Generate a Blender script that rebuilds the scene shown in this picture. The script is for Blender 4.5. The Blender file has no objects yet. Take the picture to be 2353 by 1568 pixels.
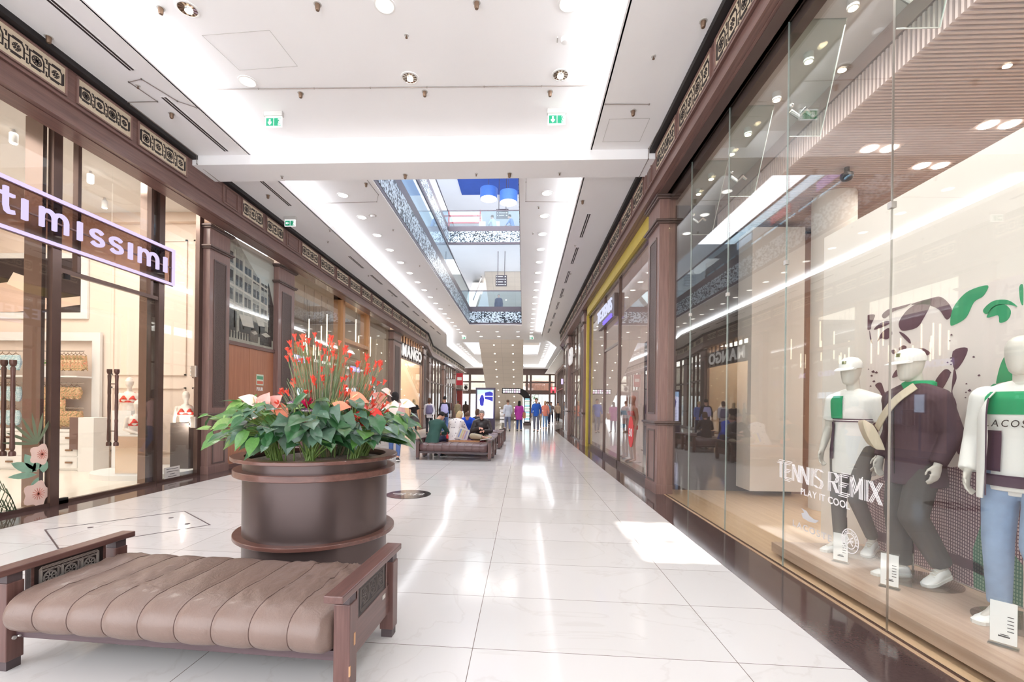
import bpy, bmesh, math, random
from mathutils import Vector, Matrix, Euler
R = random.Random(7)
pi = math.pi
sc = bpy.context.scene
COL = sc.collection

# ------------------------------------------------------------------ camera
FPX = 1046.0; PSI = 0.0475; PHI = 0.012; EYE = 1.45
W, H = 2353.0, 1568.0
CX = 1202.5 - FPX * math.tan(PSI); CY = 932 - PHI * (1202.5 - CX)
cam = bpy.data.objects.new('camera', bpy.data.cameras.new('camera'))
COL.objects.link(cam)
cam.data.sensor_width = 36.0
cam.data.lens = FPX / W * 36.0
cam.data.shift_x = (W / 2 - CX) / W
cam.data.shift_y = (CY - H / 2) / W
cam.data.clip_start = 0.02; cam.data.clip_end = 300
cam.location = (0, 0, EYE)
cam.matrix_world = Matrix.Translation((0, 0, EYE)) @ Matrix.Rotation(PSI, 4, 'Z') @ Matrix.Rotation(pi / 2, 4, 'X') @ Matrix.Rotation(PHI, 4, 'Z')
sc.camera = cam

# ------------------------------------------------------------------ view, world
sc.view_settings.view_transform = 'Standard'
sc.view_settings.look = 'None'
sc.view_settings.gamma = 1
sc.view_settings.use_curve_mapping = False
sc.view_settings.exposure = 0.72
wd = bpy.data.worlds.new('world'); sc.world = wd; wd.use_nodes = True
wd.node_tree.nodes['Background'].inputs[0].default_value = (0.93, 0.96, 1.0, 1)
wd.node_tree.nodes['Background'].inputs[1].default_value = 2.5
try:
    sc.cycles.max_bounces = 10; sc.cycles.diffuse_bounces = 4; sc.cycles.glossy_bounces = 5
    sc.cycles.transparent_max_bounces = 24; sc.cycles.transmission_bounces = 6
    sc.cycles.caustics_reflective = False; sc.cycles.caustics_refractive = False
    sc.cycles.sample_clamp_indirect = 6.0; sc.cycles.blur_glossy = 0.5
    sc.cycles.use_light_tree = True
except Exception:
    pass

def lamp(name, kind, loc, energy, col=(1, 1, 1), size=0.5, size_y=None, rot=(0, 0, 0), spread=None, cam_vis=True, shape=None):
    d = bpy.data.lights.new(name, kind); d.energy = energy; d.color = col
    if kind == 'AREA':
        d.shape = shape or ('RECTANGLE' if size_y else 'SQUARE'); d.size = size
        if size_y: d.size_y = size_y
        if spread is not None: d.spread = spread
    if kind in ('POINT', 'SPOT'): d.shadow_soft_size = size
    if kind == 'SPOT': d.spot_size = spread or 1.6; d.spot_blend = 0.8
    o = bpy.data.objects.new(name, d); o.location = loc; o.rotation_euler = rot; COL.objects.link(o)
    return o

# the sun falls through the added roof opening and the open atrium on to the floor
sun = bpy.data.objects.new('sun', bpy.data.lights.new('sun', 'SUN')); COL.objects.link(sun)
SUN_D = Vector((2.0, -4.6, -6.1)).normalized()
sun.rotation_euler = SUN_D.to_track_quat('-Z', 'Y').to_euler()
sun.data.energy = 9.0; sun.data.angle = math.radians(0.5); sun.data.color = (1.0, 0.97, 0.92)

# ------------------------------------------------------------------ colour and materials
def lin(c):
    out = []
    for v in c[:3]:
        v = v / 255.0
        out.append(v / 12.92 if v <= 0.04045 else ((v + 0.055) / 1.055) ** 2.4)
    return tuple(out) + (1.0,)

_M = {}
def mat(name, c, rough=0.5, metal=0.0, noise=None, bump=None, emit=None, coat=0.0, spec=None, sheen=0.0, alpha=None, stretch=None):
    """procedural principled material; noise=(scale, amount) varies the value, bump=(scale, strength), stretch=(x,y,z) grain"""
    if name in _M: return _M[name]
    m = bpy.data.materials.new(name); m.use_nodes = True
    nt = m.node_tree; b = nt.nodes['Principled BSDF']
    b.inputs['Base Color'].default_value = lin(c); b.inputs['Roughness'].default_value = rough
    b.inputs['Metallic'].default_value = metal
    if coat: b.inputs['Coat Weight'].default_value = coat; b.inputs['Coat Roughness'].default_value = 0.08
    if spec is not None: b.inputs['Specular IOR Level'].default_value = spec
    if sheen: b.inputs['Sheen Weight'].default_value = sheen
    if emit:
        b.inputs['Emission Color'].default_value = lin(emit[0]) if max(emit[0]) > 1.01 else tuple(emit[0]) + (1,)
        b.inputs['Emission Strength'].default_value = emit[1]
    tc = None
    if noise or bump:
        tc = nt.nodes.new('ShaderNodeTexCoord'); mp = nt.nodes.new('ShaderNodeMapping')
        if stretch: mp.inputs['Scale'].default_value = stretch
        nt.links.new(tc.outputs['Object'], mp.inputs['Vector'])
    if noise:
        n = nt.nodes.new('ShaderNodeTexNoise'); n.inputs['Scale'].default_value = noise[0]; n.inputs['Detail'].default_value = 6
        nt.links.new(mp.outputs[0], n.inputs['Vector'])
        rp = nt.nodes.new('ShaderNodeMapRange'); rp.inputs['From Min'].default_value = 0.3; rp.inputs['From Max'].default_value = 0.7
        rp.inputs['To Min'].default_value = 1 - noise[1]; rp.inputs['To Max'].default_value = 1 + noise[1]
        nt.links.new(n.outputs['Fac'], rp.inputs['Value'])
        hs = nt.nodes.new('ShaderNodeHueSaturation'); hs.inputs['Color'].default_value = lin(c)
        nt.links.new(rp.outputs[0], hs.inputs['Value']); nt.links.new(hs.outputs[0], b.inputs['Base Color'])
    if bump:
        n2 = nt.nodes.new('ShaderNodeTexNoise'); n2.inputs['Scale'].default_value = bump[0]; n2.inputs['Detail'].default_value = 5
        nt.links.new(mp.outputs[0], n2.inputs['Vector'])
        bp = nt.nodes.new('ShaderNodeBump'); bp.inputs['Strength'].default_value = bump[1]; bp.inputs['Distance'].default_value = 0.01
        nt.links.new(n2.outputs['Fac'], bp.inputs['Height']); nt.links.new(bp.outputs[0], b.inputs['Normal'])
    _M[name] = m
    return m

def glow(name, c, strength):
    if name in _M: return _M[name]
    m = bpy.data.materials.new(name); m.use_nodes = True; nt = m.node_tree
    nt.nodes.remove(nt.nodes['Principled BSDF'])
    e = nt.nodes.new('ShaderNodeEmission'); e.inputs[0].default_value = lin(c); e.inputs[1].default_value = strength
    nt.links.new(e.outputs[0], nt.nodes['Material Output'].inputs[0])
    _M[name] = m
    return m

def glass(name, tint=(250, 252, 251), ior=1.5, rough=0.0, add=0.0):
    if name in _M: return _M[name]
    m = bpy.data.materials.new(name); m.use_nodes = True; nt = m.node_tree
    nt.nodes.remove(nt.nodes['Principled BSDF'])
    t = nt.nodes.new('ShaderNodeBsdfTransparent'); t.inputs[0].default_value = lin(tint)
    g = nt.nodes.new('ShaderNodeBsdfGlossy'); g.inputs['Roughness'].default_value = rough
    f = nt.nodes.new('ShaderNodeFresnel'); ge = nt.nodes.new('ShaderNodeNewGeometry')
    im = nt.nodes.new('ShaderNodeMapRange'); im.inputs['To Min'].default_value = ior; im.inputs['To Max'].default_value = 1 / ior
    nt.links.new(ge.outputs['Backfacing'], im.inputs['Value']); nt.links.new(im.outputs[0], f.inputs[0])
    mx = nt.nodes.new('ShaderNodeMixShader')
    ad = nt.nodes.new('ShaderNodeMath'); ad.operation = 'ADD'; ad.use_clamp = True; ad.inputs[1].default_value = add
    nt.links.new(f.outputs[0], ad.inputs[0]); nt.links.new(ad.outputs[0], mx.inputs[0])
    nt.links.new(t.outputs[0], mx.inputs[1]); nt.links.new(g.outputs[0], mx.inputs[2])
    nt.links.new(mx.outputs[0], nt.nodes['Material Output'].inputs[0])
    _M[name] = m
    return m

def wood(name, c1, c2, scale=1.0, axis='Z', rough=0.4, coat=0.15):
    """streaked timber, grain along one axis"""
    if name in _M: return _M[name]
    m = mat(name, c1, rough, coat=coat); nt = m.node_tree; b = nt.nodes['Principled BSDF']
    tc = nt.nodes.new('ShaderNodeTexCoord'); mp = nt.nodes.new('ShaderNodeMapping')
    s = {'X': (0.6, 14, 14), 'Y': (14, 0.6, 14), 'Z': (14, 14, 0.6)}[axis]
    mp.inputs['Scale'].default_value = tuple(v * scale for v in s)
    nt.links.new(tc.outputs['Object'], mp.inputs['Vector'])
    n = nt.nodes.new('ShaderNodeTexNoise'); n.inputs['Scale'].default_value = 3; n.inputs['Detail'].default_value = 8; n.inputs['Roughness'].default_value = 0.65
    nt.links.new(mp.outputs[0], n.inputs['Vector'])
    cr = nt.nodes.new('ShaderNodeValToRGB'); cr.color_ramp.elements[0].color = lin(c2); cr.color_ramp.elements[1].color = lin(c1)
    cr.color_ramp.elements[0].position = 0.35; cr.color_ramp.elements[1].position = 0.65
    nt.links.new(n.outputs['Fac'], cr.inputs[0]); nt.links.new(cr.outputs[0], b.inputs['Base Color'])
    return m

# ------------------------------------------------------------------ mesh builder
class MB:
    def __init__(s): s.v = []; s.f = []; s.m = []; s.cur = 0; s.T = None
    def add(s, vs, fs):
        o = len(s.v)
        for p in vs:
            p = Vector(p)
            if s.T is not None: p = s.T @ p
            s.v.append(p)
        for f in fs: s.f.append(tuple(i + o for i in f)); s.m.append(s.cur)
        return s
    def box(s, x0, x1, y0, y1, z0, z1):
        if x0 > x1: x0, x1 = x1, x0
        if y0 > y1: y0, y1 = y1, y0
        if z0 > z1: z0, z1 = z1, z0
        return s.add([(x0, y0, z0), (x1, y0, z0), (x1, y1, z0), (x0, y1, z0), (x0, y0, z1), (x1, y0, z1), (x1, y1, z1), (x0, y1, z1)],
                     [(0, 3, 2, 1), (4, 5, 6, 7), (0, 1, 5, 4), (1, 2, 6, 5), (2, 3, 7, 6), (3, 0, 4, 7)])
    def prism(s, pts, axis, a, b):
        """extrude a polygon (2-D points in the other two axes, in order) along axis"""
        n = len(pts)
        def P(p, t):
            return {'x': (t, p[0], p[1]), 'y': (p[0], t, p[1]), 'z': (p[0], p[1], t)}[axis]
        vs = [P(p, a) for p in pts] + [P(p, b) for p in pts]
        fs = [tuple(range(n)), tuple(range(2 * n - 1, n - 1, -1))]
        for i in range(n): j = (i + 1) % n; fs.append((i, i + n, j + n, j))
        return s.add(vs, fs)
    def quad(s, *p): return s.add(p, [tuple(range(len(p)))])
    def grid(s, rows, closed_u=False, closed_v=False):
        nu = len(rows); nv = len(rows[0]); vs = [p for r in rows for p in r]; fs = []
        for i in range(nu if closed_u else nu - 1):
            for j in range(nv if closed_v else nv - 1):
                a = i * nv + j; b = i * nv + (j + 1) % nv; c = ((i + 1) % nu) * nv + (j + 1) % nv; d = ((i + 1) % nu) * nv + j
                fs.append((a, b, c, d))
        return s.add(vs, fs)
    def tube(s, pts, r, n=8, caps=True):
        pts = [Vector(p) for p in pts]; k = len(pts)
        rs = r if isinstance(r, (list, tuple)) else [r] * k
        rows = []; up = None
        for i, p in enumerate(pts):
            t = (pts[min(i + 1, k - 1)] - pts[max(i - 1, 0)]).normalized()
            if up is None:
                up = Vector((0, 0, 1)) if abs(t.z) < 0.9 else Vector((1, 0, 0))
            a = t.cross(up).normalized(); b = a.cross(t).normalized(); up = b
            rows.append([p + (a * math.cos(2 * pi * j / n) + b * math.sin(2 * pi * j / n)) * rs[i] for j in range(n)])
        o = len(s.v); s.grid(rows, closed_v=True)
        if caps:
            s.f.append(tuple(range(o + n - 1, o - 1, -1))); s.m.append(s.cur)
            s.f.append(tuple(range(o + (k - 1) * n, o + k * n))); s.m.append(s.cur)
        return s
    def lathe(s, prof, c=(0, 0, 0), n=32, axis='z', squash=(1, 1), caps=True):
        rows = []
        for (r, z) in prof:
            row = []
            for j in range(n):
                a = 2 * pi * j / n; x, y = r * math.cos(a) * squash[0], r * math.sin(a) * squash[1]
                q = {'z': (x, y, z), 'y': (x, z, y), 'x': (z, x, y)}[axis]
                row.append((c[0] + q[0], c[1] + q[1], c[2] + q[2]))
            rows.append(row)
        o = len(s.v); s.grid(rows, closed_v=True)
        if not caps: return s
        s.f.append(tuple(range(o + n - 1, o - 1, -1))); s.m.append(s.cur)
        s.f.append(tuple(range(o + (len(prof) - 1) * n, o + len(prof) * n))); s.m.append(s.cur)
        return s
    def ball(s, c, r, n=12, sc3=(1, 1, 1)):
        rows = []
        for i in range(1, n):
            a = pi * i / n
            rows.append([(c[0] + r * sc3[0] * math.sin(a) * math.cos(2 * pi * j / (2 * n)), c[1] + r * sc3[1] * math.sin(a) * math.sin(2 * pi * j / (2 * n)), c[2] + r * sc3[2] * math.cos(a)) for j in range(2 * n)])
        o = len(s.v); s.grid(rows, closed_v=True); m = 2 * n
        s.f.append(tuple(range(o + m - 1, o - 1, -1))); s.m.append(s.cur)
        s.f.append(tuple(range(o + (n - 2) * m, o + (n - 1) * m))); s.m.append(s.cur)
        return s
    def ribbon(s, pts, w, O, U, V, N, th=0.004, closed=False):
        """flat strip of width w along 2-D points laid on the plane O + u*U + v*V, raised th along N"""
        O, U, V, N = Vector(O), Vector(U), Vector(V), Vector(N)
        k = len(pts)
        P2 = [Vector((p[0], p[1])) for p in pts]
        L = []
        for i in range(k):
            if closed: a, b = P2[i - 1], P2[(i + 1) % k]
            else: a, b = P2[max(i - 1, 0)], P2[min(i + 1, k - 1)]
            d1 = (P2[i] - a); d2 = (b - P2[i])
            if d1.length < 1e-9: d1 = d2
            if d2.length < 1e-9: d2 = d1
            d1.normalize(); d2.normalize(); t = d1 + d2
            if t.length < 1e-6: t = d1
            t.normalize(); n = Vector((-t.y, t.x)); c = max(0.5, n.dot(Vector((-d1.y, d1.x))))
            L.append((P2[i] + n * w / 2 / c, P2[i] - n * w / 2 / c))
        def q(p, h): return O + U * p.x + V * p.y + N * h
        rows = [[q(a, 0), q(a, th), q(b, th), q(b, 0)] for a, b in L]
        o = len(s.v)
        s.grid(rows, closed_u=closed, closed_v=True)
        if not closed:
            s.f.append((o, o + 1, o + 2, o + 3)); s.m.append(s.cur)
            e = o + (k - 1) * 4; s.f.append((e + 3, e + 2, e + 1, e)); s.m.append(s.cur)
        return s
    def build(s, name, m, parent=None, smooth=False, bevel=0, kind=None, world=False, subsurf=0, fixn=True):
        me = bpy.data.meshes.new(name)
        off = Vector((0, 0, 0))
        if world and parent is not None:
            p = parent
            while p is not None: off += p.location; p = p.parent
        me.from_pydata([tuple(p - off) for p in s.v], [], s.f)
        ms = m if isinstance(m, (list, tuple)) else [m]
        for x in ms: me.materials.append(x)
        if len(ms) > 1: me.polygons.foreach_set('material_index', s.m)
        if fixn:
            bm = bmesh.new(); bm.from_mesh(me); bmesh.ops.recalc_face_normals(bm, faces=bm.faces); bm.to_mesh(me); bm.free()
        if smooth:
            me.polygons.foreach_set('use_smooth', [True] * len(me.polygons))
            try: me.set_sharp_from_angle(angle=math.radians(40))
            except Exception: pass
        me.update()
        o = bpy.data.objects.new(name, me); COL.objects.link(o)
        if parent is not None: o.parent = parent
        if bevel:
            md = o.modifiers.new('bevel', 'BEVEL'); md.width = bevel; md.segments = 2; md.limit_method = 'ANGLE'
        if subsurf:
            md = o.modifiers.new('sub', 'SUBSURF'); md.levels = subsurf; md.render_levels = subsurf
        if kind: o['kind'] = kind
        return o

def tag(o, label, cat, group=None, kind=None):
    o['label'] = label; o['category'] = cat
    if group: o['group'] = group
    if kind: o['kind'] = kind
    return o
def thing(name, label, cat, loc=(0, 0, 0), rz=0, group=None):
    o = bpy.data.objects.new(name, None); COL.objects.link(o); o.location = loc; o.rotation_euler = (0, 0, rz)
    o.empty_display_size = 0.1
    return tag(o, label, cat, group)
def box_o(name, m, b, parent=None, bevel=0, kind=None, world=True):
    return MB().box(*b).build(name, m, parent, bevel=bevel, kind=kind, world=world)
def kids(o): return list(o.children)
def dup(root, loc=None, rz=None, label=None, group=None, scale=None):
    r = root.copy(); COL.objects.link(r)
    if loc is not None: r.location = loc
    if rz is not None: r.rotation_euler = (0, 0, rz)
    if scale is not None: r.scale = scale
    if label: r['label'] = label
    if group: r['group'] = group
    for ch in kids(root):
        c = ch.copy(); COL.objects.link(c); c.parent = r
        for g in kids(ch):
            d = g.copy(); COL.objects.link(d); d.parent = c
    return r

_glyph = {}
def glyph_mesh(ch, ext=0.02, off=0.0, res=3):
    k = (ch, round(ext, 4), round(off, 4))
    if k in _glyph: return _glyph[k]
    cu = bpy.data.curves.new('glyph', 'FONT'); cu.body = ch; cu.size = 1.0; cu.extrude = ext; cu.offset = off; cu.resolution_u = res
    ob = bpy.data.objects.new('glyph', cu); COL.objects.link(ob)
    dg = bpy.context.evaluated_depsgraph_get(); dg.update()
    me = bpy.data.meshes.new_from_object(ob.evaluated_get(dg))
    xs = [v.co.x for v in me.vertices] or [0, 0.3]
    bpy.data.objects.remove(ob); bpy.data.curves.remove(cu)
    _glyph[k] = (me, min(xs), max(xs))
    return _glyph[k]

def letters(text, m, O, U, V, height, width=None, parent=None, depth=0.03, off=0.0, gap=0.08, side=None, cap=0.73, onemesh=None, shear=0.0, world=True):
    """write text from O along U (unit), up V (unit); glyph height = cap height; each letter a child mesh named letter.
    width stretches the word to that length. onemesh=name joins the word into one mesh."""
    U = Vector(U).normalized(); V = Vector(V).normalized(); N = U.cross(V)
    s = height / cap
    x = 0; items = []
    for ch in text:
        if ch == ' ': x += 0.32; continue
        me, a, b = glyph_mesh(ch, depth / s / 2, off)
        items.append((me, x - a)); x += (b - a) + gap
    tot = (x - gap) * s
    kx = (width / tot) if width else 1.0
    M0 = Matrix((U.to_4d(), V.to_4d(), N.to_4d(), (0, 0, 0, 1))).transposed()
    for i in range(3): M0[3][i] = 0
    M0[0][3], M0[1][3], M0[2][3] = O
    M0[3][3] = 1
    out = []
    off3 = Vector((0, 0, 0)); p = parent
    while p is not None: off3 += p.location; p = p.parent
    mb = MB()
    for me, x in items:
        T = M0 @ Matrix.Diagonal((s * kx, s, s, 1)) @ Matrix(((1, shear, 0, x), (0, 1, 0, 0), (0, 0, 1, depth / s / 2), (0, 0, 0, 1)))
        vs = [T @ v.co for v in me.vertices]; fs = [tuple(p.vertices) for p in me.polygons]
        if onemesh: mb.add(vs, fs)
        else: q = MB(); q.add(vs, fs); out.append(q.build('letter', m, parent, world=world))
    if onemesh: return mb.build(onemesh, m, parent, world=world)
    return out
def ray(px, py):
    dx = px - CX; dy = py - CY; u = dx + PHI * dy; v = dy - PHI * dx; c, s = math.cos(PSI), math.sin(PSI)
    return Vector((-s * FPX + c * u, c * FPX + s * u, -v))
def onX(px, py, X): r = ray(px, py); return r * (X / r.x) + Vector((0, 0, EYE))
def onY(px, py, Y): r = ray(px, py); return r * (Y / r.y) + Vector((0, 0, EYE))
def onZ(px, py, Z=0.0): r = ray(px, py); return r * ((Z - EYE) / r.z) + Vector((0, 0, EYE))

# ------------------------------------------------------------------ figures
SKIN = mat('skin', (214, 164, 140), 0.55, noise=(8, .05))
SKINB = mat('skin_tan', (190, 136, 110), 0.55, noise=(8, .05))
DUMMY = mat('dummy_shell', (222, 214, 204), 0.35, noise=(3, .02))
def limb(mb, a, b, ra, rb, n=12, k=5, flat0=False, flat1=False, mid=0.0):
    a, b = Vector(a), Vector(b); d = (b - a); L = d.length; d.normalize()
    pts = []; rs = []
    if not flat0:
        for i in range(3): t = (i + .35) / 3 * pi / 2; pts.append(a - d * ra * math.cos(t)); rs.append(max(.002, ra * math.sin(t)))
    for i in range(k + 1):
        u = i / k; pts.append(a.lerp(b, u)); rs.append(ra + (rb - ra) * u + mid * math.sin(pi * u))
    if not flat1:
        for i in range(3): t = (2.65 - i) / 3 * pi / 2; pts.append(b + d * rb * math.cos(t)); rs.append(max(.002, rb * math.sin(t)))
    mb.tube(pts, rs, n)
def loft(mb, secs, n=18):
    """secs: (centre, right unit, forward unit, rx, ry)"""
    rows = [[Vector(c) + Vector(rt) * rx * math.cos(2 * pi * j / n) + Vector(fw) * ry * math.sin(2 * pi * j / n) for j in range(n)] for c, rt, fw, rx, ry in secs]
    o = len(mb.v); mb.grid(rows, closed_v=True)
    mb.f.append(tuple(range(o + n - 1, o - 1, -1))); mb.m.append(mb.cur)
    mb.f.append(tuple(range(o + (len(secs) - 1) * n, o + len(secs) * n))); mb.m.append(mb.cur)
def blend(mb, name, m, parent, voxel, smooth=4, solid=False):
    o = mb.build(name, m, parent, smooth=False)
    r = o.modifiers.new('remesh', 'REMESH'); r.mode = 'VOXEL'; r.voxel_size = voxel; r.use_smooth_shade = True
    s = o.modifiers.new('smooth', 'SMOOTH'); s.iterations = smooth; s.factor = 0.5
    return o
def posture(**k):
    J = dict(pelvis=(0, 0, .95), chest=(0, 0, 1.36), neck=(0, -.01, 1.47), head=(0, .02, 1.63),
             shL=(-.168, 0, 1.385), shR=(.168, 0, 1.385), elL=(-.22, -.03, 1.13), elR=(.22, -.03, 1.13), haL=(-.23, .04, .90), haR=(.23, .04, .90),
             hipL=(-.09, 0, .93), hipR=(.09, 0, .93), knL=(-.10, .02, .50), knR=(.10, .02, .50), anL=(-.10, -.03, .09), anR=(.10, -.03, .09),
             toeL=(-.115, .13, .03), toeR=(.115, .13, .03), face=(0, 1, 0), front=(0, 1, 0), hdL=(0, .2, -1), hdR=(0, .2, -1))
    J.update(k); return {a: Vector(b) for a, b in J.items()}
def walking(st=.22, sw=.16, phase=1):
    s = st * phase; w = sw * phase
    return posture(hipL=(-.09, 0, .92), hipR=(.09, 0, .92), knL=(-.10, s * .55 + .05, .50), knR=(.10, -s * .2 + .05, .49), anL=(-.10, s, .10), anR=(.10, -s * 1.1, .13 if phase > 0 else .10),
                   toeL=(-.11, s + .15, .04), toeR=(.11, -s * 1.1 + .14, .03), elL=(-.22, -w * .7 - .03, 1.14), elR=(.22, w * .5 - .03, 1.14), haL=(-.22, -w * 1.1, .92), haR=(.22, w * 1.5, .94))
def seated(seat=.47, lean=.12, knee=.46, foot=.40, spread=.12, hands='lap', head=None):
    z = seat + .09
    J = dict(pelvis=(0, 0, z), chest=(0, lean, z + .40), neck=(0, lean * 1.35, z + .51), head=(0, lean * 1.6 + .05, z + .66),
             shL=(-.168, lean, z + .42), shR=(.168, lean, z + .42), hipL=(-.09, .02, z - .01), hipR=(.09, .02, z - .01),
             knL=(-spread - .04, knee, z + .0), knR=(spread + .04, knee, z + .0), anL=(-spread, foot, .09), anR=(spread, foot, .09), toeL=(-spread - .03, foot + .15, .03), toeR=(spread + .03, foot + .15, .03))
    if hands == 'lap': J.update(elL=(-.26, lean + .10, z + .19), elR=(.26, lean + .10, z + .19), haL=(-.08, lean + .30, z + .14), haR=(.08, lean + .32, z + .16), hdL=(.5, .6, 0), hdR=(-.5, .6, 0))
    if hands == 'knees': J.update(elL=(-.24, lean + .20, z + .16), elR=(.24, lean + .20, z + .16), haL=(-.06, knee - .02, z + .10), haR=(.06, knee - .02, z + .12), hdL=(.3, .6, -.3), hdR=(-.3, .6, -.3))
    if head: J['head'] = head
    return posture(**J)
def person(root, J, skin=SKIN, top=None, trousers=None, shoes=None, hair=None, hairstyle='short', sleeves='long', build=1.0, voxel=.013, hem=.0, jacket=None, legs='trousers', face=True, skirt=None, coat_len=0.0, wide=1.0, dummy=False):
    B = build
    front = J['front'].normalized()
    ax = (J['shR'] - J['shL']).normalized(); axp = (J['hipR'] - J['hipL']).normalized()
    up = (J['chest'] - J['pelvis']).normalized(); fwd = up.cross(ax).normalized() * 1
    if fwd.dot(front) < 0: fwd = -fwd
    fp = Vector((0, 0, 1)).cross(axp); fp = fp if fp.dot(front) > 0 else -fp; fp.normalize()
    P, C_, N_, Hd = J['pelvis'], J['chest'], J['neck'], J['head']
    def trunk(mb, e, lo=0.0, top_=True, bw=1.0):
        S = []
        if lo: S.append((P - up * lo, axp, fp, (.165 + e) * B * bw, (.12 + e) * B))
        S += [(P - up * .06, axp, fp, (.16 + e) * B, (.118 + e) * B), (P + up * .05, ax, fwd, (.155 + e) * B, (.112 + e) * B), (P.lerp(C_, .45), ax, fwd, (.135 + e) * B, (.10 + e) * B),
              (P.lerp(C_, .8), ax, fwd, (.158 + e) * B, (.116 + e) * B), (C_ + up * .02, ax, fwd, (.165 + e) * B, (.105 + e) * B), (C_ + up * .075, ax, fwd, (.13 + e) * B, (.085 + e) * B), (N_.lerp(C_, .15), ax, fwd, (.065 + e) * B, (.06 + e) * B)]
        loft(mb, S)
        for s_ in 'LR': limb(mb, C_ + up * .075 + ax * (-.05 if s_ == 'L' else .05), J['sh' + s_], (.045 + e) * B, (.052 + e) * B)
    # body, one continuous surface
    mb = MB(); trunk(mb, -.012)
    hv = (Hd - N_).normalized(); f = J['face'].normalized(); r = f.cross(Vector((0, 0, 1))).normalized(); hu = r.cross(f).normalized()
    limb(mb, N_ - hv * .05, Hd - hv * .03 - f * .015, .055, .048)
    K = 9
    S = []
    for (h, rx, ry, o_) in ((-.118, .026, .03, .045), (-.10, .045, .06, .03), (-.07, .058, .078, .016), (-.03, .068, .088, .006), (.01, .073, .094, 0), (.05, .074, .096, -.006), (.085, .062, .08, -.008), (.108, .038, .05, -.008), (.118, .012, .018, -.008)):
        S.append((Hd + hu * h + f * o_, r, f, rx, ry))
    loft(mb, S)
    if face:
        limb(mb, Hd + f * .09 + hu * .012, Hd + f * .106 - hu * .026, .009, .013, 8, 2); 
        limb(mb, Hd + f * .088 + hu * .03 - r * .035, Hd + f * .088 + hu * .03 + r * .035, .009, .009, 8, 3)
        limb(mb, Hd + f * .083 - hu * .055 - r * .018, Hd + f * .083 - hu * .055 + r * .018, .009, .009, 8, 3)
        limb(mb, Hd + f * .062 - hu * .10, Hd + f * .072 - hu * .098, .018, .015, 8, 2)
        for s in (1, -1): limb(mb, Hd + r * .072 * s + hu * .018 - f * .005, Hd + r * .076 * s - hu * .028 - f * .002, .014, .009, 8, 2)
    for s in ('L', 'R'):
        sh, el, ha = J['sh' + s], J['el' + s], J['ha' + s]; sg = -1 if s == 'L' else 1
        limb(mb, sh, el, .050 * B, .038 * B, mid=.004); limb(mb, el, ha, .038 * B, .025 * B, mid=.004)
        d = J['hd' + s].normalized(); 
        fd = (ha - el).normalized(); side = ax * -sg
        side = (side - d * side.dot(d)).normalized(); nrm = d.cross(side).normalized()
        w_ = fwd if abs(fwd.dot(d)) < .8 else up
        w_ = (w_ - d * w_.dot(d)).normalized()          # across the palm
        nrm = d.cross(w_).normalized()
        if nrm.dot(ax * -sg) < 0: nrm = -nrm           # palm side, faces the body
        loft(mb, [(ha - d * .01, w_, nrm, .027, .02), (ha + d * .04, w_, nrm, .038, .016), (ha + d * .085, w_, nrm, .036, .014)])
        for q, (o_, L_) in enumerate(((.030, .070), (.011, .082), (-.009, .076), (-.028, .058))):
            p0 = ha + d * .080 + w_ * o_; p1 = p0 + d * L_ * .5 + nrm * .010; p2 = p1 + d * L_ * .38 + nrm * (.022 + .004 * q)
            limb(mb, p0, p1, .0095, .0085, 8, 2); limb(mb, p1, p2, .0085, .007, 8, 2)
        p0 = ha + d * .025 + w_ * .030; p1 = p0 + w_ * .026 + d * .03 + nrm * .012; limb(mb, p0, p1, .013, .010, 8, 2); limb(mb, p1, p1 + d * .034 + nrm * .008, .010, .008, 8, 2)
        hp, kn, an, to = J['hip' + s], J['kn' + s], J['an' + s], J['toe' + s]
        limb(mb, hp, kn, .078 * B, .050 * B); limb(mb, kn, an, .050 * B, .033 * B, mid=.008)
        limb(mb, an, to, .034, .022)
    blend(mb, 'body', skin, root, voxel, 4 if voxel < .01 else 3)
    vc = voxel * 1.15
    if face and not dummy:
        for s in (1, -1):
            MB().ball(tuple(Hd + f * .084 + r * .03 * s + hu * .012), .0105, 6).build('eye', FRET, root, smooth=True)
    if trousers and legs != 'none':
        mb = MB(); loft(mb, [(P - Vector((0, 0, .09)), axp, fp, .155 * B, .115 * B), (P - up * .03, axp, fp, .168 * B, .125 * B), (P + up * .06, axp, fp, .162 * B, .118 * B)])
        for s in ('L', 'R'):
            hp, kn, an = J['hip' + s], J['kn' + s], J['an' + s]
            limb(mb, hp, kn, .093 * B * (1 + (wide - 1) * .3), .066 * B * wide)
            if legs == 'shorts': continue
            e = kn.lerp(an, .97)
            limb(mb, kn, e, .066 * B * wide, .050 * B * wide, flat1=True)
        blend(mb, 'trousers', trousers, root, vc, 7)
    if skirt:
        mb = MB(); loft(mb, [(P + up * .10, ax, fwd, .15 * B, .11 * B), (P, axp, fp, .19 * B, .15 * B), (P - Vector((0, 0, .25)), axp, fp, .26 * B, .22 * B), (P - Vector((0, 0, .42)), axp, fp, .30 * B, .25 * B)]); mb.build('skirt', skirt, root, smooth=True)
    if top:
        mb = MB(); trunk(mb, .012, lo=.14 + hem)
        for s in ('L', 'R'):
            sh, el, ha = J['sh' + s], J['el' + s], J['ha' + s]
            if sleeves == 'long': limb(mb, sh, el, .066 * B, .052 * B); limb(mb, el, el.lerp(ha, .93), .052 * B, .037 * B, flat1=True)
            elif sleeves == 'short': limb(mb, sh, sh.lerp(el, .72), .066 * B, .062 * B, flat1=True)
        blend(mb, 'top', top, root, vc, 5)
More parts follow.
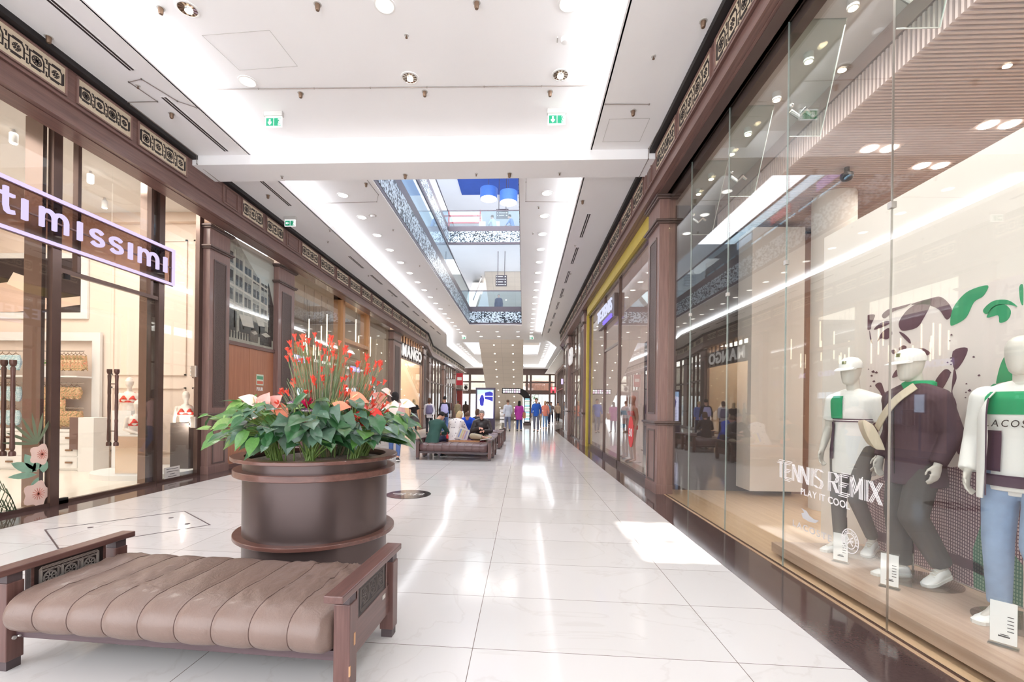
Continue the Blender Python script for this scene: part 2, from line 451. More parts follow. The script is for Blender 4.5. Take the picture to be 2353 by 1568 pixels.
    if jacket:
        mb = MB(); trunk(mb, .034, lo=.16 + coat_len, bw=1.05)
        for s in ('L', 'R'):
            sh, el, ha = J['sh' + s], J['el' + s], J['ha' + s]
            limb(mb, sh, el, .082 * B, .066 * B); limb(mb, el, el.lerp(ha, .98), .066 * B, .050 * B, flat1=True)
        blend(mb, 'jacket', jacket, root, vc, 6)
    if shoes:
        for s in ('L', 'R'):
            an, to = J['an' + s], J['toe' + s]; f2 = Vector((to.x - an.x, to.y - an.y, 0)).normalized()
            hp_ = an - Vector((0, 0, .088)) - f2 * .06; tp_ = to - Vector((0, 0, .029)) + f2 * .06
            if abs(an.z - to.z) > .2 or hp_.z < -.02: hp_ = an - f2 * .06; tp_ = an + (to - an).normalized() * .2
            ax2 = (tp_ - hp_).normalized(); sd = f2.cross(Vector((0, 0, 1))).normalized(); vv = sd.cross(ax2).normalized(); L_ = (tp_ - hp_).length; vv = vv if vv.z > 0 else -vv
            S = [(hp_ + ax2 * (u * L_) + vv * (h_ / 2), sd, vv, w_, h_ / 2) for (u, w_, h_) in ((0, .020, .05), (.03, .030, .078), (.12, .037, .096), (.28, .038, .104), (.42, .038, .088), (.58, .042, .062), (.78, .045, .048), (.92, .036, .038), (1, .014, .022))]
            mb = MB(); loft(mb, S, 16); o = mb.build('shoe', shoes if not isinstance(shoes, tuple) else shoes[0], root, smooth=True)
            if isinstance(shoes, tuple):
                mb = MB(); rows = [[hp_ + ax2 * (u * (L_ + .01) - .005) + sd * w_ * q_ + vv * e_ for q_, e_ in ((-1, 0), (1, 0), (1, .022), (-1, .022))] for (u, w_) in ((0, .026), (.1, .040), (.4, .042), (.75, .049), (.93, .038), (1, .018))]
                mb.grid(rows, closed_v=True); mb.f.append((0, 1, 2, 3)); mb.m.append(0); mb.f.append((23, 22, 21, 20)); mb.m.append(0); mb.build('sole', shoes[1], o)
    if hair:
        mb = MB(); S = []
        for (h, k_, o_) in ((-.02, 1.0, -.026), (.02, 1.10, -.020), (.055, 1.12, -.012), (.09, 1.0, -.010), (.115, .68, -.010), (.128, .25, -.010)):
            S.append((Hd + hu * h + f * o_, r, f, .075 * k_, .092 * k_))
        loft(mb, S)
        if hairstyle in ('long', 'tail'):
            L_ = .30 if hairstyle == 'long' else .2
            loft(mb, [(Hd + hu * .04 - f * .05, r, f, .07, .05), (Hd - hu * .06 - f * .075, r, f, .085, .045), (Hd - hu * .16 - f * .085, r, f, .085, .04), (Hd - hu * L_ - f * .07, r, f, .06, .028)])
        if hairstyle == 'bob':
            loft(mb, [(Hd + hu * .06 - f * .02, r, f, .088, .09), (Hd - hu * .02 - f * .045, r, f, .095, .075), (Hd - hu * .09 - f * .06, r, f, .085, .055), (Hd - hu * .11 - f * .06, r, f, .06, .04)])
        o = mb.build('hair', hair, root, smooth=False); o.data.polygons.foreach_set('use_smooth', [True] * len(o.data.polygons))
    return dict(fwd=fwd, f=f, r=r, hu=hu, ax=ax, up=up)
def cap_on(root, J, m, rot_brim=0.0, badge=None):
    Hd, f = J['head'], J['face'].normalized(); r = f.cross(Vector((0, 0, 1))).normalized(); hu = r.cross(f).normalized()
    mb = MB(); loft(mb, [(Hd + hu * .028, r, f, .083, .106), (Hd + hu * .06, r, f, .084, .106), (Hd + hu * .095, r, f, .074, .092), (Hd + hu * .122, r, f, .05, .062), (Hd + hu * .132, r, f, .012, .014)], 24)
    o = mb.build('cap', m, root, smooth=True)
    rows = []
    for i in range(9):
        a = pi * (i / 8); x = math.cos(a); y = math.sin(a)
        rows.append([Hd + hu * (.036 + .0) + r * (.080 * x) + f * (.06 + .045 * y * .9), Hd + hu * (.024 - .012 * y) + r * (.078 * x) + f * (.06 + .135 * y), Hd + hu * (.018 - .012 * y) + r * (.078 * x) + f * (.06 + .135 * y), Hd + hu * (.026) + r * (.080 * x) + f * (.06 + .045 * y * .9)])
    b = MB().grid(rows, closed_v=True); b.build('brim', m, o, smooth=True)
    if badge:
        c = Hd + hu * .082 + f * .093 + r * .0
        MB().add([c - r * .016 - hu * .014, c + r * .016 - hu * .014, c + r * .016 + hu * .014 - f * .006, c - r * .016 + hu * .014 - f * .006, c - r * .016 - hu * .014 + f * .012, c + r * .016 - hu * .014 + f * .012, c + r * .016 + hu * .014 + f * .004, c - r * .016 + hu * .014 + f * .004], [(0, 1, 2, 3), (7, 6, 5, 4), (0, 4, 5, 1), (1, 5, 6, 2), (2, 6, 7, 3), (3, 7, 4, 0)]).build('badge', badge, o)
    return o
# ------------------------------------------------------------------ common materials
WALN = wood('dark_walnut', (142, 111, 102), (122, 93, 86), 1.0, 'Z', 0.38)
WALNY = wood('dark_walnut_long', (124, 92, 84), (102, 74, 68), 1.0, 'Y', 0.38)
WALNX = wood('dark_walnut_cross', (138, 106, 97), (118, 88, 81), 1.0, 'X', 0.38)
DARK = mat('dark_bronze', (98, 80, 75), 0.35, 0.3, noise=(4, .06))
BLACK = mat('black_gap', (26, 20, 20), 0.6)
BEIGE = mat('fret_ground', (206, 190, 166), 0.6, noise=(12, .04))
FRET = mat('fret_dark', (44, 34, 32), 0.5)
CEIL = mat('ceiling_paint', (250, 248, 248), 0.9, noise=(0.8, .012))
WHITE = mat('white_paint', (240, 238, 236), 0.7, noise=(2, .01))
CREAM = mat('cream_plaster', (240, 232, 222), 0.8, noise=(2, .02))
CHROME = mat('chrome', (220, 218, 214), 0.12, 1.0, noise=(8, .02))
STEEL = mat('brushed_steel', (190, 184, 178), 0.3, 1.0, noise=(20, .05))
GLASS = glass('shop_glass', ior=1.5, add=.015)
GLASSD = glass('shop_glass_far', ior=1.5, add=0.06)
DIMW = mat('grey_white_plastic', (200, 196, 192), 0.5, noise=(5, .02))
LED = glow('led_strip', (246, 250, 255), 13.0)
LEDW = glow('lamp_glow_warm', (255, 240, 214), 14.0)
WARM = (1.0, 0.93, 0.86)

HS = 5.80      # side soffit
HC = 6.07      # centre ceiling
XL, XR = -5.90, 2.17          # fascia faces
GL, GR = -6.42, 2.37          # glass planes
Y0 = -4.0                     # behind the camera
YB0, YB1 = 7.78, 8.38         # cross beam
YJ = 27.6                     # where the mall widens
YE = 56.0                     # far end

# ------------------------------------------------------------------ floor
def floor_mat():
    m = mat('polished_marble_tiles', (233, 226, 220), 0.09); nt = m.node_tree; b = nt.nodes['Principled BSDF']
    b.inputs['Specular IOR Level'].default_value = 0.13
    tc = nt.nodes.new('ShaderNodeTexCoord'); mp = nt.nodes.new('ShaderNodeVectorMath'); mp.operation = 'ADD'
    sx = nt.nodes.new('ShaderNodeSeparateXYZ'); nt.links.new(tc.outputs['Object'], sx.inputs[0])
    sh = nt.nodes.new('ShaderNodeMath'); sh.operation = 'MULTIPLY_ADD'; sh.inputs[1].default_value = 0.033
    nt.links.new(sx.outputs[0], sh.inputs[0]); nt.links.new(sx.outputs[1], sh.inputs[2])
    cb = nt.nodes.new('ShaderNodeCombineXYZ'); nt.links.new(sx.outputs[0], cb.inputs[0]); nt.links.new(sh.outputs[0], cb.inputs[1])
    nt.links.new(cb.outputs[0], mp.inputs[0]); mp.inputs[1].default_value = (0.284 + 1.52 * 40, -2.69 + 0.742 * 60, 0)
    br = nt.nodes.new('ShaderNodeTexBrick'); br.offset = 0; br.squash = 1
    br.inputs['Scale'].default_value = 1; br.inputs['Brick Width'].default_value = 1.52; br.inputs['Row Height'].default_value = 0.742
    br.inputs['Mortar Size'].default_value = 0.0022; br.inputs['Mortar Smooth'].default_value = 0.0
    br.inputs['Color1'].default_value = lin((224, 220, 219)); br.inputs['Color2'].default_value = lin((218, 214, 212)); br.inputs['Mortar'].default_value = lin((120, 104, 98))
    nt.links.new(mp.outputs[0], br.inputs['Vector'])
    n = nt.nodes.new('ShaderNodeTexNoise'); n.inputs['Scale'].default_value = 0.9; n.inputs['Detail'].default_value = 7; n.inputs['Distortion'].default_value = 1.6
    nt.links.new(tc.outputs['Object'], n.inputs['Vector'])
    cr = nt.nodes.new('ShaderNodeValToRGB'); e = cr.color_ramp.elements
    e[0].position = 0.485; e[0].color = (1, 1, 1, 1); e[1].position = 0.515; e[1].color = (1, 1, 1, 1)
    k = cr.color_ramp.elements.new(0.5); k.color = (0.90, 0.885, 0.87, 1)
    nt.links.new(n.outputs['Fac'], cr.inputs[0])
    mx = nt.nodes.new('ShaderNodeMixRGB'); mx.blend_type = 'MULTIPLY'; mx.inputs[0].default_value = 0.6
    nt.links.new(br.outputs['Color'], mx.inputs[1]); nt.links.new(cr.outputs[0], mx.inputs[2]); nt.links.new(mx.outputs[0], b.inputs['Base Color'])
    return m
MARB = floor_mat()
GRAN = mat('dark_granite_border', (84, 66, 64), 0.07, noise=(60, .12), spec=0.6)
fl = box_o('floor', MARB, (-12, 9, Y0, YE + 6, -0.12, 0), kind='structure')
tag(fl, 'pale polished marble tile floor of the arcade', 'floor')
box_o('trim_1', GRAN, (GL - .05, -5.80, Y0, YJ, 0, 0.002), kind='structure')
box_o('trim_2', GRAN, (1.853, GR - .02, Y0, YJ - .6, 0, 0.002), kind='structure')
MB().prism([(1.853, YJ - .6), (GR - .02, YJ - .6), (4.2, 34.0), (3.55, 34.2)], 'z', 0, 0.002).build('trim_3', GRAN, kind='structure')
box_o('trim_4', GRAN, (3.55, 4.2, 34.1, YE, 0, 0.002), kind='structure')
MB().prism([(-5.8, YJ), (GL, YJ), (-7.2, 34), (-6.6, 34)], 'z', 0, 0.002).build('trim_5', GRAN, kind='structure')
box_o('trim_6', GRAN, (-7.2, -6.6, 34, YE, 0, 0.002), kind='structure')

# ------------------------------------------------------------------ ceilings
SI_L, SI_R = -4.85, 1.09     # inner soffit edges
def soffit(n, pts):
    MB().prism(pts, 'z', HS, HS + .04).build('ceiling_%d' % n if n > 1 else 'ceiling', CEIL, kind='structure')
# bay 1
soffit(1, [(XL + .0, Y0), (SI_L, Y0), (SI_L, YB0), (XL, YB0)])
soffit(2, [(SI_R, Y0), (XR, Y0), (XR, YB0), (SI_R, YB0)])
# bay 2 and the wide part (left, right)
soffit(3, [(XL, YB1), (SI_L, YB1), (SI_L, 28.2), (-5.75, 33.6), (-5.75, 52), (-7.6, 52), (-7.6, 34.6), (XL, YJ)])
soffit(4, [(SI_R, YB1), (XR, YB1), (XR, 27.0), (3.9, 34.6), (3.9, 52), (2.45, 52), (2.45, 34), (SI_R, 28.4)])
soffit(5, [(-7.6, 52), (3.9, 52), (3.9, YE), (-7.6, YE)])
def lip(n, pts, y=None):
    """upstand of the cove along a polyline"""
    mb = MB()
    for (a, b) in zip(pts, pts[1:]):
        d = (Vector(b) - Vector(a)).normalized(); nn = Vector((-d.y, d.x)) * 0.02
        A, B = Vector(a), Vector(b)
        mb.prism([tuple(A + nn), tuple(B + nn), tuple(B - nn), tuple(A - nn)], 'z', HS, HS + .10)
    return mb.build('trim_%d' % n, CEIL, kind='structure')
LPL1 = [(SI_L, Y0), (SI_L, YB0)]; LPR1 = [(SI_R, Y0), (SI_R, YB0)]
LPL2 = [(SI_L, YB1), (SI_L, 28.2), (-5.75, 33.6), (-5.75, 52), (-3.4, 52)]; LPR2 = [(SI_R, YB1), (SI_R, 28.4)]
LPR3 = [(2.1, 32.8), (2.45, 34), (2.45, 52), (0.0, 52)]
for i, l in enumerate((LPL1, LPR1, LPL2, LPR2, LPR3)): lip(7 + i, l)
# centre ceilings with the atrium opening left open
def slab(n, b): box_o('ceiling_%d' % n, CEIL, b, kind='structure')
slab(6, (XL, XR, Y0, YB0, HC, HC + .1))
HX0, HX1, HY0, HY1 = -3.17, -0.14, 8.9, 26.2
slab(7, (-5.9, HX0, YB1, 27.6, HC, HC + .1)); slab(8, (HX1, 2.17, YB1, 27.6, HC, HC + .1)); slab(9, (HX0, HX1, YB1, HY0, HC, HC + .1)); slab(10, (HX0, HX1, HY1, 32.0, HC, HC + .1))
slab(11, (-8.5, HX0, 27.6, 33.5, HC, HC + .1)); slab(12, (HX1, 4.6, 27.6, 33.5, HC, HC + .1))
slab(13, (-8.5, -4.55, 33.5, 52.4, HC, HC + .1)); slab(14, (1.25, 4.6, 33.5, 52.4, HC, HC + .1))
slab(15, (-4.55, -3.2, 41.8, 52.4, HC, HC + .1)); slab(16, (0.0, 1.25, 41.8, 52.4, HC, HC + .1)); slab(17, (-3.2, 0, 42, 52.4, HC, HC + .1))
slab(18, (-8.5, 4.6, 52.4, YE, HC, HC + .1))
# outer closing walls of the coves (above the soffits)
for i, (x0, x1) in enumerate(((XL - .1, XL), (XR, XR + .1))):
    box_o('trim_%d' % (12 + i), CEIL, (x0, x1, Y0, YJ, HS, HC), kind='structure')
# cross beam
tag(box_o('beam', CEIL, (XL - .3, XR + .2, YB0, YB1, 5.63, 6.6), kind='structure'), 'deep white downstand beam across the arcade ceiling', 'beam')

# LED strips lying in the coves, one lamp per run
def strip(pts, label, side=1):
    t = thing('cove_light', label, 'light', (pts[0][0], pts[0][1], HS), group=None)
    mb = MB()
    for a, b in zip(pts, pts[1:]):
        A, B = Vector(a), Vector(b); d = (B - A).normalized(); nn = Vector((-d.y, d.x)) * side
        p = [A + nn * .02, B + nn * .02, B + nn * .30, A + nn * .30]
        zz = [HS + .115, HS + .115, HC - .012, HC - .012]
        mb.add([(p[i].x, p[i].y, zz[i]) for i in range(4)] + [(p[i].x, p[i].y, zz[i] + .008) for i in range(4)], [(3, 2, 1, 0), (4, 5, 6, 7), (0, 1, 5, 4), (1, 2, 6, 5), (2, 3, 7, 6), (3, 0, 4, 7)])
    mb.build('light_strip', LED, t, world=True)
    return t
strip([(SI_L, Y0), (SI_L, YB0 - .45)], 'glowing cove strip on the left of the near ceiling bay')
strip([(SI_R, Y0), (SI_R, YB0 - .45)], 'glowing cove strip on the right of the near ceiling bay', -1)
strip(LPL2, 'long glowing cove strip above the restaurant and mango side, beyond the beam', 1)
strip(LPR2, 'glowing cove strip beyond the beam, above the lingerie shop side', -1)
strip(LPR3, 'short far glowing cove strip turning in at the end of the mall', -1)

# ------------------------------------------------------------------ fascia with fretwork panels
def rosette(mb, cx, cy, r, O, U, V, N, kind, lw):
    n = 16
    if kind == 0:
        mb.ribbon([(cx + r * math.cos(2 * pi * i / n), cy + r * math.sin(2 * pi * i / n)) for i in range(n)], lw, O, U, V, N, closed=True)
        for i in range(4):
            a = pi * i / 4 + .2
            mb.ribbon([(cx + r * .78 * math.cos(a), cy + r * .78 * math.sin(a)), (cx - r * .78 * math.cos(a), cy - r * .78 * math.sin(a))], lw * 1.15, O, U, V, N, th=.005)
    else:
        for i in range(4):
            a = pi / 4 + pi * i / 2
            mb.ribbon([(cx + r * .15 * math.cos(a), cy + r * .15 * math.sin(a)), (cx + r * .85 * math.cos(a), cy + r * .85 * math.sin(a))], lw * 1.7, O, U, V, N)
            a += pi / 4
            mb.ribbon([(cx + r * .95 * math.cos(a - .25), cy + r * .95 * math.sin(a - .25)), (cx + r * .6 * math.cos(a), cy + r * .6 * math.sin(a)), (cx + r * .95 * math.cos(a + .25), cy + r * .95 * math.sin(a + .25))], lw * .8, O, U, V, N)
def fret(mb, O, U, V, N, n, s, lw, start=0, lines=1):
    """running fret: n square cells of side s with rosettes, linked by stepped borders"""
    h = s
    for k in range(n):
        x0 = k * s
        cx, cy = x0 + s / 2, h / 2
        q = s * .36
        mb.ribbon([(cx - q, cy - q), (cx + q, cy - q), (cx + q, cy + q * .55), (cx + q * .7, cy + q), (cx - q, cy + q)], lw, O, U, V, N, closed=True)
        rosette(mb, cx, cy, s * .235, O, U, V, N, (k + start) % 2, lw * .8)
        e = s * .06
        mb.ribbon([(x0 + e, h * .16), (x0 + e, h * .84)] if k == 0 else [(x0 - .09 * s, h - e), (x0 + e * .3, h - e), (x0 + e * .3, h * .72)], lw, O, U, V, N)
        mb.ribbon([(x0 + s * .3, h - e), (x0 + s * .78, h - e)], lw, O, U, V, N)
        mb.ribbon([(x0 + s * .22, e), (x0 + s * .7, e)], lw, O, U, V, N)
        if k < n - 1:
            mb.ribbon([(x0 + s * 1.09, e), (x0 + s, e), (x0 + s, h * .3)], lw, O, U, V, N)
            mb.ribbon([(x0 + s * .86, h * .5), (x0 + s * 1.14, h * .5)], lw * .7, O, U, V, N)
        else:
            mb.ribbon([(x0 + s - e, h * .16), (x0 + s - e, h * .84)], lw, O, U, V, N)
        if lines > 1:
            mb.ribbon([(cx - q * 1.25, cy - q * 1.25), (cx + q * 1.25, cy - q * 1.25), (cx + q * 1.25, cy + q * 1.25), (cx - q * 1.25, cy + q * 1.25)], lw * .6, O, U, V, N, closed=True)

def fascia(n, side, x, ya, yb, panels, label):
    """side -1 left wall, +1 right wall. panels: list of (y0, y1, cells or 0 for a blank framed field)"""
    inn = -side    # towards the corridor
    root = MB().box(x, x + side * .30, ya, yb, 5.06, 5.76).build('trim_%d' % n, WALNY, kind='structure', world=True)
    tag(root, label, 'fascia')
    f = x + inn * .03
    MB().box(x, x + inn * .05, ya, yb, 5.02, 5.09).box(x, x + inn * .08, ya, yb, 4.98, 5.03).box(x, x + inn * .035, ya, yb, 5.27, 5.30).build('lower_moulding', WALNY, root, world=True)
    MB().box(x, x + inn * .10, ya, yb, 5.725, 5.80).build('shadow_gap', BLACK, root, world=True)
    MB().box(x + side * .28, x + side * .0, ya, yb, 4.97, 5.02).build('fascia_soffit', WALNY, root, world=True)
    last = ya; st = MB()
    z0, z1 = 5.36, 5.68
    for (a, b, c) in panels:
        fr = MB().box(x, x + inn * .02, a, b, z0 - .02, z0).box(x, x + inn * .02, a, b, z1, z1 + .02).box(x, x + inn * .02, a - .0, a + .02, z0, z1).box(x, x + inn * .02, b - .02, b, z0, z1)
        fr.build('panel_frame', WALN, root, world=True)
        if c:
            bg = MB().box(x - inn * .0, x + inn * .006, a + .02, b - .02, z0, z1); bg.build('fret_panel', BEIGE, root, world=True)
            s = min((b - a - .06) / c, .30); w = s * c
            mb = MB(); a0 = (a + b) / 2 - w / 2; zc = (z0 + z1) / 2 - s / 2
            if side < 0: fret(mb, (x + inn * .006, a0, zc), (0, 1, 0), (0, 0, 1), (inn, 0, 0), c, s, .016)
            else: fret(mb, (x + inn * .006, a0 + w, zc), (0, -1, 0), (0, 0, 1), (inn, 0, 0), c, s, .016)
            mb.build('fretwork', FRET, root, world=True)
        else:
            MB().box(x, x + inn * .008, a + .10, b - .10, z0 + .03, z1 - .03).build('blank_field', WALNY, root, world=True)
    return root
fascia(14, -1, XL, Y0, YB0, [(3.6, 4.55, 4), (4.62, 5.56, 4), (5.69, 6.53, 4), (6.64, 7.65, 4)], 'dark wooden fascia with fret panels above the glowing sign shop')
P2 = [(8.60, 9.06, 0), (9.20, 9.98, 3), (10.1, 10.85, 3), (10.98, 11.6, 0)]
y = 11.75
for k in range(5): P2.append((y, y + .98, 4)); y += 1.12
while y < YJ - 1.4:
    P2.append((y, y + 1.25, 5)); y += 1.4
fascia(15, -1, XL, YB0, YJ, P2, 'dark wooden fascia with fret panels running beyond the white beam, mango side')
fascia(16, 1, XR, Y0, YB0, [(3.0, 4.1, 4), (4.22, 5.37, 4), (5.48, 6.60, 4), (6.72, 7.70, 4)], 'dark wooden fascia with fret panels above the tall mannequin window')
P3 = [(7.98, 8.35, 0), (8.5, 9.3, 3), (9.42, 10.4, 4)]; y = 10.55
while y < 26.2: P3.append((y, y + 1.25, 5)); y += 1.4
fascia(17, 1, XR, YB0, YJ - .6, P3, 'dark wooden fascia with fret panels running beyond the white beam, lingerie sale side')
def fascia_slant(n, a, b, label, cells):
    """fascia over a slanted or far stretch between two plan points, facing the mall on its left-hand normal"""
    A, B = Vector(a), Vector(b); L = (B - A).length; ang = math.atan2(B.y - A.y, B.x - A.x)
    root = MB().box(0, L, -.3, 0, 5.06, 5.76).box(0, L, 0, .05, 4.98, 5.08).build('trim_%d' % n, WALNX, kind='structure')
    root.location = (A.x, A.y, 0); root.rotation_euler = (0, 0, ang); tag(root, label, 'fascia')
    MB().box(0, L, 0, .09, 5.72, 5.80).build('shadow_gap', BLACK, root)
    k = max(1, int(L / 1.45)); w = L / k
    for i in range(k):
        MB().box(i * w + .12, (i + 1) * w - .06, 0, .006, 5.36, 5.68).build('fret_panel', BEIGE, root)
        mb = MB(); fret(mb, (i * w + .14, .006, 5.38), (1, 0, 0), (0, 0, 1), (0, 1, 0), cells, .28 if w - .2 > cells * .28 else (w - .22) / cells, .016)
        mb.build('fretwork', FRET, root)
fascia_slant(18, (-6.75, 33.3), (XL, YJ), 'slanting dark fascia where the mango side steps back', 4)
fascia_slant(19, (-6.9, 52.5), (-6.75, 33.3), 'far dark fascia leading to the end wall behind the mango side', 4)
fascia_slant(20, (XR, YJ - .6), (3.45, 34.4), 'slanting dark fascia where the sale window side steps back', 4)
fascia_slant(21, (3.45, 34.4), (3.65, 53), 'far dark fascia leading to the end wall on the sale window side', 4)

# ------------------------------------------------------------------ columns
CARVE = mat('carved_dark_panel', (84, 66, 60), 0.5, noise=(60, .35), bump=(45, .5))
def pilaster(side, y0, y1, x, dx, label, group=None, carved=True):
    inn = -side
    t = thing('pilaster', label, 'pilaster', (x, (y0 + y1) / 2, 0), group=group)
    c = .10
    pts = [(x, y0 + .0), (x + side * dx, y0), (x + side * dx, y1), (x, y1)]
    MB().prism(pts, 'z', 0.0, 5.0).build('shaft', WALN, t, world=True, bevel=.006)
    MB().box(x - inn * -.012, x + side * (dx + .0), y0 - .012, y1 + .012, 0, .16).build('plinth', WALN, t, world=True, bevel=.004)
    for nm, z in (('capital', 4.93), ('upper_band', 4.52), ('lower_band', 1.18)):
        MB().box(x + inn * .07, x + side * dx, y0 - .07, y1 + .07, z, z + .035).box(x + inn * .045, x + side * dx, y0 - .045, y1 + .045, z - .03, z).build(nm, DARK, t, world=True, bevel=.008)
    if carved:
        w = (y1 - y0) * .26; m = (y0 + y1) / 2
        for (a, b) in ((1.36, 4.28), (.22, 1.04)):
            MB().box(x, x + inn * .012, m - w - .03, m + w + .03, a - .03, a).box(x, x + inn * .012, m - w - .03, m + w + .03, b, b + .03).box(x, x + inn * .012, m - w - .03, m - w, a, b).box(x, x + inn * .012, m + w, m + w + .03, a, b).build('panel_frame', DARK, t, world=True)
            MB().box(x, x + inn * .004, m - w, m + w, a, b).build('carved_panel', CARVE if a > 1 else WALN, t, world=True)
    return t
pilaster(-1, 8.74, 9.36, -6.24, .25, 'brown wooden pilaster between the glowing sign shop and the wooden corridor door')
pilaster(-1, 11.28, 12.08, -6.24, .25, 'brown wooden pilaster between the corridor door and the glazed restaurant')
pilaster(-1, 21.5, 22.9, -6.24, .25, 'brown wooden pilaster beside the mango shop front')
pilaster(-1, 28.1, 28.9, -6.24, .25, 'brown wooden pilaster at the far end of the mango shop front')
pilaster(1, 7.66, 8.33, 2.22, .26, 'tall brown pilaster between the mannequin window and the lingerie sale shop')
pilaster(1, 16.9, 17.7, 2.20, .27, 'brown pilaster behind the yellow framed lingerie front')
pilaster(1, 22.7, 24.3, 2.20, .27, 'brown pilaster by the far dark shop entrance')
# ================================================================== LEFT SIDE
FRAME = mat('shopfront_frame_dark', (104, 84, 77), 0.25, 0.6, noise=(6, .05))
INNERF = mat('shop_floor_pale', (246, 236, 222), 0.15, noise=(2, .02))
PURPLE = glow('sign_glow_violet_white', (206, 190, 255), .9)
SIGNW = glow('sign_glow_white', (224, 210, 255), .68)
PLATE = mat('sign_back_plate', (118, 92, 84), 0.4, noise=(3, .04))
LOGOW = mat('letter_white', (248, 246, 244), 0.4, noise=(5, .01))
LTHR = None
def shell(x0, x1, y0, y1, zc, wallm, floorm, ceilm, open_side, label=None):
    """room behind a shop front; open_side 'x0' or 'x1' is the glazed side"""
    if open_side == 'x1':
        box_o('wall_left', wallm, (x0 - .1, x0, y0, y1, 0, zc + .1), kind='structure')
    else:
        box_o('wall_right', wallm, (x1, x1 + .1, y0, y1, 0, zc + .1), kind='structure')
    box_o('wall_near', wallm, (x0, x1, y0 - .06, y0, 0, zc + .1), kind='structure')
    box_o('wall_far', wallm, (x0, x1, y1, y1 + .06, 0, zc + .1), kind='structure')
    box_o('floor', floorm, (x0, x1, y0, y1, 0.0, 0.006), kind='structure')
    box_o('ceiling', ceilm, (x0, x1, y0, y1, zc, zc + .08), kind='structure')

# ---- shop with the glowing sign
CR2 = mat('cream_shop_wall', (244, 226, 212), 0.75, noise=(1.2, .015))
shell(-12.2, GL - .02, 0.5, 9.40, 5.45, CR2, INNERF, WHITE, 'x1')
lamp('shop_lamp_warm', 'AREA', (-9.2, 5.0, 5.40), 150, WARM, 3.4, 6.0)
lamp('shop_lamp_podium', 'AREA', (-7.4, 7.6, 5.40), 60, WARM, 1.2, 1.2)
def window_front(n, x, y0, y1, z0, z1, label, posts=(), rails=(), side=-1, gl=GLASS, top=.10, sill=.05, splits=(), pw=.06, m=None, pd=.08, sw=.04):
    """glazed front as one structure: a frame with glass panes as children"""
    m = m or FRAME
    mb = MB()
    mb.box(x - .05, x + .03, y0, y1, z1 - top, z1); mb.box(x - sw, x + sw * .75, y0, y1, z0, z0 + sill)
    for p in posts: mb.box(x - pd / 2, x + pd / 2, p - pw / 2, p + pw / 2, z0, z1)
    for (a, b, z) in rails: mb.box(x - .03, x + .03, a, b, z - .03, z + .03)
    root = mb.build('window_%d' % n, m, kind='structure'); tag(root, label, 'shop window')
    ys = [y0] + sorted(splits) + [y1]
    for a, b in zip(ys, ys[1:]):
        MB().box(x - .006, x + .006, a + .003, b - .003, z0 + sill, z1 - top).build('pane', gl, root, world=True)
    return root
w1 = window_front(1, GL, 0.5, 8.72, 0.0, 5.36, 'tall glazed shop front behind the violet glowing sign', posts=(0.6, 4.5, 5.92, 7.72, 8.70), rails=((5.92, 7.72, 3.24), (4.5, 0.6, 3.24)), splits=(4.5, 5.92, 6.78, 7.72), pw=.12)
MB().box(GL - .04, GL + .04, 6.20, 6.25, 3.27, 5.26).box(GL - .04, GL + .04, 7.48, 7.53, 3.27, 5.26).build('upper_mullion', FRAME, w1, world=True)
MB().box(GL - .05, GL - .03, 7.49, 7.66, 0.0, 5.26).box(GL - .30, GL - .05, 7.64, 7.67, 0, 5.26).box(GL - .30, GL - .05, 5.80, 5.85, 0, 5.26).build('door_return', mat('bronze_return', (140, 122, 114), 0.18, 0.8, noise=(3, .04)), w1, world=True)
MB().box(GL - .02, GL + .02, 6.05, 6.12, 3.14, 3.21).box(GL - .03, GL + .03, 5.99, 6.12, .0, .08).build('door_hinge', BLACK, w1, world=True)
MB().box(GL + .035, GL + .05, .5, 8.72, 5.29, 5.325).build('head_strip', STEEL, w1, world=True)
# door pulls
PULL = mat('turned_bronze', (96, 66, 58), 0.35, 0.3, noise=(14, .12))
def pull(y, label):
    mb = MB(); mb.T = Matrix.Translation((GL, y, .74))
    for s in (0.06, -0.06):
        prof = [(.034, 0), (.036, .035), (.028, .06), (.016, .065), (.022, .08), (.026, .1), (.021, .35), (.024, .40), (.020, .42), (.024, .6), (.021, .8), (.024, .82), (.021, 1.0), (.026, 1.1), (.016, 1.12), (.028, 1.13), (.036, 1.16), (.034, 1.2)]
        mb.lathe(prof, (s, 0, 0), 14)
    mb.tube([(-.05, 0, .23), (.05, 0, .23)], .008).tube([(-.05, 0, .97), (.05, 0, .97)], .008)
    o = mb.build('door_handle', PULL, w1, smooth=True); o['label'] = label
pull(6.83, 'turned bronze pull handle on the glass door in front of the red bras')
pull(5.38, 'turned bronze pull handle on the near glass leaf, by the pale blue bras')

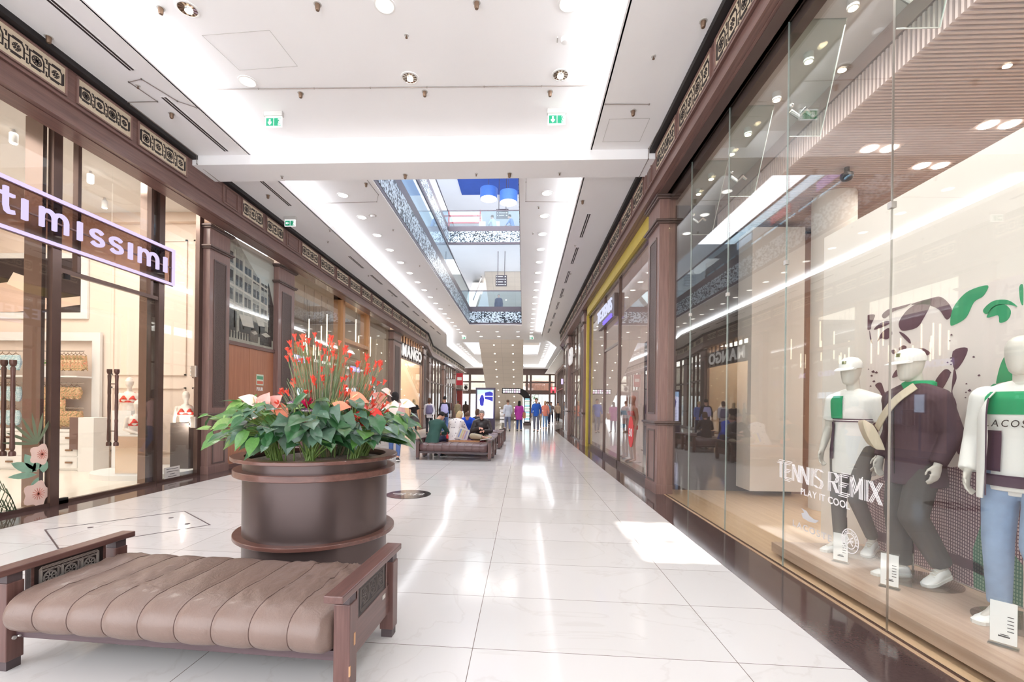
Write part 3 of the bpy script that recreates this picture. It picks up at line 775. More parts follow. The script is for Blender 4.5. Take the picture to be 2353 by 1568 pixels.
# sign
sg = thing('shop_sign', 'violet white glowing shop sign with big rounded lowercase letters in a light frame', 'sign', (-6.3, 2.5, 3.5))
MB().box(-6.34, -6.30, 2.4, 7.92, 3.53, 3.565).box(-6.34, -6.30, 2.4, 7.92, 4.135, 4.17).box(-6.34, -6.30, 7.89, 7.92, 3.53, 4.17).build('light_frame', PURPLE, sg, world=True)
MB().box(-6.38, -6.34, 2.4, 7.93, 3.52, 3.575).box(-6.38, -6.34, 2.4, 7.93, 4.125, 4.18).box(-6.38, -6.34, 7.88, 7.93, 3.52, 4.18).box(-6.36, -6.335, 2.4, 7.9, 3.83, 3.85).build('carrier_frame', PLATE, sg, world=True)
MB().box(-6.372, -6.366, 2.4, 7.9, 3.56, 4.14).build('tinted_backing', glass('tinted_backing', tint=(196, 178, 171), ior=1.3), sg, world=True)
def stroke_letter(kind, y0, y1, z0, z1, w=.047):
    mb = MB(); O = (-6.33, y0, z0); L = y1 - y0; Hh = z1 - z0
    if kind == 'i': mb.box(-6.33, -6.295, y0, y1, z0, z1)
    if kind == 't':
        pts = [(L * .42, Hh), (L * .42, .10), (L * .5, .045), (L * .66, .03), (L, .04)]
        mb.ribbon(pts, w, O, (0, 1, 0), (0, 0, 1), (1, 0, 0), th=.035); mb.ribbon([(0, Hh * .72), (L * 1.0, Hh * .72)], w * .8, O, (0, 1, 0), (0, 0, 1), (1, 0, 0), th=.035)
    if kind == 'm':
        h = w / 2
        def arch(a, b): 
            r = (b - a) / 2; return [(a, 0), (a, Hh - r - h)] + [(a + r - r * math.cos(pi * i / 8), Hh - r - h + r * math.sin(pi * i / 8)) for i in range(1, 8)] + [(b, Hh - r - h), (b, 0)]
        m1 = L / 2
        mb.ribbon(arch(h, m1), w, O, (0, 1, 0), (0, 0, 1), (1, 0, 0), th=.035); mb.ribbon(arch(m1, L - h), w, O, (0, 1, 0), (0, 0, 1), (1, 0, 0), th=.035)
        mb.ribbon([(h, 0), (h, Hh)], w, O, (0, 1, 0), (0, 0, 1), (1, 0, 0), th=.035)
    if kind == 's':
        pts = []
        cx = L / 2; rx = L / 2 - w / 2; ry = Hh / 4 - w / 4
        for i in range(11):
            a = math.radians(25 + i * 24.5); pts.append((cx + rx * math.cos(a), Hh - ry - w / 2 + ry * math.sin(a)))
        for i in range(11):
            a = math.radians(90 - i * 24.5); pts.append((cx + rx * math.cos(a), ry + w / 2 + ry * math.sin(a)))
        mb.ribbon(pts, w, O, (0, 1, 0), (0, 0, 1), (1, 0, 0), th=.035)
    return mb.build('letter', SIGNW, sg, world=True)
for k, a, b in (('i', 3.55, 3.61), ('n', 3.8, 4.15), ('t', 5.17, 5.33), ('i', 5.42, 5.48), ('m', 5.63, 6.00), ('i', 6.135, 6.195), ('s', 6.32, 6.54), ('s', 6.63, 6.86), ('i', 6.965, 7.03), ('m', 7.15, 7.56), ('i', 7.675, 7.74)):
    if k == 'n': continue
    stroke_letter(k, a, b, 3.715, 4.045 if k == 't' else 3.975)

# end wall mouldings, picture, casing
ew = 9.40
mo = MB()
def mould(x0, x1, z0, z1, w=.035):
    mo.box(x0, x1, ew - .03, ew, z0, z0 + w).box(x0, x1, ew - .03, ew, z1 - w, z1).box(x0, x0 + w, ew - .03, ew, z0, z1).box(x1 - w, x1, ew - .03, ew, z0, z1)
mould(-8.85, -8.1, .35, 1.75); mould(-8.85, -8.1, 2.0, 4.9); mould(-7.95, -7.2, .35, 1.75); mould(-7.95, -7.2, 2.0, 4.9); mould(-7.05, -6.55, .3, 1.75); mould(-7.05, -6.55, 1.95, 4.9)
mo.box(-12.2, -6.5, ew - .05, ew, 0, .25).box(-12.2, -6.5, ew - .12, ew, 5.25, 5.45)
mo.build('trim_22', CR2, kind='structure')
pic = thing('wall_picture', 'large framed dark and skin toned photograph high on the cream shop wall', 'picture', (-10.6, ew - .02, 3.8))
MB().box(-11.9, -9.39, ew - .05, ew - .01, 3.20, 4.62).build('mat_board', WHITE, pic, world=True)
SKN = mat('print_skin', (226, 196, 178), 0.6, noise=(2, .05)); DKP = mat('print_dark', (48, 34, 34), 0.5, noise=(5, .1)); LTP = mat('print_light', (244, 226, 208), 0.6, noise=(1, .03))
q = MB(); q.box(-11.8, -9.54, ew - .06, ew - .05, 3.34, 4.5); q.cur = 1
q.prism([(-11.8, 3.34), (-11.8, 3.9), (-11.1, 4.0), (-10.7, 3.72), (-10.2, 3.62), (-9.54, 3.68), (-9.54, 3.5), (-10.3, 3.40), (-11.0, 3.34)], 'y', ew - .065, ew - .06); q.cur = 2
q.prism([(-11.2, 3.95), (-11.05, 4.2), (-10.75, 4.1), (-10.7, 3.75)], 'y', ew - .07, ew - .06)
q.build('print', [DKP, SKN, LTP], pic, world=True)
# white shelving bay with casing
bay = thing('shelf_bay', 'white cased shelving bay set against the cream end wall', 'shelving', (-10.2, ew, 0))
MB().box(-12.1, -9.04, ew - .10, ew - .04, 2.72, 2.90).box(-9.22, -9.04, ew - .10, ew - .04, 0, 2.72).build('casing', WHITE, bay, world=True)
MB().box(-11.9, -9.2, ew - .45, ew - .02, 1.92, 1.95).build('shelf', WHITE, bay, world=True)
MB().tube([(-11.9, ew - .3, 2.47), (-9.2, ew - .3, 2.47)], .012).tube([(-11.9, ew - .3, 1.80), (-9.2, ew - .3, 1.80)], .01).tube([(-11.9, ew - .3, 1.28), (-9.2, ew - .3, 1.28)], .01).build('rail', STEEL, bay, world=True)
# drawer cabinets
BRASS = mat('cup_pull_brass', (150, 122, 96), 0.3, 0.8, noise=(20, .05))
def cabinet(x0, x1, label):
    t = thing('drawer_cabinet', label, 'cabinet', ((x0 + x1) / 2, 9.0, 0))
    MB().box(x0, x1, 8.84, 9.33, .03, .80).box(x0 - .02, x1 + .02, 8.82, 9.34, .80, .84).box(x0 + .02, x1 - .02, 8.86, 9.30, 0, .03).build('body', WHITE, t, world=True, bevel=.004)
    for k in range(3):
        z = .06 + k * .25
        dr = MB().box(x0 + .04, x1 - .04, 8.825, 8.845, z, z + .22).build('drawer', WHITE, t, world=True, bevel=.004)
        MB().box((x0 + x1) / 2 + .1, (x0 + x1) / 2 + .24, 8.80, 8.826, z + .1, z + .135).build('cup_pull', BRASS, dr, world=True)
cabinet(-9.75, -9.0, 'white three drawer cabinet by the shop plinth, under the floral garments')
cabinet(-11.2, -10.1, 'white three drawer cabinet farther into the shop, under the pale blue bras')
def floral(name, cs):
    m = mat(name, cs[0], .8); nt = m.node_tree; b = nt.nodes['Principled BSDF']; tc = nt.nodes.new('ShaderNodeTexCoord')
    n = nt.nodes.new('ShaderNodeTexNoise'); n.inputs['Scale'].default_value = 24; n.inputs['Detail'].default_value = 3; n.inputs['Distortion'].default_value = 1.0
    cr = nt.nodes.new('ShaderNodeValToRGB'); cr.color_ramp.interpolation = 'CONSTANT'; e = cr.color_ramp.elements; e[0].color = lin(cs[1]); e[1].position = .44; e[1].color = lin(cs[0])
    for p_, c_ in ((.54, cs[2]), (.60, cs[3])): k_ = e.new(p_); k_.color = lin(c_)
    nt.links.new(tc.outputs['Object'], n.inputs['Vector']); nt.links.new(n.outputs['Fac'], cr.inputs[0]); nt.links.new(cr.outputs[0], b.inputs['Base Color']); return m
# hanging garments: one small hanger with a garment each
def garment(x, y, z, w, h, m, label, group, kind='top'):
    t = thing('hanging_garment', label, 'garment', (x, y, z), R.uniform(-.3, .3) + pi / 2 * (kind == 'side'), group)
    MB().tube([(-w * .4, 0, -.02), (0, 0, .03), (w * .4, 0, -.02)], .006).tube([(0, 0, .03), (0, 0, .06), (.02, 0, .085)], .004).build('hanger', BRASS, t)
    rows = []
    for i in range(7):
        u = i / 6; zz = -.02 - h * u
        if kind == 'bra': ww = w * (.42 + .1 * math.sin(u * pi)); dd = .05 + .03 * math.sin(u * pi)
        else: ww = w * (.34 + .16 * min(1, u * 2)) ; dd = .035 + .02 * u
        rows.append([(ww * math.cos(2 * pi * j / 16), dd * math.sin(2 * pi * j / 16) + .008 * math.sin(j * 2.4 + i), zz + .02 * math.sin(j * 1.2) * u) for j in range(16)])
    MB().grid(rows, closed_v=True).build('cloth', m, t, smooth=True)
    return t
FLOR = floral('floral_cloth', [(206, 176, 130), (150, 128, 84), (216, 120, 92), (234, 214, 176)]); MINT = floral('pale_blue_lace', [(176, 204, 210), (212, 226, 228), (150, 184, 194), (226, 236, 236)]); VIO = mat('violet_cloth', (132, 104, 214), 0.7, noise=(10, .2))
for k in range(7): garment(-9.72 + k * .085, ew - .30, 2.40, .16, .30, FLOR, 'floral patterned top on the high rail beside the green plant', 'floral garments on the upper rail', 'side')
for k in range(6): garment(-10.15 + k * .09, ew - .30, 1.74, .24, .62 if k % 2 else .9, FLOR, 'long floral night dress on the middle rail under the plant shelf', 'long floral garments on the middle rail')
for k in range(3): garment(-9.58 + k * .12, ew - .30, 1.74, .2, .24, FLOR, 'floral bra on the middle rail beside the long dresses', 'floral bras on the middle rail', 'bra')
for k in range(5): garment(-9.72 + k * .10, ew - .30, 1.24, .2, .32, FLOR, 'floral briefs on the lowest rail above the drawer cabinet', 'floral garments on the lowest rail', 'bra')
for z in (2.40, 1.74, 1.24):
    for k in range(5): garment(-11.3 + k * .15, ew - .30, z, .26, .30, MINT, 'pale blue lace bra hanging deep in the shop', 'pale blue bras on the shop rails', 'bra')
for z in (2.40, 1.6): garment(-10.42, ew - .28, z, .14, .26, VIO, 'violet garment hanging beside the pale blue bras', 'violet garments beside the blue bras')
# potted herb
LEAFG = mat('herb_green', (104, 168, 52), 0.5, noise=(20, .2))
pp = thing('potted_plant', 'bright green bushy herb in a white pot on the shop shelf', 'plant', (-10.0, ew - .25, 1.95))
MB().lathe([(.10, 0), (.14, .2), (.13, .2), (.12, .17)], (0, 0, 0), 18).build('pot', WHITE, pp, smooth=True)
mb = MB()
for i in range(90):
    a = R.uniform(0, 2 * pi); r = R.uniform(.02, .2); z = .22 + R.uniform(0, .2) * (1 - r / .3)
    c = Vector((r * math.cos(a), r * math.sin(a) * .6, z)); d = Vector((math.cos(a), math.sin(a), .6)).normalized() * .045; s = Vector((-math.sin(a), math.cos(a), 0)) * .02
    mb.add([c, c + d * .5 + s, c + d, c + d * .5 - s], [(0, 1, 2, 3)])
mb.build('foliage', LEAFG, pp, kind='stuff')
# white pillar plinth with a dark panel
t = thing('plinth', 'tall white display plinth with a dark upright panel, beside the drawer cabinet', 'plinth', (-9.05, 9.0, 0))
MB().box(-8.95, -8.62, 8.75, 9.1, 0, 1.10).build('block', WHITE, t, world=True, bevel=.005)
MB().box(-9.14, -8.95, 8.76, 8.80, .45, 1.10).build('dark_panel', PLATE, t, world=True)
# podium, pedestals and busts
t = thing('podium', 'low round white podium on the shop floor behind the glass door', 'podium', (-7.35, 8.55, 0))
MB().lathe([(.95, 0), (.95, .10), (.93, .11), (0.01, .11)], (0, 0, 0), 48, squash=(.92, .8)).build('step', WHITE, t, smooth=True)
MIRR = mat('mirror_side', (226, 216, 206), 0.04, 1.0, noise=(3, .02))
t = thing('pedestal', 'mirrored pedestal under the low bust in the red bra', 'pedestal', (-7.1, 8.15, .11))
MB().box(-7.42, -6.92, 7.95, 8.35, .11, .80).build('block', MIRR, t, world=True, bevel=.004)
MB().box(-7.44, -6.90, 7.93, 8.37, .80, .83).build('top', WHITE, t, world=True)
t = thing('pedestal', 'tall white pedestal under the upright bust in the red bra', 'pedestal', (-7.95, 8.8, .11))
MB().box(-8.12, -7.72, 8.62, 9.0, .11, 1.25).build('block', WHITE, t, world=True, bevel=.004)
t = thing('pedestal', 'dark pedestal beside the door post, under the bust seen past the post', 'pedestal', (-6.8, 8.9, .0))
MB().box(-7.0, -6.62, 8.72, 9.08, 0, 1.02).build('block', mat('grey_pedestal', (110, 98, 92), .3, noise=(4, .05)), t, world=True, bevel=.004)
# light sign plate on the glass
t = thing('notice_plate', 'small pale notice plate low on the glass beside the door post', 'notice', (GL + .012, 8.0, .03))
MB().box(GL + .008, GL + .016, 7.86, 8.22, .02, .25).build('plate', mat('pale_plate', (214, 208, 202), .4, noise=(3, .02)), t, world=True)
mb = MB()
for k, (a, b) in enumerate(((.04, .32), (.05, .33), (.12, .24), (.08, .28))): mb.box(GL + .016, GL + .018, 7.86 + a, 7.86 + b, .21 - k * .045, .218 - k * .045)
mb.build('printed_lines', FRET, t, world=True)
# pillar spot boxes
for z, l in ((1.93, 'upper'), (.93, 'lower')):
    t = thing('spot_box', '%s pale metal box with small spot lamps on the door side frame' % l, 'spot lamp', (-6.42, 8.66, z))
    MB().box(-6.50, -6.40, 8.60, 8.72, z, z + .22).build('housing', mat('pale_metal', (196, 188, 180), .3, .6, noise=(9, .04)), t, world=True, bevel=.004)
    for k in range(3): MB().ball((-6.515, 8.63, z + .04 + k * .07), .022, 6).build('bulb', LEDW if (z < 1 and k == 0) else WHITE, t, world=True, smooth=True)
lamp('spot_box_light', 'POINT', (-6.62, 8.58, 1.0), 6, (1, .95, .88), .02)
# small track spots on the shop ceiling
for k, (x, y) in enumerate(((-7.6, 5.2), (-7.6, 6.4), (-7.6, 7.6), (-9.2, 6.6), (-9.2, 8.0), (-10.6, 7.2), (-8.3, 8.6))):
    t = thing('track_spot', 'small white ceiling spot inside the glowing sign shop', 'ceiling light', (x, y, 5.25), group='ceiling spots inside the glowing sign shop')
    MB().lathe([(.05, 0), (.05, .14), (.03, .16), (.02, .2)], (0, 0, 0), 14).build('housing', WHITE, t, smooth=True)
    MB().lathe([(.04, -.006), (.04, -.001)], (0, 0, 0), 12).build('lens', LEDW, t)
# botanical stickers on the glass
GRN1 = mat('sticker_green', (138, 174, 150), .6, noise=(10, .15)); GRN2 = mat('sticker_fern', (112, 124, 98), .6, noise=(10, .1)); PNK = mat('sticker_pink', (240, 208, 194), .6, noise=(6, .06)); RDC = mat('sticker_red', (206, 122, 106), .6, noise=(12, .15))
st = thing('window_sticker', 'printed botanical sticker of leaves, ferns and pale pink flowers on the glass', 'sticker', (GL + .01, 5.4, .1))
xg = GL + .008
def leafpoly(cy, cz, L, w, a, n=6):
    P = []
    for i in range(n + 1): u = i / n; P.append((u * L, w * math.sin(pi * u) ** .8))
    for i in range(n - 1, 0, -1): u = i / n; P.append((u * L, -w * math.sin(pi * u) ** .8))
    return [(cy + p[0] * math.cos(a) - p[1] * math.sin(a), cz + p[0] * math.sin(a) + p[1] * math.cos(a)) for p in P]
for (cy, cz, L, w, a) in ((5.72, .50, .34, .06, 2.7), (5.70, .52, .26, .06, 2.1), (5.66, .50, .22, .05, .9), (5.72, .46, .34, .04, 3.1), (5.74, .42, .2, .04, 4.2), (5.80, .47, .18, .06, 1.5)):
    MB().prism(leafpoly(cy, cz, L, w, a), 'x', xg, xg + .002).build('leaf', GRN1, st, world=True)
for k in range(7):
    a = 1.1 + k * .32
    MB().prism(leafpoly(5.72, .86, .42, .02, a), 'x', xg, xg + .002).build('blade', GRN2, st, world=True)
for (cy, cz, r) in ((5.76, .72, .13), (5.72, .20, .16)):
    fl_ = MB(); pts = [(cy + r * (1 + .15 * math.cos(5 * t_)) * math.cos(t_), cz + r * (1 + .15 * math.cos(5 * t_)) * math.sin(t_)) for t_ in [2 * pi * i / 30 for i in range(30)]]
    pts = [(min(y_, 5.855), z_) for y_, z_ in pts]
    fl_.prism(pts, 'x', xg + .001, xg + .003).build('flower', PNK, st, world=True)
    rr = MB()
    for i in range(14):
        t_ = 2 * pi * i / 14; rr.ribbon([(0, 0), (r * .5 * math.cos(t_), r * .5 * math.sin(t_))], .008, (xg + .003, cy + .02, cz), (0, 1, 0), (0, 0, 1), (1, 0, 0), th=.001)
    rr.build('flower_heart', RDC, st, world=True)
for (y0_, z0_, a0) in ((4.9, .42, 0.2), (4.8, .12, .5), (5.0, .05, .35)):
    fr = MB(); P = [(u * .75 * math.cos(a0 - u * .9), u * .75 * math.sin(a0 - u * .9) + .1 * u) for u in [i / 14 for i in range(15)]]
    fr.ribbon(P, .008, (xg, y0_, z0_), (0, 1, 0), (0, 0, 1), (1, 0, 0), th=.002)
    for i in range(1, 15):
        l = .16 * math.sin(pi * i / 15.5)
        for s in (1, -1):
            fr.ribbon([P[i], (P[i][0] - .4 * l, P[i][1] + s * l)], .010, (xg, y0_, z0_), (0, 1, 0), (0, 0, 1), (1, 0, 0), th=.002)
    fr.build('fern', GRN2, st, world=True)

# ---- corridor door and street photograph
DOORW = wood('red_brown_veneer', (180, 122, 90), (160, 102, 74), .5, 'Z', .35)
dr = MB().box(-6.42, -6.36, 9.36, 10.27, 0, 2.70).build('door_1', DOORW, kind='structure'); tag(dr, 'red brown veneered wooden door wall below the street photograph', 'door')
MB().box(-6.42, -6.36, 10.28, 11.28, 0, 2.70).build('door_leaf', DOORW, dr, world=True)
MB().box(-6.43, -6.375, 10.265, 10.285, 0, 2.70).build('door_gap', BLACK, dr, world=True)
MB().box(-6.42, -6.32, 9.36, 11.28, 2.70, 2.78).box(-6.42, -6.32, 9.36, 11.28, 0, .10).build('door_rail', WALNY, dr, world=True)
t = thing('door_notice', 'small green and red notice with the word FLUR under it on the veneered door', 'notice', (-6.355, 10.75, 1.85))
q = MB(); q.box(-6.36, -6.352, 10.55, 10.84, 1.86, 2.12); q.cur = 1; q.box(-6.352, -6.35, 10.57, 10.82, 2.0, 2.08); q.cur = 2; q.box(-6.352, -6.35, 10.57, 10.82, 1.89, 1.96)
q.build('plate', [mat('notice_pale', (214, 226, 206), .5, noise=(4, .02)), mat('notice_green', (92, 160, 120), .5, noise=(4, .02)), mat('notice_red', (214, 110, 84), .5, noise=(4, .02))], t, world=True)
letters('FLUR', LOGOW, (-6.36, 10.57, 1.73), (0, 1, 0), (0, 0, 1), .085, .26, t, .008, off=.02)
PH = [mat('photo_sky', (228, 226, 218), .25, noise=(1, .02)), mat('photo_stone', (186, 178, 166), .25, noise=(8, .25)), mat('photo_dark', (66, 58, 54), .25, noise=(20, .4)), mat('photo_pale', (214, 206, 192), .25, noise=(8, .08)), mat('photo_mid', (104, 94, 84), .25, noise=(25, .5))]
ph = thing('street_photograph', 'large black and white photograph of an old city street above the wooden door', 'picture', (-6.37, 10.3, 2.8))
q = MB(); q.box(-6.42, -6.375, 9.36, 11.28, 2.78, 5.06)
x0p = -6.375
def PP(i, pts, d=.002): q.cur = i; q.prism(pts, 'x', x0p, x0p + d)
PP(1, [(9.37, 2.79), (9.37, 5.05), (9.75, 5.05), (10.2, 4.72), (10.75, 4.32), (11.0, 4.2), (11.0, 3.2), (10.8, 2.79)])
PP(3, [(9.37, 2.79), (11.27, 2.79), (11.27, 3.0), (10.3, 3.08), (9.37, 3.0)], .003)
PP(2, [(11.0, 3.3), (11.0, 4.3), (11.05, 4.42), (11.12, 4.25), (11.27, 3.9), (11.27, 3.0), (11.0, 3.05)], .004)
for r_, zt in enumerate((4.62, 4.22, 3.82)):
    for c_ in range(5):
        y_ = 9.42 + c_ * .33; s_ = 1 - (y_ - 9.4) * .22; zc_ = 3.0 + (zt - 3.0) * (1 - (y_ - 9.4) * .17)
        PP(2, [(y_, zc_ - .12 * s_), (y_, zc_ + .13 * s_), (y_ + .24, zc_ + .11 * s_), (y_ + .24, zc_ - .13 * s_)], .004)
        PP(3, [(y_ + .105, zc_ - .12 * s_), (y_ + .105, zc_ + .12 * s_), (y_ + .125, zc_ + .12 * s_), (y_ + .125, zc_ - .12 * s_)], .005)
for c_ in range(6):
    y_ = 9.38 + c_ * .32; PP(3, [(y_, 3.1), (y_, 4.95 - c_ * .13), (y_ + .045, 4.93 - c_ * .13), (y_ + .045, 3.1)], .005)
for zt in (4.43, 4.02, 3.62): PP(3, [(9.37, zt), (9.37, zt + .05), (11.0, zt - .22 + .04), (11.0, zt - .22)], .006)
PP(2, [(9.37, 3.02), (9.37, 3.5), (9.8, 3.46), (9.8, 3.02)], .005); PP(2, [(9.9, 3.02), (9.9, 3.42), (10.9, 3.3), (10.9, 3.02)], .005)
PP(3, [(9.88, 3.42), (10.02, 3.18), (10.45, 3.2), (10.36, 3.44)], .008); PP(3, [(10.5, 3.48), (10.62, 3.28), (10.88, 3.3), (10.8, 3.5)], .008)
PP(4, [(10.3, 2.86), (10.3, 3.1), (10.5, 3.18), (10.62, 3.08), (10.62, 2.86)], .009); PP(3, [(10.34, 3.08), (10.5, 3.14), (10.6, 3.08), (10.46, 3.04)], .010)
PP(2, [(10.7, 2.84), (10.7, 3.12), (10.95, 3.2), (11.2, 3.12), (11.2, 2.84)], .009); PP(3, [(10.74, 3.1), (10.95, 3.17), (11.15, 3.1), (10.95, 3.05)], .010)
for c_ in range(9):
    y_ = 9.45 + c_ * .1; PP(2, [(y_, 2.86), (y_ - .01, 3.0), (y_ + .02, 3.04), (y_ + .05, 3.0), (y_ + .04, 2.86)], .009)
q.build('print', PH, ph, world=True)
MB().box(-6.37, -6.362, 9.36, 11.28, 2.785, 5.055).build('cover_glass', glass('picture_glass', ior=1.35), ph, world=True)
box_o('wall_left', WALN, (-6.6, -6.435, 9.47, 11.3, 0, 5.0), kind='structure')


# ---- glazed restaurant / VERO MODA bay
GREI = mat('greige_wall', (178, 164, 150), .8, noise=(1.5, .03)); GREC = mat('greige_ceiling', (206, 196, 184), .8, noise=(1.5, .02))
shell(-11.5, GL - .02, 12.05, 21.55, 5.3, GREI, mat('restaurant_floor', (120, 98, 84), .25, noise=(4, .1)), GREC, 'x1')
lamp('restaurant_lamp', 'AREA', (-9.0, 16.5, 5.25), 110, (1.0, .88, .74), 3.0, 7.0)
w2 = window_front(2, GL, 12.08, 21.5, 0.0, 5.25, 'tall frameless glazing of the restaurant beside the planter flowers', splits=(13.2, 14.4, 15.65, 18.4, 19.5, 20.5), top=.06)
MB().box(GL + .03, GL + .05, 12.08, 21.5, 5.16, 5.19).build('head_strip', STEEL, w2, world=True)
OAK = wood('warm_oak', (204, 154, 108), (184, 132, 88), .6, 'Z', .4)
t = thing('oak_portal', 'warm oak door portal set in the restaurant glazing', 'door frame', (GL, 17, 0))
MB().box(GL - .25, GL + .10, 15.62, 15.80, 0, 5.22).build('post', OAK, t, world=True, bevel=.004)
MB().box(GL - .25, GL + .10, 18.25, 18.43, 0, 5.22).build('post', OAK, t, world=True, bevel=.004)
MB().box(GL - .25, GL + .10, 15.62, 18.43, 5.06, 5.24).build('head', OAK, t, world=True, bevel=.004)
MB().box(GL - .25, GL + .10, 15.80, 18.25, 3.62, 3.76).build('transom', OAK, t, world=True, bevel=.004)
mb = MB()
for k in range(14): mb.box(-10.6, -10.5, 12.4 + k * .22, 12.5 + k * .22, 0, 5.2)
for k in range(22): mb.box(-9.4, -9.3, 15.9 + k * .18, 15.98 + k * .18, 0, 3.9)
mb.build('slat_wall', OAK, None); tag(bpy.data.objects['slat_wall'], 'upright oak slats lining the restaurant behind the glazing', 'slat wall')
box_o('wall_left', mat('dark_back_wall', (84, 68, 58), .6, noise=(2, .1)), (-10.9, -10.7, 15.2, 21.4, 0, 3.6), kind='structure')
TUBE = glow('tube_glow', (255, 232, 200), 5.0)
proto = None
for k in range(34):
    y = 12.5 + (k % 17) * .52 + R.uniform(-.1, .1); x = -7.0 - (k // 17) * 1.1 - R.uniform(0, .7); L = R.choice((.35, .6, .9, 1.2)); z = R.uniform(3.0, 3.8)
    t = thing('pendant_tube', 'slim glowing pendant tube hanging in the restaurant', 'pendant light', (x, y, z), group='pendant tube lights in the restaurant')
    MB().tube([(0, 0, 0), (0, 0, L)], .018, 8).build('glowing_tube', TUBE, t)
    MB().tube([(0, 0, L), (0, 0, 5.3 - z)], .004, 5).build('cord', BLACK, t)
t = thing('fashion_sign', 'violet glowing VERO MODA letters behind the near restaurant glazing', 'sign', (-6.62, 12.3, 2.65))
letters('VERO MODA', PURPLE, (-6.66, 11.75, 2.66), (0, 1, 0), (0, 0, 1), .20, 1.75, t, .04, off=.02)
t = thing('fashion_sign', 'violet glowing VERO MODA letters beyond the oak portal', 'sign', (-6.62, 17.5, 2.65))
letters('VERO MODA', PURPLE, (-6.66, 17.2, 2.70), (0, 1, 0), (0, 0, 1), .20, 2.2, t, .04, off=.02)
t = thing('menu_screen', 'small bright blue white screen behind the restaurant glazing', 'screen', (-7.2, 14.3, 1.5))
MB().box(-7.22, -7.18, 14.1, 14.5, 1.35, 1.95).build('case', BLACK, t, world=True); MB().box(-7.22, -7.19, 14.27, 14.33, .03, 1.35).box(-7.35, -7.05, 14.15, 14.45, .006, .03).build('stand', BLACK, t, world=True)
MB().box(-7.179, -7.175, 14.13, 14.47, 1.38, 1.92).build('display', glow('screen_blue', (206, 226, 255), 1.6), t, world=True)
t = thing('counter', 'long pale counter with small lit menu boards in the restaurant', 'counter', (-8.2, 19.5, 0))
MB().box(-8.5, -7.9, 18.7, 21.2, 0, 1.1).build('body', GREI, t, world=True)
MB().box(-8.55, -7.85, 18.65, 21.25, 1.1, 1.15).build('top', WHITE, t, world=True)
for k in range(5): MB().box(-7.9, -7.86, 18.8 + k * .46, 19.15 + k * .46, 1.9, 2.15).build('menu_board', glow('screen_blue', (206, 226, 255), 1.6), t, world=True)
MB().box(-8.0, -7.9, 18.7, 21.2, 1.86, 1.9).box(-7.98, -7.92, 18.72, 18.78, 1.15, 1.9).box(-7.98, -7.92, 21.1, 21.16, 1.15, 1.9).build('board_rail', BLACK, t, world=True)

# ---- MANGO
SAND = mat('sand_wall', (236, 208, 176), .7, noise=(1.5, .03))
shell(-10.5, -6.42, 22.6, 28.3, 5.2, SAND, mat('sand_floor', (216, 190, 160), .2, noise=(3, .05)), mat('sand_ceiling', (240, 222, 200), .8, noise=(1, .02)), 'x1')
lamp('mango_lamp', 'AREA', (-8.2, 25.5, 5.1), 260, WARM, 2.6, 4.6)
w3 = window_front(3, -6.36, 22.9, 28.1, 0.02, 5.15, 'glazed mango shop front with a row of small top lights', posts=(23.0, 28.05), rails=((22.9, 28.1, 3.85),), splits=(24.6, 26.3), m=mat('mango_frame', (150, 130, 116), .4, .3, noise=(5, .04)))
mb = MB()
for k in range(8): mb.box(-6.40, -6.32, 23.6 + k * .55, 23.65 + k * .55, 3.88, 5.06)
mb.build('top_mullion', FRAME, w3, world=True)
MB().box(-6.44, -6.38, 22.95, 28.1, 3.88, 4.72).build('sign_panel', mat('taupe_panel', (112, 98, 92), .5, noise=(4, .03)), w3, world=True)
t = thing('mango_sign', 'big white MANGO letters on the far shop front', 'sign', (-6.2, 22.9, 3.95))
letters('MANGO', mat('mango_letter', (255, 252, 248), .4, emit=((1, 1, 1), .25), noise=(3, .01)), (-6.30, 23.3, 4.0), (0, 1, 0), (0, 0, 1), .62, 4.4, t, .03, off=.03)
mb = MB()
for k in range(30): mb.box(-9.6, -9.5, 22.8 + k * .18, 22.86 + k * .18, 0, 5.1)
mb.build('slat_wall', SAND, None); tag(bpy.data.objects['slat_wall.001'], 'warm sand coloured upright slats at the back of the mango shop', 'slat wall')
for k in range(2):
    t = thing('drum_lampshade', 'pale drum lampshade hanging in the mango window', 'lampshade', (-7.6, 24.0 + k * 1.1, 2.2), group='drum lampshades in the mango window')
    MB().lathe([(.3, 0), (.3, .55), (.29, .55), (.29, 0)], (0, 0, 0), 24).build('shade', glow('shade_glow', (255, 236, 200), 1.3), t, smooth=True)
    MB().tube([(0, 0, .5), (0, 0, 3.0)], .006, 5).build('cord', BLACK, t)

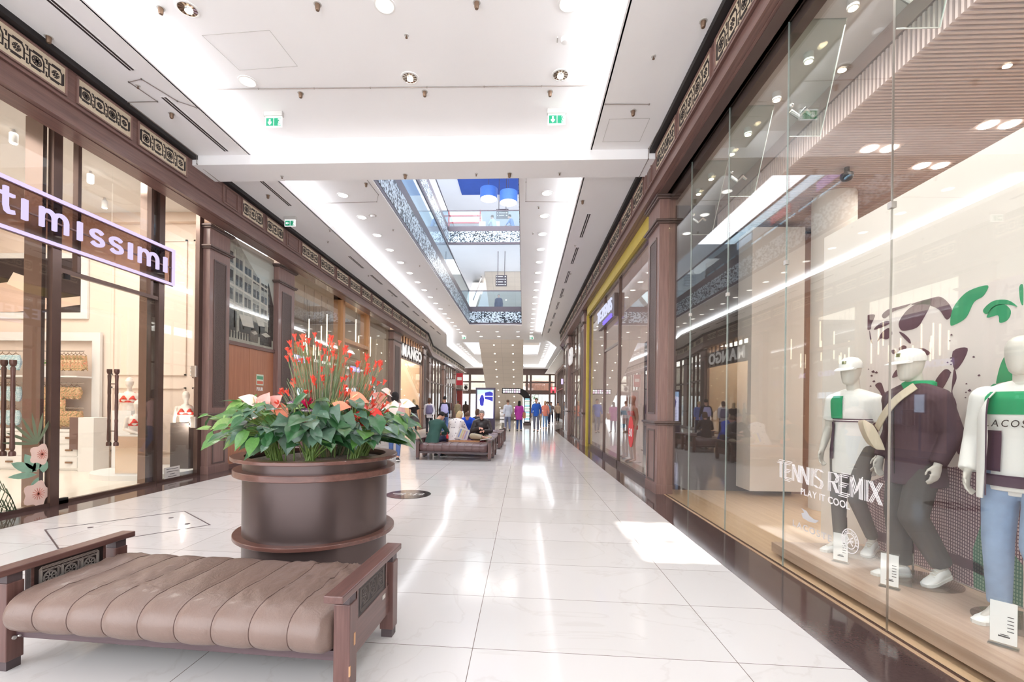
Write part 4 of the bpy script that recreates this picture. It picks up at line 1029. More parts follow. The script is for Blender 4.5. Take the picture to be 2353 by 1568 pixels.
# ---- farther shops beyond the step back
FARW = mat('far_shop_white', (224, 216, 206), .7, noise=(.7, .12))
for (a, b, nm) in ((34.0, 52.4, 'x'),):
    box_o('wall_left', FARW, (-9.6, -9.4, 29, 55, 0, 5.2), kind='structure')
    box_o('ceiling', WHITE, (-9.5, -6.8, 29, 55, 5.2, 5.25), kind='structure')
    box_o('floor', INNERF, (-9.5, -7.1, 29, 55, 0, .006), kind='structure')
lamp('far_shop_lamp', 'AREA', (-8.3, 42, 5.1), 360, (1, .95, .9), 1.6, 20)
n = 4
ang = math.atan2(33.3 - 28.9, -6.95 + 6.3)
for (P_, Q_) in (((-6.35, 28.9), (-7.05, 33.5)), ((-7.05, 33.5), (-7.1, 40)), ((-7.1, 40), (-7.1, 46.5)), ((-7.1, 46.5), (-7.1, 52.5))):
    A, B = Vector(P_), Vector(Q_); L = (B - A).length; ang = math.atan2(B.y - A.y, B.x - A.x)
    mb = MB(); k = max(3, int(L / 1.15))
    for i in range(k + 1): mb.box(i * L / k - .05, i * L / k + .05, -.07, .07, 0, 5.1)
    mb.box(0, L, -.06, .06, 4.95, 5.12).box(0, L, -.06, .06, 3.1, 3.2).box(0, L, -.06, .06, 0, .12)
    r = mb.build('window_%d' % n, DARK, kind='structure'); r.location = (A.x, A.y, 0); r.rotation_euler = (0, 0, ang); tag(r, ('slanting', 'second', 'third', 'last')[n - 4] + ' dark mullioned shop front after mango', 'shop window')
    for i in range(k): MB().box(i * L / k + .06, (i + 1) * L / k - .06, -.006, .006, .12, 4.95).build('pane', GLASSD, r)
    n += 1
pilaster(-1, 33.2, 33.9, -6.95, .3, 'dark pilaster at the end of the slanting shop front', carved=False)
pilaster(-1, 39.7, 40.4, -6.98, .3, 'dark pilaster midway along the far left shops', carved=False)
pilaster(-1, 46.2, 46.9, -6.98, .3, 'dark pilaster near the far end of the left shops', carved=False)
# goods glimpsed deep in the far shops
pal = [(70, 54, 120), (190, 60, 60), (240, 240, 236), (60, 120, 130), (40, 34, 34), (210, 190, 160), (120, 150, 190)]
for k in range(16):
    y = 29.6 + k * 1.4; z = R.uniform(.9, 1.6); c = pal[k % len(pal)]
    t = thing('clothes_rack', 'rack of folded and hanging clothes glimpsed in the far left shops', 'clothes rack', (-8.3, y, 0), group='clothes racks in the far left shops')
    MB().box(-.35, .35, -.3, .3, .0, .06).box(-.33, -.30, -.03, .03, .06, 1.7).box(.30, .33, -.03, .03, .06, 1.7).tube([(-.33, 0, 1.68), (.33, 0, 1.68)], .015).build('stand', STEEL, t)
    mb = MB()
    for j in range(7): mb.box(-.27 + j * .08, -.225 + j * .08, -.22, .22, 1.62 - z * .6, 1.62)
    mb.build('clothes', mat('cloth_%d' % (k % 7), c, .8, noise=(9, .2)), t, kind='stuff')
t = thing('red_banner', 'narrow red hanging banner by the far left shops', 'banner', (-6.5, 45.5, 2.2))
MB().box(-6.75, -6.1, 45.4, 45.45, 3.4, 4.6).build('cloth', mat('banner_red', (190, 40, 56), .6, noise=(5, .05)), t, world=True)
MB().tube([(-7.14, 45.42, 4.6), (-6.05, 45.42, 4.6)], .02).build('arm', STEEL, t, world=True)
MB().box(-6.65, -6.2, 45.39, 45.4, 3.9, 4.2).build('emblem', LOGOW, t, world=True)
t = thing('red_column', 'dull red column casing at the far left shops', 'column', (-6.6, 47.2, 0))
MB().box(-6.9, -6.35, 46.9, 47.5, 0, 2.9).build('casing', mat('dull_red', (140, 52, 48), .5, noise=(5, .1)), t, world=True)
MB().box(-6.95, -6.3, 46.85, 47.55, 2.9, 3.05).build('cap', DARK, t, world=True)
t = thing('hanging_sign', 'white hanging shop sign sticking out over the far left shops', 'sign', (-6.4, 41, 3.6))
MB().box(-6.95, -6.2, 40.9, 40.98, 3.35, 3.75).build('panel', LOGOW, t, world=True)
MB().box(-7.16, -6.15, 40.88, 41.0, 3.75, 3.79).build('rail', DARK, t, world=True)
t = thing('hanging_sign', 'small black and white blade sign near the far left corner', 'sign', (-6.2, 50, 3.2))
MB().box(-6.6, -6.1, 49.9, 49.98, 3.0, 3.7).build('panel', LOGOW, t, world=True); MB().box(-7.16, -6.1, 49.92, 49.96, 3.7, 3.74).build('bracket', DARK, t, world=True)
MB().prism([(-6.55, 3.35), (-6.35, 3.65), (-6.15, 3.35), (-6.35, 3.05)], 'y', 49.88, 49.90).build('emblem', BLACK, t, world=True)
# ================================================================== RIGHT SIDE
# ---- tall mannequin window
DKW = mat('dark_plum_wall', (70, 60, 58), .6, noise=(2, .05)); PALEW = mat('pale_shop_wall', (238, 227, 218), .7, noise=(1.5, .02))
LWOOD = wood('pale_oak_floor', (222, 190, 156), (206, 172, 138), .35, 'Y', .35)
PWOOD = wood('platform_oak', (206, 178, 158), (184, 154, 134), .45, 'Y', .4)
SLATC = mat('slat_mauve', (228, 208, 204), .7, noise=(4, .04)); SLATB = mat('slat_backing', (174, 150, 142), .8, noise=(4, .04))
box_o('wall_right', PALEW, (9.5, 9.6, -3.0, 8.1, 0, 5.3), kind='structure')
box_o('wall_far', DKW, (2.50, 9.5, 8.10, 8.2, 0, 5.3), kind='structure')
box_o('wall_near', PALEW, (2.45, 9.5, -3.1, -3.0, 0, 5.3), kind='structure')
box_o('floor', LWOOD, (2.34, 9.5, -3.0, 8.1, 0.0, 0.008), kind='structure')
box_o('ceiling', mat('shop_ceiling_grey', (206, 198, 194), .85, noise=(1, .02)), (2.2, 3.33, -3.0, 8.1, 4.98, 5.02), kind='structure')
box_o('ceiling', SLATB, (3.31, 9.5, -3.0, 8.1, 4.80, 4.86), kind='structure')
box_o('trim_23', SLATB, (3.30, 3.32, -3.0, 8.1, 4.80, 5.0), kind='structure')
mb = MB(); y = 0.6
while y < 8.05: mb.box(3.325, 8.5, y, y + .024, 4.5, 4.80); y += .049
mb.build('ceiling', SLATC, kind='structure')

lamp('display_lamp', 'AREA', (2.85, 3.4, 4.92), 44, (1.0, .96, .92), .5, 5.0, spread=1.9)
lamp('shop_lamp_back', 'AREA', (6.0, 4.5, 4.45), 90, (1.0, .94, .88), 2.5, 4.0)
w = window_front(20, GR, -3.0, 7.62, 0.008, 4.98, 'tall frameless glass of the mannequin window', splits=(-1.7, -.5, .69, 1.88, 3.065, 4.25, 5.44, 6.63), top=.02, sill=.012, side=1, sw=.006)
MB().box(GR + .02, GR + .12, -3.0, 7.62, 4.86, 4.98).box(2.20, GR + .10, -3.0, 7.62, 4.96, 4.99).build('head_channel', DARK, w, world=True)
FIN = glass('fin_glass', tint=(240, 247, 244), ior=1.3)
EDG = mat('glass_edge_green', (164, 172, 166), .15, .1, noise=(6, .03))
for y in (.69, 1.88, 3.065, 4.25, 5.44, 6.63):
    t = thing('glass_fin', 'glass stiffening fin hanging inside the mannequin window', 'glass fin', (GR, y, 3.92), group='glass fins of the mannequin window')
    MB().prism([(GR + .012, 3.92), (GR + .28, 3.92), (GR + .50, 4.98), (GR + .012, 4.98)], 'y', y - .007, y + .007).build('pane', FIN, t, world=True)
    MB().tube([(GR + .285, y, 3.92), (GR + .505, y, 4.98)], .005, 5).tube([(GR + .012, y, 3.92), (GR + .285, y, 3.92)], .004, 5).build('polished_edge', mat('polished_edge', (236, 236, 230), .1, .3, noise=(6, .03)), t, world=True)
    MB().tube([(GR + .02, y, 4.15), (GR + .09, y, 4.10), (GR + .15, y, 4.16), (GR + .2, y, 4.12)], [.018, .02, .026, .016], 8).ball((GR + .03, y, 4.2), .02, 6).build('clamp', CHROME, t, world=True)
    MB().box(GR - .007, GR + .007, y - .0015, y + .0015, 0.02, 4.96).build('silicone_joint', EDG if y > 4 else STEEL, t, world=True)
    MB().box(GR - .016, GR + .016, y - .018, y + .018, 2.755, 2.795).build('clip', STEEL, t, world=True)
for (x, y) in ((2.79, 4.05), (2.79, 4.66), (2.79, 5.23), (2.79, 5.88), (2.79, 6.33), (2.79, 7.01), (2.79, 7.5)):
    t = thing('display_spot', 'warm shining spot in the strip ceiling of the mannequin window', 'ceiling light', (x, y, 4.9), group='warm spots over the mannequin window')
    MB().lathe([(.045, .08), (.045, .0), (.036, -.004), (.036, .0)], (0, 0, 0), 16).build('ring', WHITE, t, smooth=True)
    MB().lathe([(.034, -.006), (.034, -.002)], (0, 0, 0), 14).build('lens', glow('warm_lens', (255, 226, 180), 30), t)
for (x, y) in ((5.01, 5.08), (5.03, 5.91), (4.11, 5.51), (4.4, 3.4)):
    t = thing('twin_spot', 'pair of bright round spots set in the slatted ceiling', 'ceiling light', (x, y, 4.5), group='twin spots in the slatted ceiling')
    MB().box(-.22, .22, -.09, .09, -.004, .02).build('plate', SLATC, t)
    for s in (-.11, .11):
        MB().lathe([(.075, -.012), (.075, -.004)], (s, 0, 0), 18).build('lens', glow('lens_white', (255, 244, 232), 16), t)
t = thing('security_camera', 'small dark dome camera hanging from the slatted ceiling', 'camera', (4.04, 5.94, 4.5))
MB().lathe([(.03, 0), (.03, -.06), (.07, -.08), (.075, -.12), (.05, -.16), (.01, -.175)], (0, 0, 0), 18).build('housing', mat('camera_grey', (92, 88, 88), .3, .2, noise=(6, .04)), t, smooth=True)
MB().tube([(0, 0, -.12), (-.06, -.08, -.15)], .035, 10).build('lens', BLACK, t)
# walls inside
box_o('wall_right', PALEW, (3.368, 3.46, 0.6, 5.30, 0.008, 3.38), kind='structure')
box_o('wall_far', PALEW, (3.70, 4.53, 7.60, 8.08, 0.10, 4.4), kind='structure')
box_o('wall_far', mat('brown_recess', (150, 118, 104), .6, noise=(2, .05)), (4.53, 9.4, 7.9, 8.08, 0, 4.4), kind='structure')
MB().lathe([(.27, 0), (.27, 4.5)], (4.42, 6.75, 0), 32).build('trim_24', PALEW, kind='structure', smooth=True)
# platform
t = thing('display_platform', 'low pale oak display platform under the mannequins', 'platform', (2.9, 3.5, 0))
MB().box(2.47, 3.35, .9, 4.63, .04, .13).build('deck', PWOOD, t, world=True, bevel=.004)
MB().box(2.53, 3.32, .96, 4.57, .008, .04).build('recessed_base', BLACK, t, world=True)
# poster: duotone fashion print (generic faces and a knitted hem)
PL = mat('poster_plum', (104, 72, 84), .5, noise=(9, .1)); PGN = mat('poster_green', (60, 156, 108), .5, noise=(9, .1)); PBG = mat('poster_blush', (240, 226, 220), .6, noise=(1, .02))
def knit(name, c1, c2):
    m = mat(name, c1, .6); nt = m.node_tree; b = nt.nodes['Principled BSDF']
    tc = nt.nodes.new('ShaderNodeTexCoord'); mp = nt.nodes.new('ShaderNodeMapping'); mp.inputs['Rotation'].default_value = (0, pi / 2, 0); nt.links.new(tc.outputs['Object'], mp.inputs[0])
    br = nt.nodes.new('ShaderNodeTexBrick'); br.offset = 0.0; br.inputs['Scale'].default_value = 1; br.inputs['Brick Width'].default_value = .019; br.inputs['Row Height'].default_value = .026; br.inputs['Mortar Size'].default_value = .0045
    br.inputs['Color1'].default_value = lin(c2); br.inputs['Color2'].default_value = lin(tuple(v * .93 for v in c2)); br.inputs['Mortar'].default_value = lin(c1)
    sx = nt.nodes.new('ShaderNodeSeparateXYZ'); cb = nt.nodes.new('ShaderNodeCombineXYZ')
    nt.links.new(tc.outputs['Object'], sx.inputs[0]); nt.links.new(sx.outputs[1], cb.inputs[0])
    wv = nt.nodes.new('ShaderNodeMath'); wv.operation = 'SINE'; ml = nt.nodes.new('ShaderNodeMath'); ml.operation = 'MULTIPLY'; ml.inputs[1].default_value = 6.0
    nt.links.new(sx.outputs[1], ml.inputs[0]); nt.links.new(ml.outputs[0], wv.inputs[0])
    ma = nt.nodes.new('ShaderNodeMath'); ma.operation = 'MULTIPLY_ADD'; ma.inputs[1].default_value = .04; nt.links.new(wv.outputs[0], ma.inputs[0]); nt.links.new(sx.outputs[2], ma.inputs[2])
    nt.links.new(ma.outputs[0], cb.inputs[1]); nt.links.new(cb.outputs[0], br.inputs['Vector']); nt.links.new(br.outputs['Color'], b.inputs['Base Color'])
    return m
KN1 = knit('poster_knit', (112, 80, 92), (222, 196, 196)); KN2 = knit('poster_knit_green', (62, 112, 92), (150, 176, 150))
pt = thing('fashion_poster', 'wall high plum and green duotone poster with faces and knitwear behind the mannequins', 'poster', (3.355, 3, .13))
XP = 3.357
MB().box(XP - .006, XP + .003, .9, 4.62, .135, 2.38).build('sheet', PBG, pt, world=True)
def art(mt, px, d, nm):
    pts = []
    for (a, b) in px:
        p = onX(a, b, XP); pts.append((max(.91, min(4.61, p.y)), max(.14, min(2.375, p.z))))
    MB().prism(pts, 'x', XP - .006 - d, XP - .006).build(nm, mt, pt, world=True)
def smooth_px(px, n=4):
    out = []; k = len(px)
    for i in range(k):
        p0, p1, p2, p3 = px[i - 1], px[i], px[(i + 1) % k], px[(i + 2) % k]
        for j in range(n):
            t_ = j / n
            out.append(tuple(.5 * (2 * p1[q] + (p2[q] - p0[q]) * t_ + (2 * p0[q] - 5 * p1[q] + 4 * p2[q] - p3[q]) * t_ * t_ + (3 * p1[q] - p0[q] - 3 * p2[q] + p3[q]) * t_ ** 3) for q in range(2)))
    return out
art(KN1, [(1993, 1110), (2075, 1080), (2150, 1050), (2185, 1075), (2240, 1068), (2300, 1060), (2353, 1050), (2353, 1410), (2313, 1389), (1993, 1252)], .002, 'knit_print')
art(KN2, [(2238, 1262), (2262, 1190), (2300, 1230), (2353, 1300), (2353, 1410), (2313, 1389), (2240, 1350)], .003, 'knit_print')
art(PL, [(1993, 1216), (2100, 1240), (2240, 1290), (2310, 1330), (2310, 1345), (2230, 1310), (2100, 1262), (1993, 1238)], .003, 'band_print')
for px in ([(1991, 728), (2012, 724), (2004, 745), (2002, 757), (1991, 755)], [(2068, 740), (2090, 710), (2120, 694), (2140, 688), (2138, 705), (2125, 730), (2110, 752), (2085, 760), (2072, 758)],
           [(2010, 758), (2022, 745), (2040, 738), (2048, 742), (2030, 752)], [(2018, 785), (2028, 765), (2045, 754), (2052, 768), (2040, 780), (2026, 778)], [(2068, 763), (2080, 768), (2092, 780), (2094, 790), (2080, 778)],
           [(2068, 800), (2078, 794), (2085, 798), (2080, 808), (2070, 806)], [(2050, 806), (2057, 804), (2060, 810), (2054, 814)], [(2052, 868), (2062, 850), (2074, 856), (2066, 864)],
           [(2013, 886), (2026, 880), (2034, 900), (2045, 925), (2062, 930), (2052, 950), (2034, 938), (2026, 905)], [(2192, 808), (2225, 800), (2215, 830), (2196, 850)], [(2194, 850), (2200, 870), (2190, 900), (2200, 930), (2196, 960), (2188, 920)],
           [(2234, 1030), (2240, 1060), (2248, 1078), (2250, 1030), (2244, 1022)], [(2000, 760), (2003, 775), (2006, 790), (2001, 778)], [(2030, 722), (2060, 700), (2100, 690), (2085, 705), (2055, 716), (2035, 732)], [(2096, 700), (2150, 682), (2175, 690), (2190, 715), (2178, 735), (2160, 712), (2130, 700)], [(2096, 808), (2120, 800), (2140, 812), (2122, 820), (2105, 818)], [(2150, 880), (2172, 850), (2186, 856), (2176, 880), (2158, 905)], [(2000, 930), (2012, 960), (2020, 1000), (2008, 1020), (2000, 980)], [(2206, 980), (2214, 1010), (2206, 1045), (2198, 1020)]):
    art(PL, smooth_px(px), .003, 'portrait_print')
for k in range(46):
    a, b = R.choice(((2010, 870), (2190, 830), (2195, 960), (2235, 890), (2300, 1050), (2080, 1060))); a += R.gauss(0, 12); b += R.gauss(0, 22); r_ = R.uniform(1.2, 4)
    art(PL, [(a - r_, b), (a, b + r_ * .7), (a + r_ * 1.3, b + .3 * r_), (a + .4 * r_, b - r_)], .0025, 'ink_speck')
for px in ([(2186, 745), (2190, 715), (2205, 690), (2230, 668), (2272, 656), (2262, 680), (2240, 695), (2222, 730), (2195, 747)], [(2270, 730), (2285, 705), (2310, 700), (2325, 715), (2318, 735), (2300, 742), (2296, 725)],
           [(2292, 878), (2305, 830), (2322, 815), (2330, 850), (2340, 870), (2300, 880)], [(2345, 660), (2353, 656), (2353, 700), (2347, 690)], [(2262, 712), (2285, 692), (2318, 690), (2340, 705), (2320, 700), (2290, 704), (2270, 722)], [(2278, 890), (2292, 885), (2286, 930), (2276, 920)]):
    art(PGN, smooth_px(px), .003, 'portrait_print')

# mannequins
CAPW = mat('cap_white', (250, 246, 242), .7, noise=(6, .02)); SHW = mat('sneaker_white', (250, 248, 246), .5, noise=(6, .02)); SOLE = mat('sole_white', (240, 238, 234), .6, noise=(6, .02)); BADGE = mat('cap_badge', (108, 116, 80), .6, noise=(20, .1))
WCL = mat('white_cotton', (250, 245, 240), .85, noise=(3, .02), bump=(7, .35)); GRC = mat('green_cotton', (34, 158, 106), .8, noise=(8, .04)); PLC = mat('plum_cotton', (86, 62, 78), .8, noise=(6, .06))
GREYT = mat('grey_twill', (112, 104, 100), .8, noise=(4, .05), bump=(7, .4)); DGT = mat('charcoal_twill', (82, 76, 74), .85, noise=(4, .06), bump=(7, .5)); PLJ = mat('dark_plum_wool', (84, 64, 72), .9, noise=(5, .08), bump=(7, .5))
DENIM = mat('washed_denim', (150, 170, 200), .85, noise=(7, .16), bump=(9, .5)); CANV = mat('beige_canvas', (216, 200, 176), .8, noise=(8, .04)); BDISC = glass('disc_glass', tint=(236, 232, 228), ior=1.4)
def dummy(label, loc, rz, J, **k):
    t = thing('mannequin', label, 'mannequin', loc, rz)
    person(t, J, skin=DUMMY, face=False, dummy=True, voxel=.0085, **k)
    for sgn in ('L', 'R'):
        an, to = J['an' + sgn], J['toe' + sgn]; d = (Vector((to.x, to.y, to.z - .03)) - Vector((an.x, an.y, an.z - .09))).normalized(); sd = d.cross(Vector((0, 0, 1))).normalized(); v_ = sd.cross(d)
        q = MB()
        for k_ in range(4): c = Vector((an.x, an.y, an.z - .088)) + d * (.045 + .022 * k_) + v_ * (.094 - .0115 * k_); q.tube([c - sd * .022 - v_ * .008, c, c + sd * .022 - v_ * .008], .0035, 5)
        q.build('laces', SOLE, t, smooth=True)
    MB().lathe([(.24, .001), (.245, .004), (.245, .010), (.24, .012)], (.0, -.06, 0), 36).build('base_disc', BDISC, t, smooth=True)
    MB().tube([(.10, -.10, .012), (.10, -.09, .30)], .009, 8).build('support_rod', CHROME, t)
    return t
def skinmark(t, m, pts, nm, th=.006):
    """thin cloth patch: grid of local points"""
    MB().grid(pts).build(nm, m, t)
MJ = posture(pelvis=(0, 0, .97), chest=(0, .01, 1.38), neck=(0, .005, 1.50), head=(0, .04, 1.665), shL=(-.172, 0, 1.40), shR=(.172, 0, 1.40), elL=(-.235, -.05, 1.15), elR=(.235, -.05, 1.15), haL=(-.235, .06, .93), haR=(.235, .06, .93),
             hipL=(-.095, 0, .95), hipR=(.095, 0, .95), knL=(-.09, .10, .52), knR=(.10, .03, .52), anL=(-.10, -.13, .15), anR=(.10, 0, .09), toeL=(-.12, -.02, .035), toeR=(.12, .15, .03), face=(0, 1, -.06))
def torso_patch(t, m, x0, x1, z0, z1, off=.0, nm='colour_panel', rx=.179, ry=.127, cy=.005, n=10, k=7):
    rows = []
    for i in range(n + 1):
        z = z0 + (z1 - z0) * i / n
        u = (z - .90) / .5
        if z > 1.40: s = 1 - (z - 1.40) * 3.2; 
        else: s = 1.0 - .10 * math.exp(-((z - 1.15) / .12) ** 2)
        row = []
        for j in range(k + 1):
            x = x0 + (x1 - x0) * j / k; q = max(-.999, min(.999, x / (rx * s))); row.append((x, cy + (ry * s + .010 + off) * math.sqrt(1 - q * q) , z))
        rows.append(row)
    return MB().grid(rows).build(nm, m, t, smooth=True)
m1 = dummy('capped mannequin in a white polo shirt with a green shoulder, on the platform', (3.02, 4.32, .13), 2.02, MJ, top=WCL, trousers=GREYT, shoes=(SHW, SOLE), sleeves='short', hem=.10)
cap_on(m1, MJ, CAPW, badge=BADGE)
torso_patch(m1, GRC, .012, .172, 1.235, 1.44); torso_patch(m1, PLC, .10, .172, .86, 1.20); torso_patch(m1, PLC, -.17, .17, 1.205, 1.235, .003, 'stripe'); torso_patch(m1, WCL, -.17, .17, 1.216, 1.224, .005, 'stripe')
MB().tube([(0, .132, 1.26), (0, .135, 1.42)], .006, 6).build('placket', WCL, m1)
loftc = MB(); loft(loftc, [((0, .0, 1.445), (1, 0, 0), (0, 1, 0), .085, .078), ((0, .0, 1.49), (1, 0, 0), (0, 1, 0), .072, .068)], 20); loftc.build('collar', WCL, m1, smooth=True)
m2 = dummy('capped mannequin in a dark plum overshirt with a green hood and beige sling bag', (3.02, 3.66, .13), pi / 2 + .10, MJ, top=GRC, jacket=PLJ, trousers=DGT, shoes=(SHW, SOLE), wide=1.35, build=1.03, coat_len=.06)
cap_on(m2, MJ, CAPW, badge=BADGE)
lc = MB(); loft(lc, [((0, -.01, 1.44), (1, 0, 0), (0, 1, 0), .13, .10), ((0, -.02, 1.49), (1, 0, 0), (0, 1, 0), .115, .10), ((0, -.03, 1.53), (1, 0, 0), (0, 1, 0), .105, .10), ((0, -.03, 1.545), (1, 0, 0), (0, 1, 0), .085, .08)], 22); lc.build('hood', GRC, m2, smooth=True)
rows = []
for i in range(25):
    a = 2 * pi * i / 24
    x = .21 * math.cos(a); z = 1.30 + .26 * math.sin(a) * 1.0 + x * .55; y = (.165 if math.sin(a) < .2 else .155)
for s_, pts in (('front', [(-.10, .10, 1.50), (-.03, .175, 1.40), (.06, .19, 1.28), (.15, .165, 1.17)]), ('back', [(-.10, -.05, 1.52), (-.02, -.15, 1.42), (.1, -.165, 1.25), (.19, -.08, 1.14)])):
    mb = MB(); rows = []; pts = [tuple(.5 * (2 * pts[i][e] + (pts[min(i + 1, 3)][e] - pts[max(i - 1, 0)][e]) * u + (2 * pts[max(i - 1, 0)][e] - 5 * pts[i][e] + 4 * pts[min(i + 1, 3)][e] - pts[min(i + 2, 3)][e]) * u * u + (3 * pts[i][e] - pts[max(i - 1, 0)][e] - 3 * pts[min(i + 1, 3)][e] + pts[min(i + 2, 3)][e]) * u ** 3) for e in range(3)) for i in range(3) for u in (0, .25, .5, .75)] + [pts[-1]]
    for p in pts: rows.append([Vector(p) + Vector((.018, 0, .022)), Vector(p) - Vector((.018, 0, .022)), Vector(p) - Vector((.018, -.008, .022)), Vector(p) + Vector((.018, .008, .022))])
    mb.grid(rows, closed_v=True).build('strap', CANV, m2)
mb = MB(); loft(mb, [((.10, .20, 1.10), (.3, .2, .9), (0, .5, -.3), .11, .02), ((.14, .23, 1.12), (.3, .2, .9), (0, .5, -.3), .13, .05), ((.22, .21, 1.13), (.3, .2, .9), (0, .5, -.3), .11, .05), ((.27, .16, 1.14), (.3, .2, .9), (0, .5, -.3), .07, .03)], 18); mb.build('sling_bag', CANV, m2, smooth=True)
MB().tube([(-.0, .163, .83), (.0, .175, 1.38)], .003, 5).build('front_seam', BLACK, m2)
for (x, z) in ((-.10, 1.27),): MB().tube([(x - .05, .155, z + .05), (x + .045, .166, z + .05), (x + .045, .166, z - .06), (x - .0, .164, z - .075), (x - .05, .155, z - .06), (x - .05, .155, z + .05)], .003, 5).build('breast_pocket', PLJ, m2)
m3 = dummy('bald mannequin in an open white jacket, lettered sweatshirt and pale jeans', (3.06, 2.93, .13), 2.02, MJ, top=WCL, trousers=DENIM, shoes=(SHW, SOLE), wide=1.15, sleeves='long', build=1.0)
torso_patch(m3, GRC, -.15, .15, 1.30, 1.44, .004); torso_patch(m3, PLC, .055, .135, .95, 1.20, .004); torso_patch(m3, PLC, -.135, -.055, .95, 1.20, .004); torso_patch(m3, PLC, -.15, .15, .86, .93, .004, 'hem_band')
letters('LACOSTE', FRET, (.125, .150, 1.225), (-1, 0, 0), (0, 0, 1), .045, .25, m3, .002, gap=.22, onemesh='chest_lettering', shear=.15, world=False)
for sgn in (1, -1):
    rows = []
    for i in range(13):
        z = .78 + i * .055; xo = .185 if z < 1.3 else .185 - (z - 1.3) * .5; xi = .10 + .05 * abs(z - 1.15) if z < 1.4 else .08
        rows.append([(sgn * (xi + (xo - xi) * j / 5), .168 - .10 * (j / 5) ** 2 - max(0, z - 1.32) * .35, z) for j in range(6)] + [(sgn * (xi + (xo - xi) * (5 - j) / 5), .180 - .10 * ((5 - j) / 5) ** 2 - max(0, z - 1.32) * .35, z) for j in range(6)])
    MB().grid(rows, closed_v=True).build('jacket_front', WCL, m3, smooth=True)
    MB().tube([(sgn * .104, .182 - max(0, z - 1.32) * .35, z) for z in [.80 + .05 * i for i in range(13)]], .004, 5).build('zip', PLC, m3)
bk = MB(); loft(bk, [((0, -.03, .80), (1, 0, 0), (0, 1, 0), .195, .11), ((0, -.03, 1.0), (1, 0, 0), (0, 1, 0), .195, .115), ((0, -.03, 1.2), (1, 0, 0), (0, 1, 0), .195, .115), ((0, -.03, 1.40), (1, 0, 0), (0, 1, 0), .20, .11), ((0, -.03, 1.47), (1, 0, 0), (0, 1, 0), .12, .09)], 24)
for s in ('L', 'R'):
    limb(bk, MJ['sh' + s], MJ['el' + s], .082, .066); limb(bk, MJ['el' + s], MJ['el' + s].lerp(MJ['ha' + s], .98), .066, .050, flat1=True)
blend(bk, 'jacket', WCL, m3, .011, 2)
nr = MB(); loft(nr, [((0, .0, 1.455), (1, 0, 0), (0, 1, 0), .078, .072), ((0, .0, 1.475), (1, 0, 0), (0, 1, 0), .070, .066)], 20); nr.build('neckband', PLC, m3, smooth=True)
# price cards
for (x, y, l) in ((2.74, 4.05, 'beside the polo mannequin'), (2.72, 3.50, 'in front of the plum overshirt mannequin'), (2.70, 2.68, 'in front of the pale jeans mannequin')):
    t = thing('price_card', 'white price card on the platform ' + l, 'price card', (x, y, .13), -.9)
    MB().box(-.052, .052, -.002, .002, .02, .25).build('card', SHW, t); MB().box(-.06, .06, -.02, .03, .0, .008).box(-.055, .055, .003, .007, 0, .26).build('holder', glass('acrylic', ior=1.45), t)
    mb = MB()
    for q in range(5): mb.box(.015, .04, -.004, -.002, .17 - q * .02, .174 - q * .02)
    mb.box(-.02, .025, -.004, -.002, .055, .062).box(-.012, .02, -.004, -.002, .066, .07); mb.build('print', FRET, t)
# vinyl lettering on the glass
VIN = mat('frosted_vinyl', (236, 232, 232), .6, noise=(5, .02), emit=((1, 1, 1), .0))
t = thing('window_lettering', 'white outlined TENNIS REMIX lettering on the mannequin window glass', 'lettering', (GR - .012, 3.7, .9))
def outline_word(text, y0, y1, z0, h, lw=.008, gaps=2):
    """double line capitals made of strokes"""
    G = {'T': [[(0, 1), (1, 1)], [(.5, 0), (.5, 1)]], 'E': [[(0, 0), (0, 1)], [(0, 1), (1, 1)], [(0, .5), (.8, .5)], [(0, 0), (1, 0)]], 'N': [[(0, 0), (0, 1)], [(0, 1), (1, 0)], [(1, 0), (1, 1)]], 'I': [[(.5, 0), (.5, 1)]],
         'S': [[(1, .9), (.7, 1), (.25, 1), (0, .8), (.1, .6), (.9, .4), (1, .2), (.75, 0), (.3, 0), (0, .1)]], 'R': [[(0, 0), (0, 1)], [(0, 1), (.7, 1), (1, .8), (.8, .55), (0, .5)], [(.5, .5), (1, 0)]], 'M': [[(0, 0), (0, 1)], [(0, 1), (.5, .3), (1, 1)], [(1, 1), (1, 0)]], 'X': [[(0, 0), (1, 1)], [(0, 1), (1, 0)]]}
    n = sum(.5 if c in 'I ' else 1 for c in text); cw = (y0 - y1) / n; y = y0
    for c in text:
        w_ = cw * (.5 if c in 'I ' else 1)
        if c != ' ':
            mb = MB()
            for q_i, st_ in enumerate(G[c]):
                for o_ in (-1, 0, 1):
                    mb.ribbon([(p[0] * w_ * .78 + o_ * .014, p[1] * h + (o_ * .014 if abs(st_[0][1] - st_[-1][1]) < .01 else 0)) for p in st_], lw, (GR - .008, y, z0), (0, -1, 0), (0, 0, 1), (-1, 0, 0), th=.001 + .0004 * (q_i * 3 + o_ + 1))
            mb.build('letter', VIN, t, world=True)
        y -= w_
outline_word('TENNIS REMIX', 4.33, 3.09, .82, .145, .0055)
letters('PLAY IT COOL', VIN, (GR - .008, 3.98, .725), (0, -1, 0), (0, 0, 1), .055, .58, t, .001, off=.015)
t = thing('window_lettering', 'small grey LACOSTE lettering with a reptile mark on the mannequin window glass', 'lettering', (GR - .012, 3.9, .45))
VING = mat('grey_vinyl', (196, 194, 196), .6, noise=(5, .02))
letters('LACOSTE', VING, (GR - .008, 4.09, .43), (0, -1, 0), (0, 0, 1), .055, .50, t, .001, off=.005, gap=.2)
MB().prism([(3.95, .53), (3.86, .52), (3.78, .53), (3.74, .56), (3.80, .555), (3.86, .57), (3.90, .60), (3.97, .61), (3.93, .58), (3.97, .565)], 'x', GR - .009, GR - .008).build('mark', VING, t, world=True)
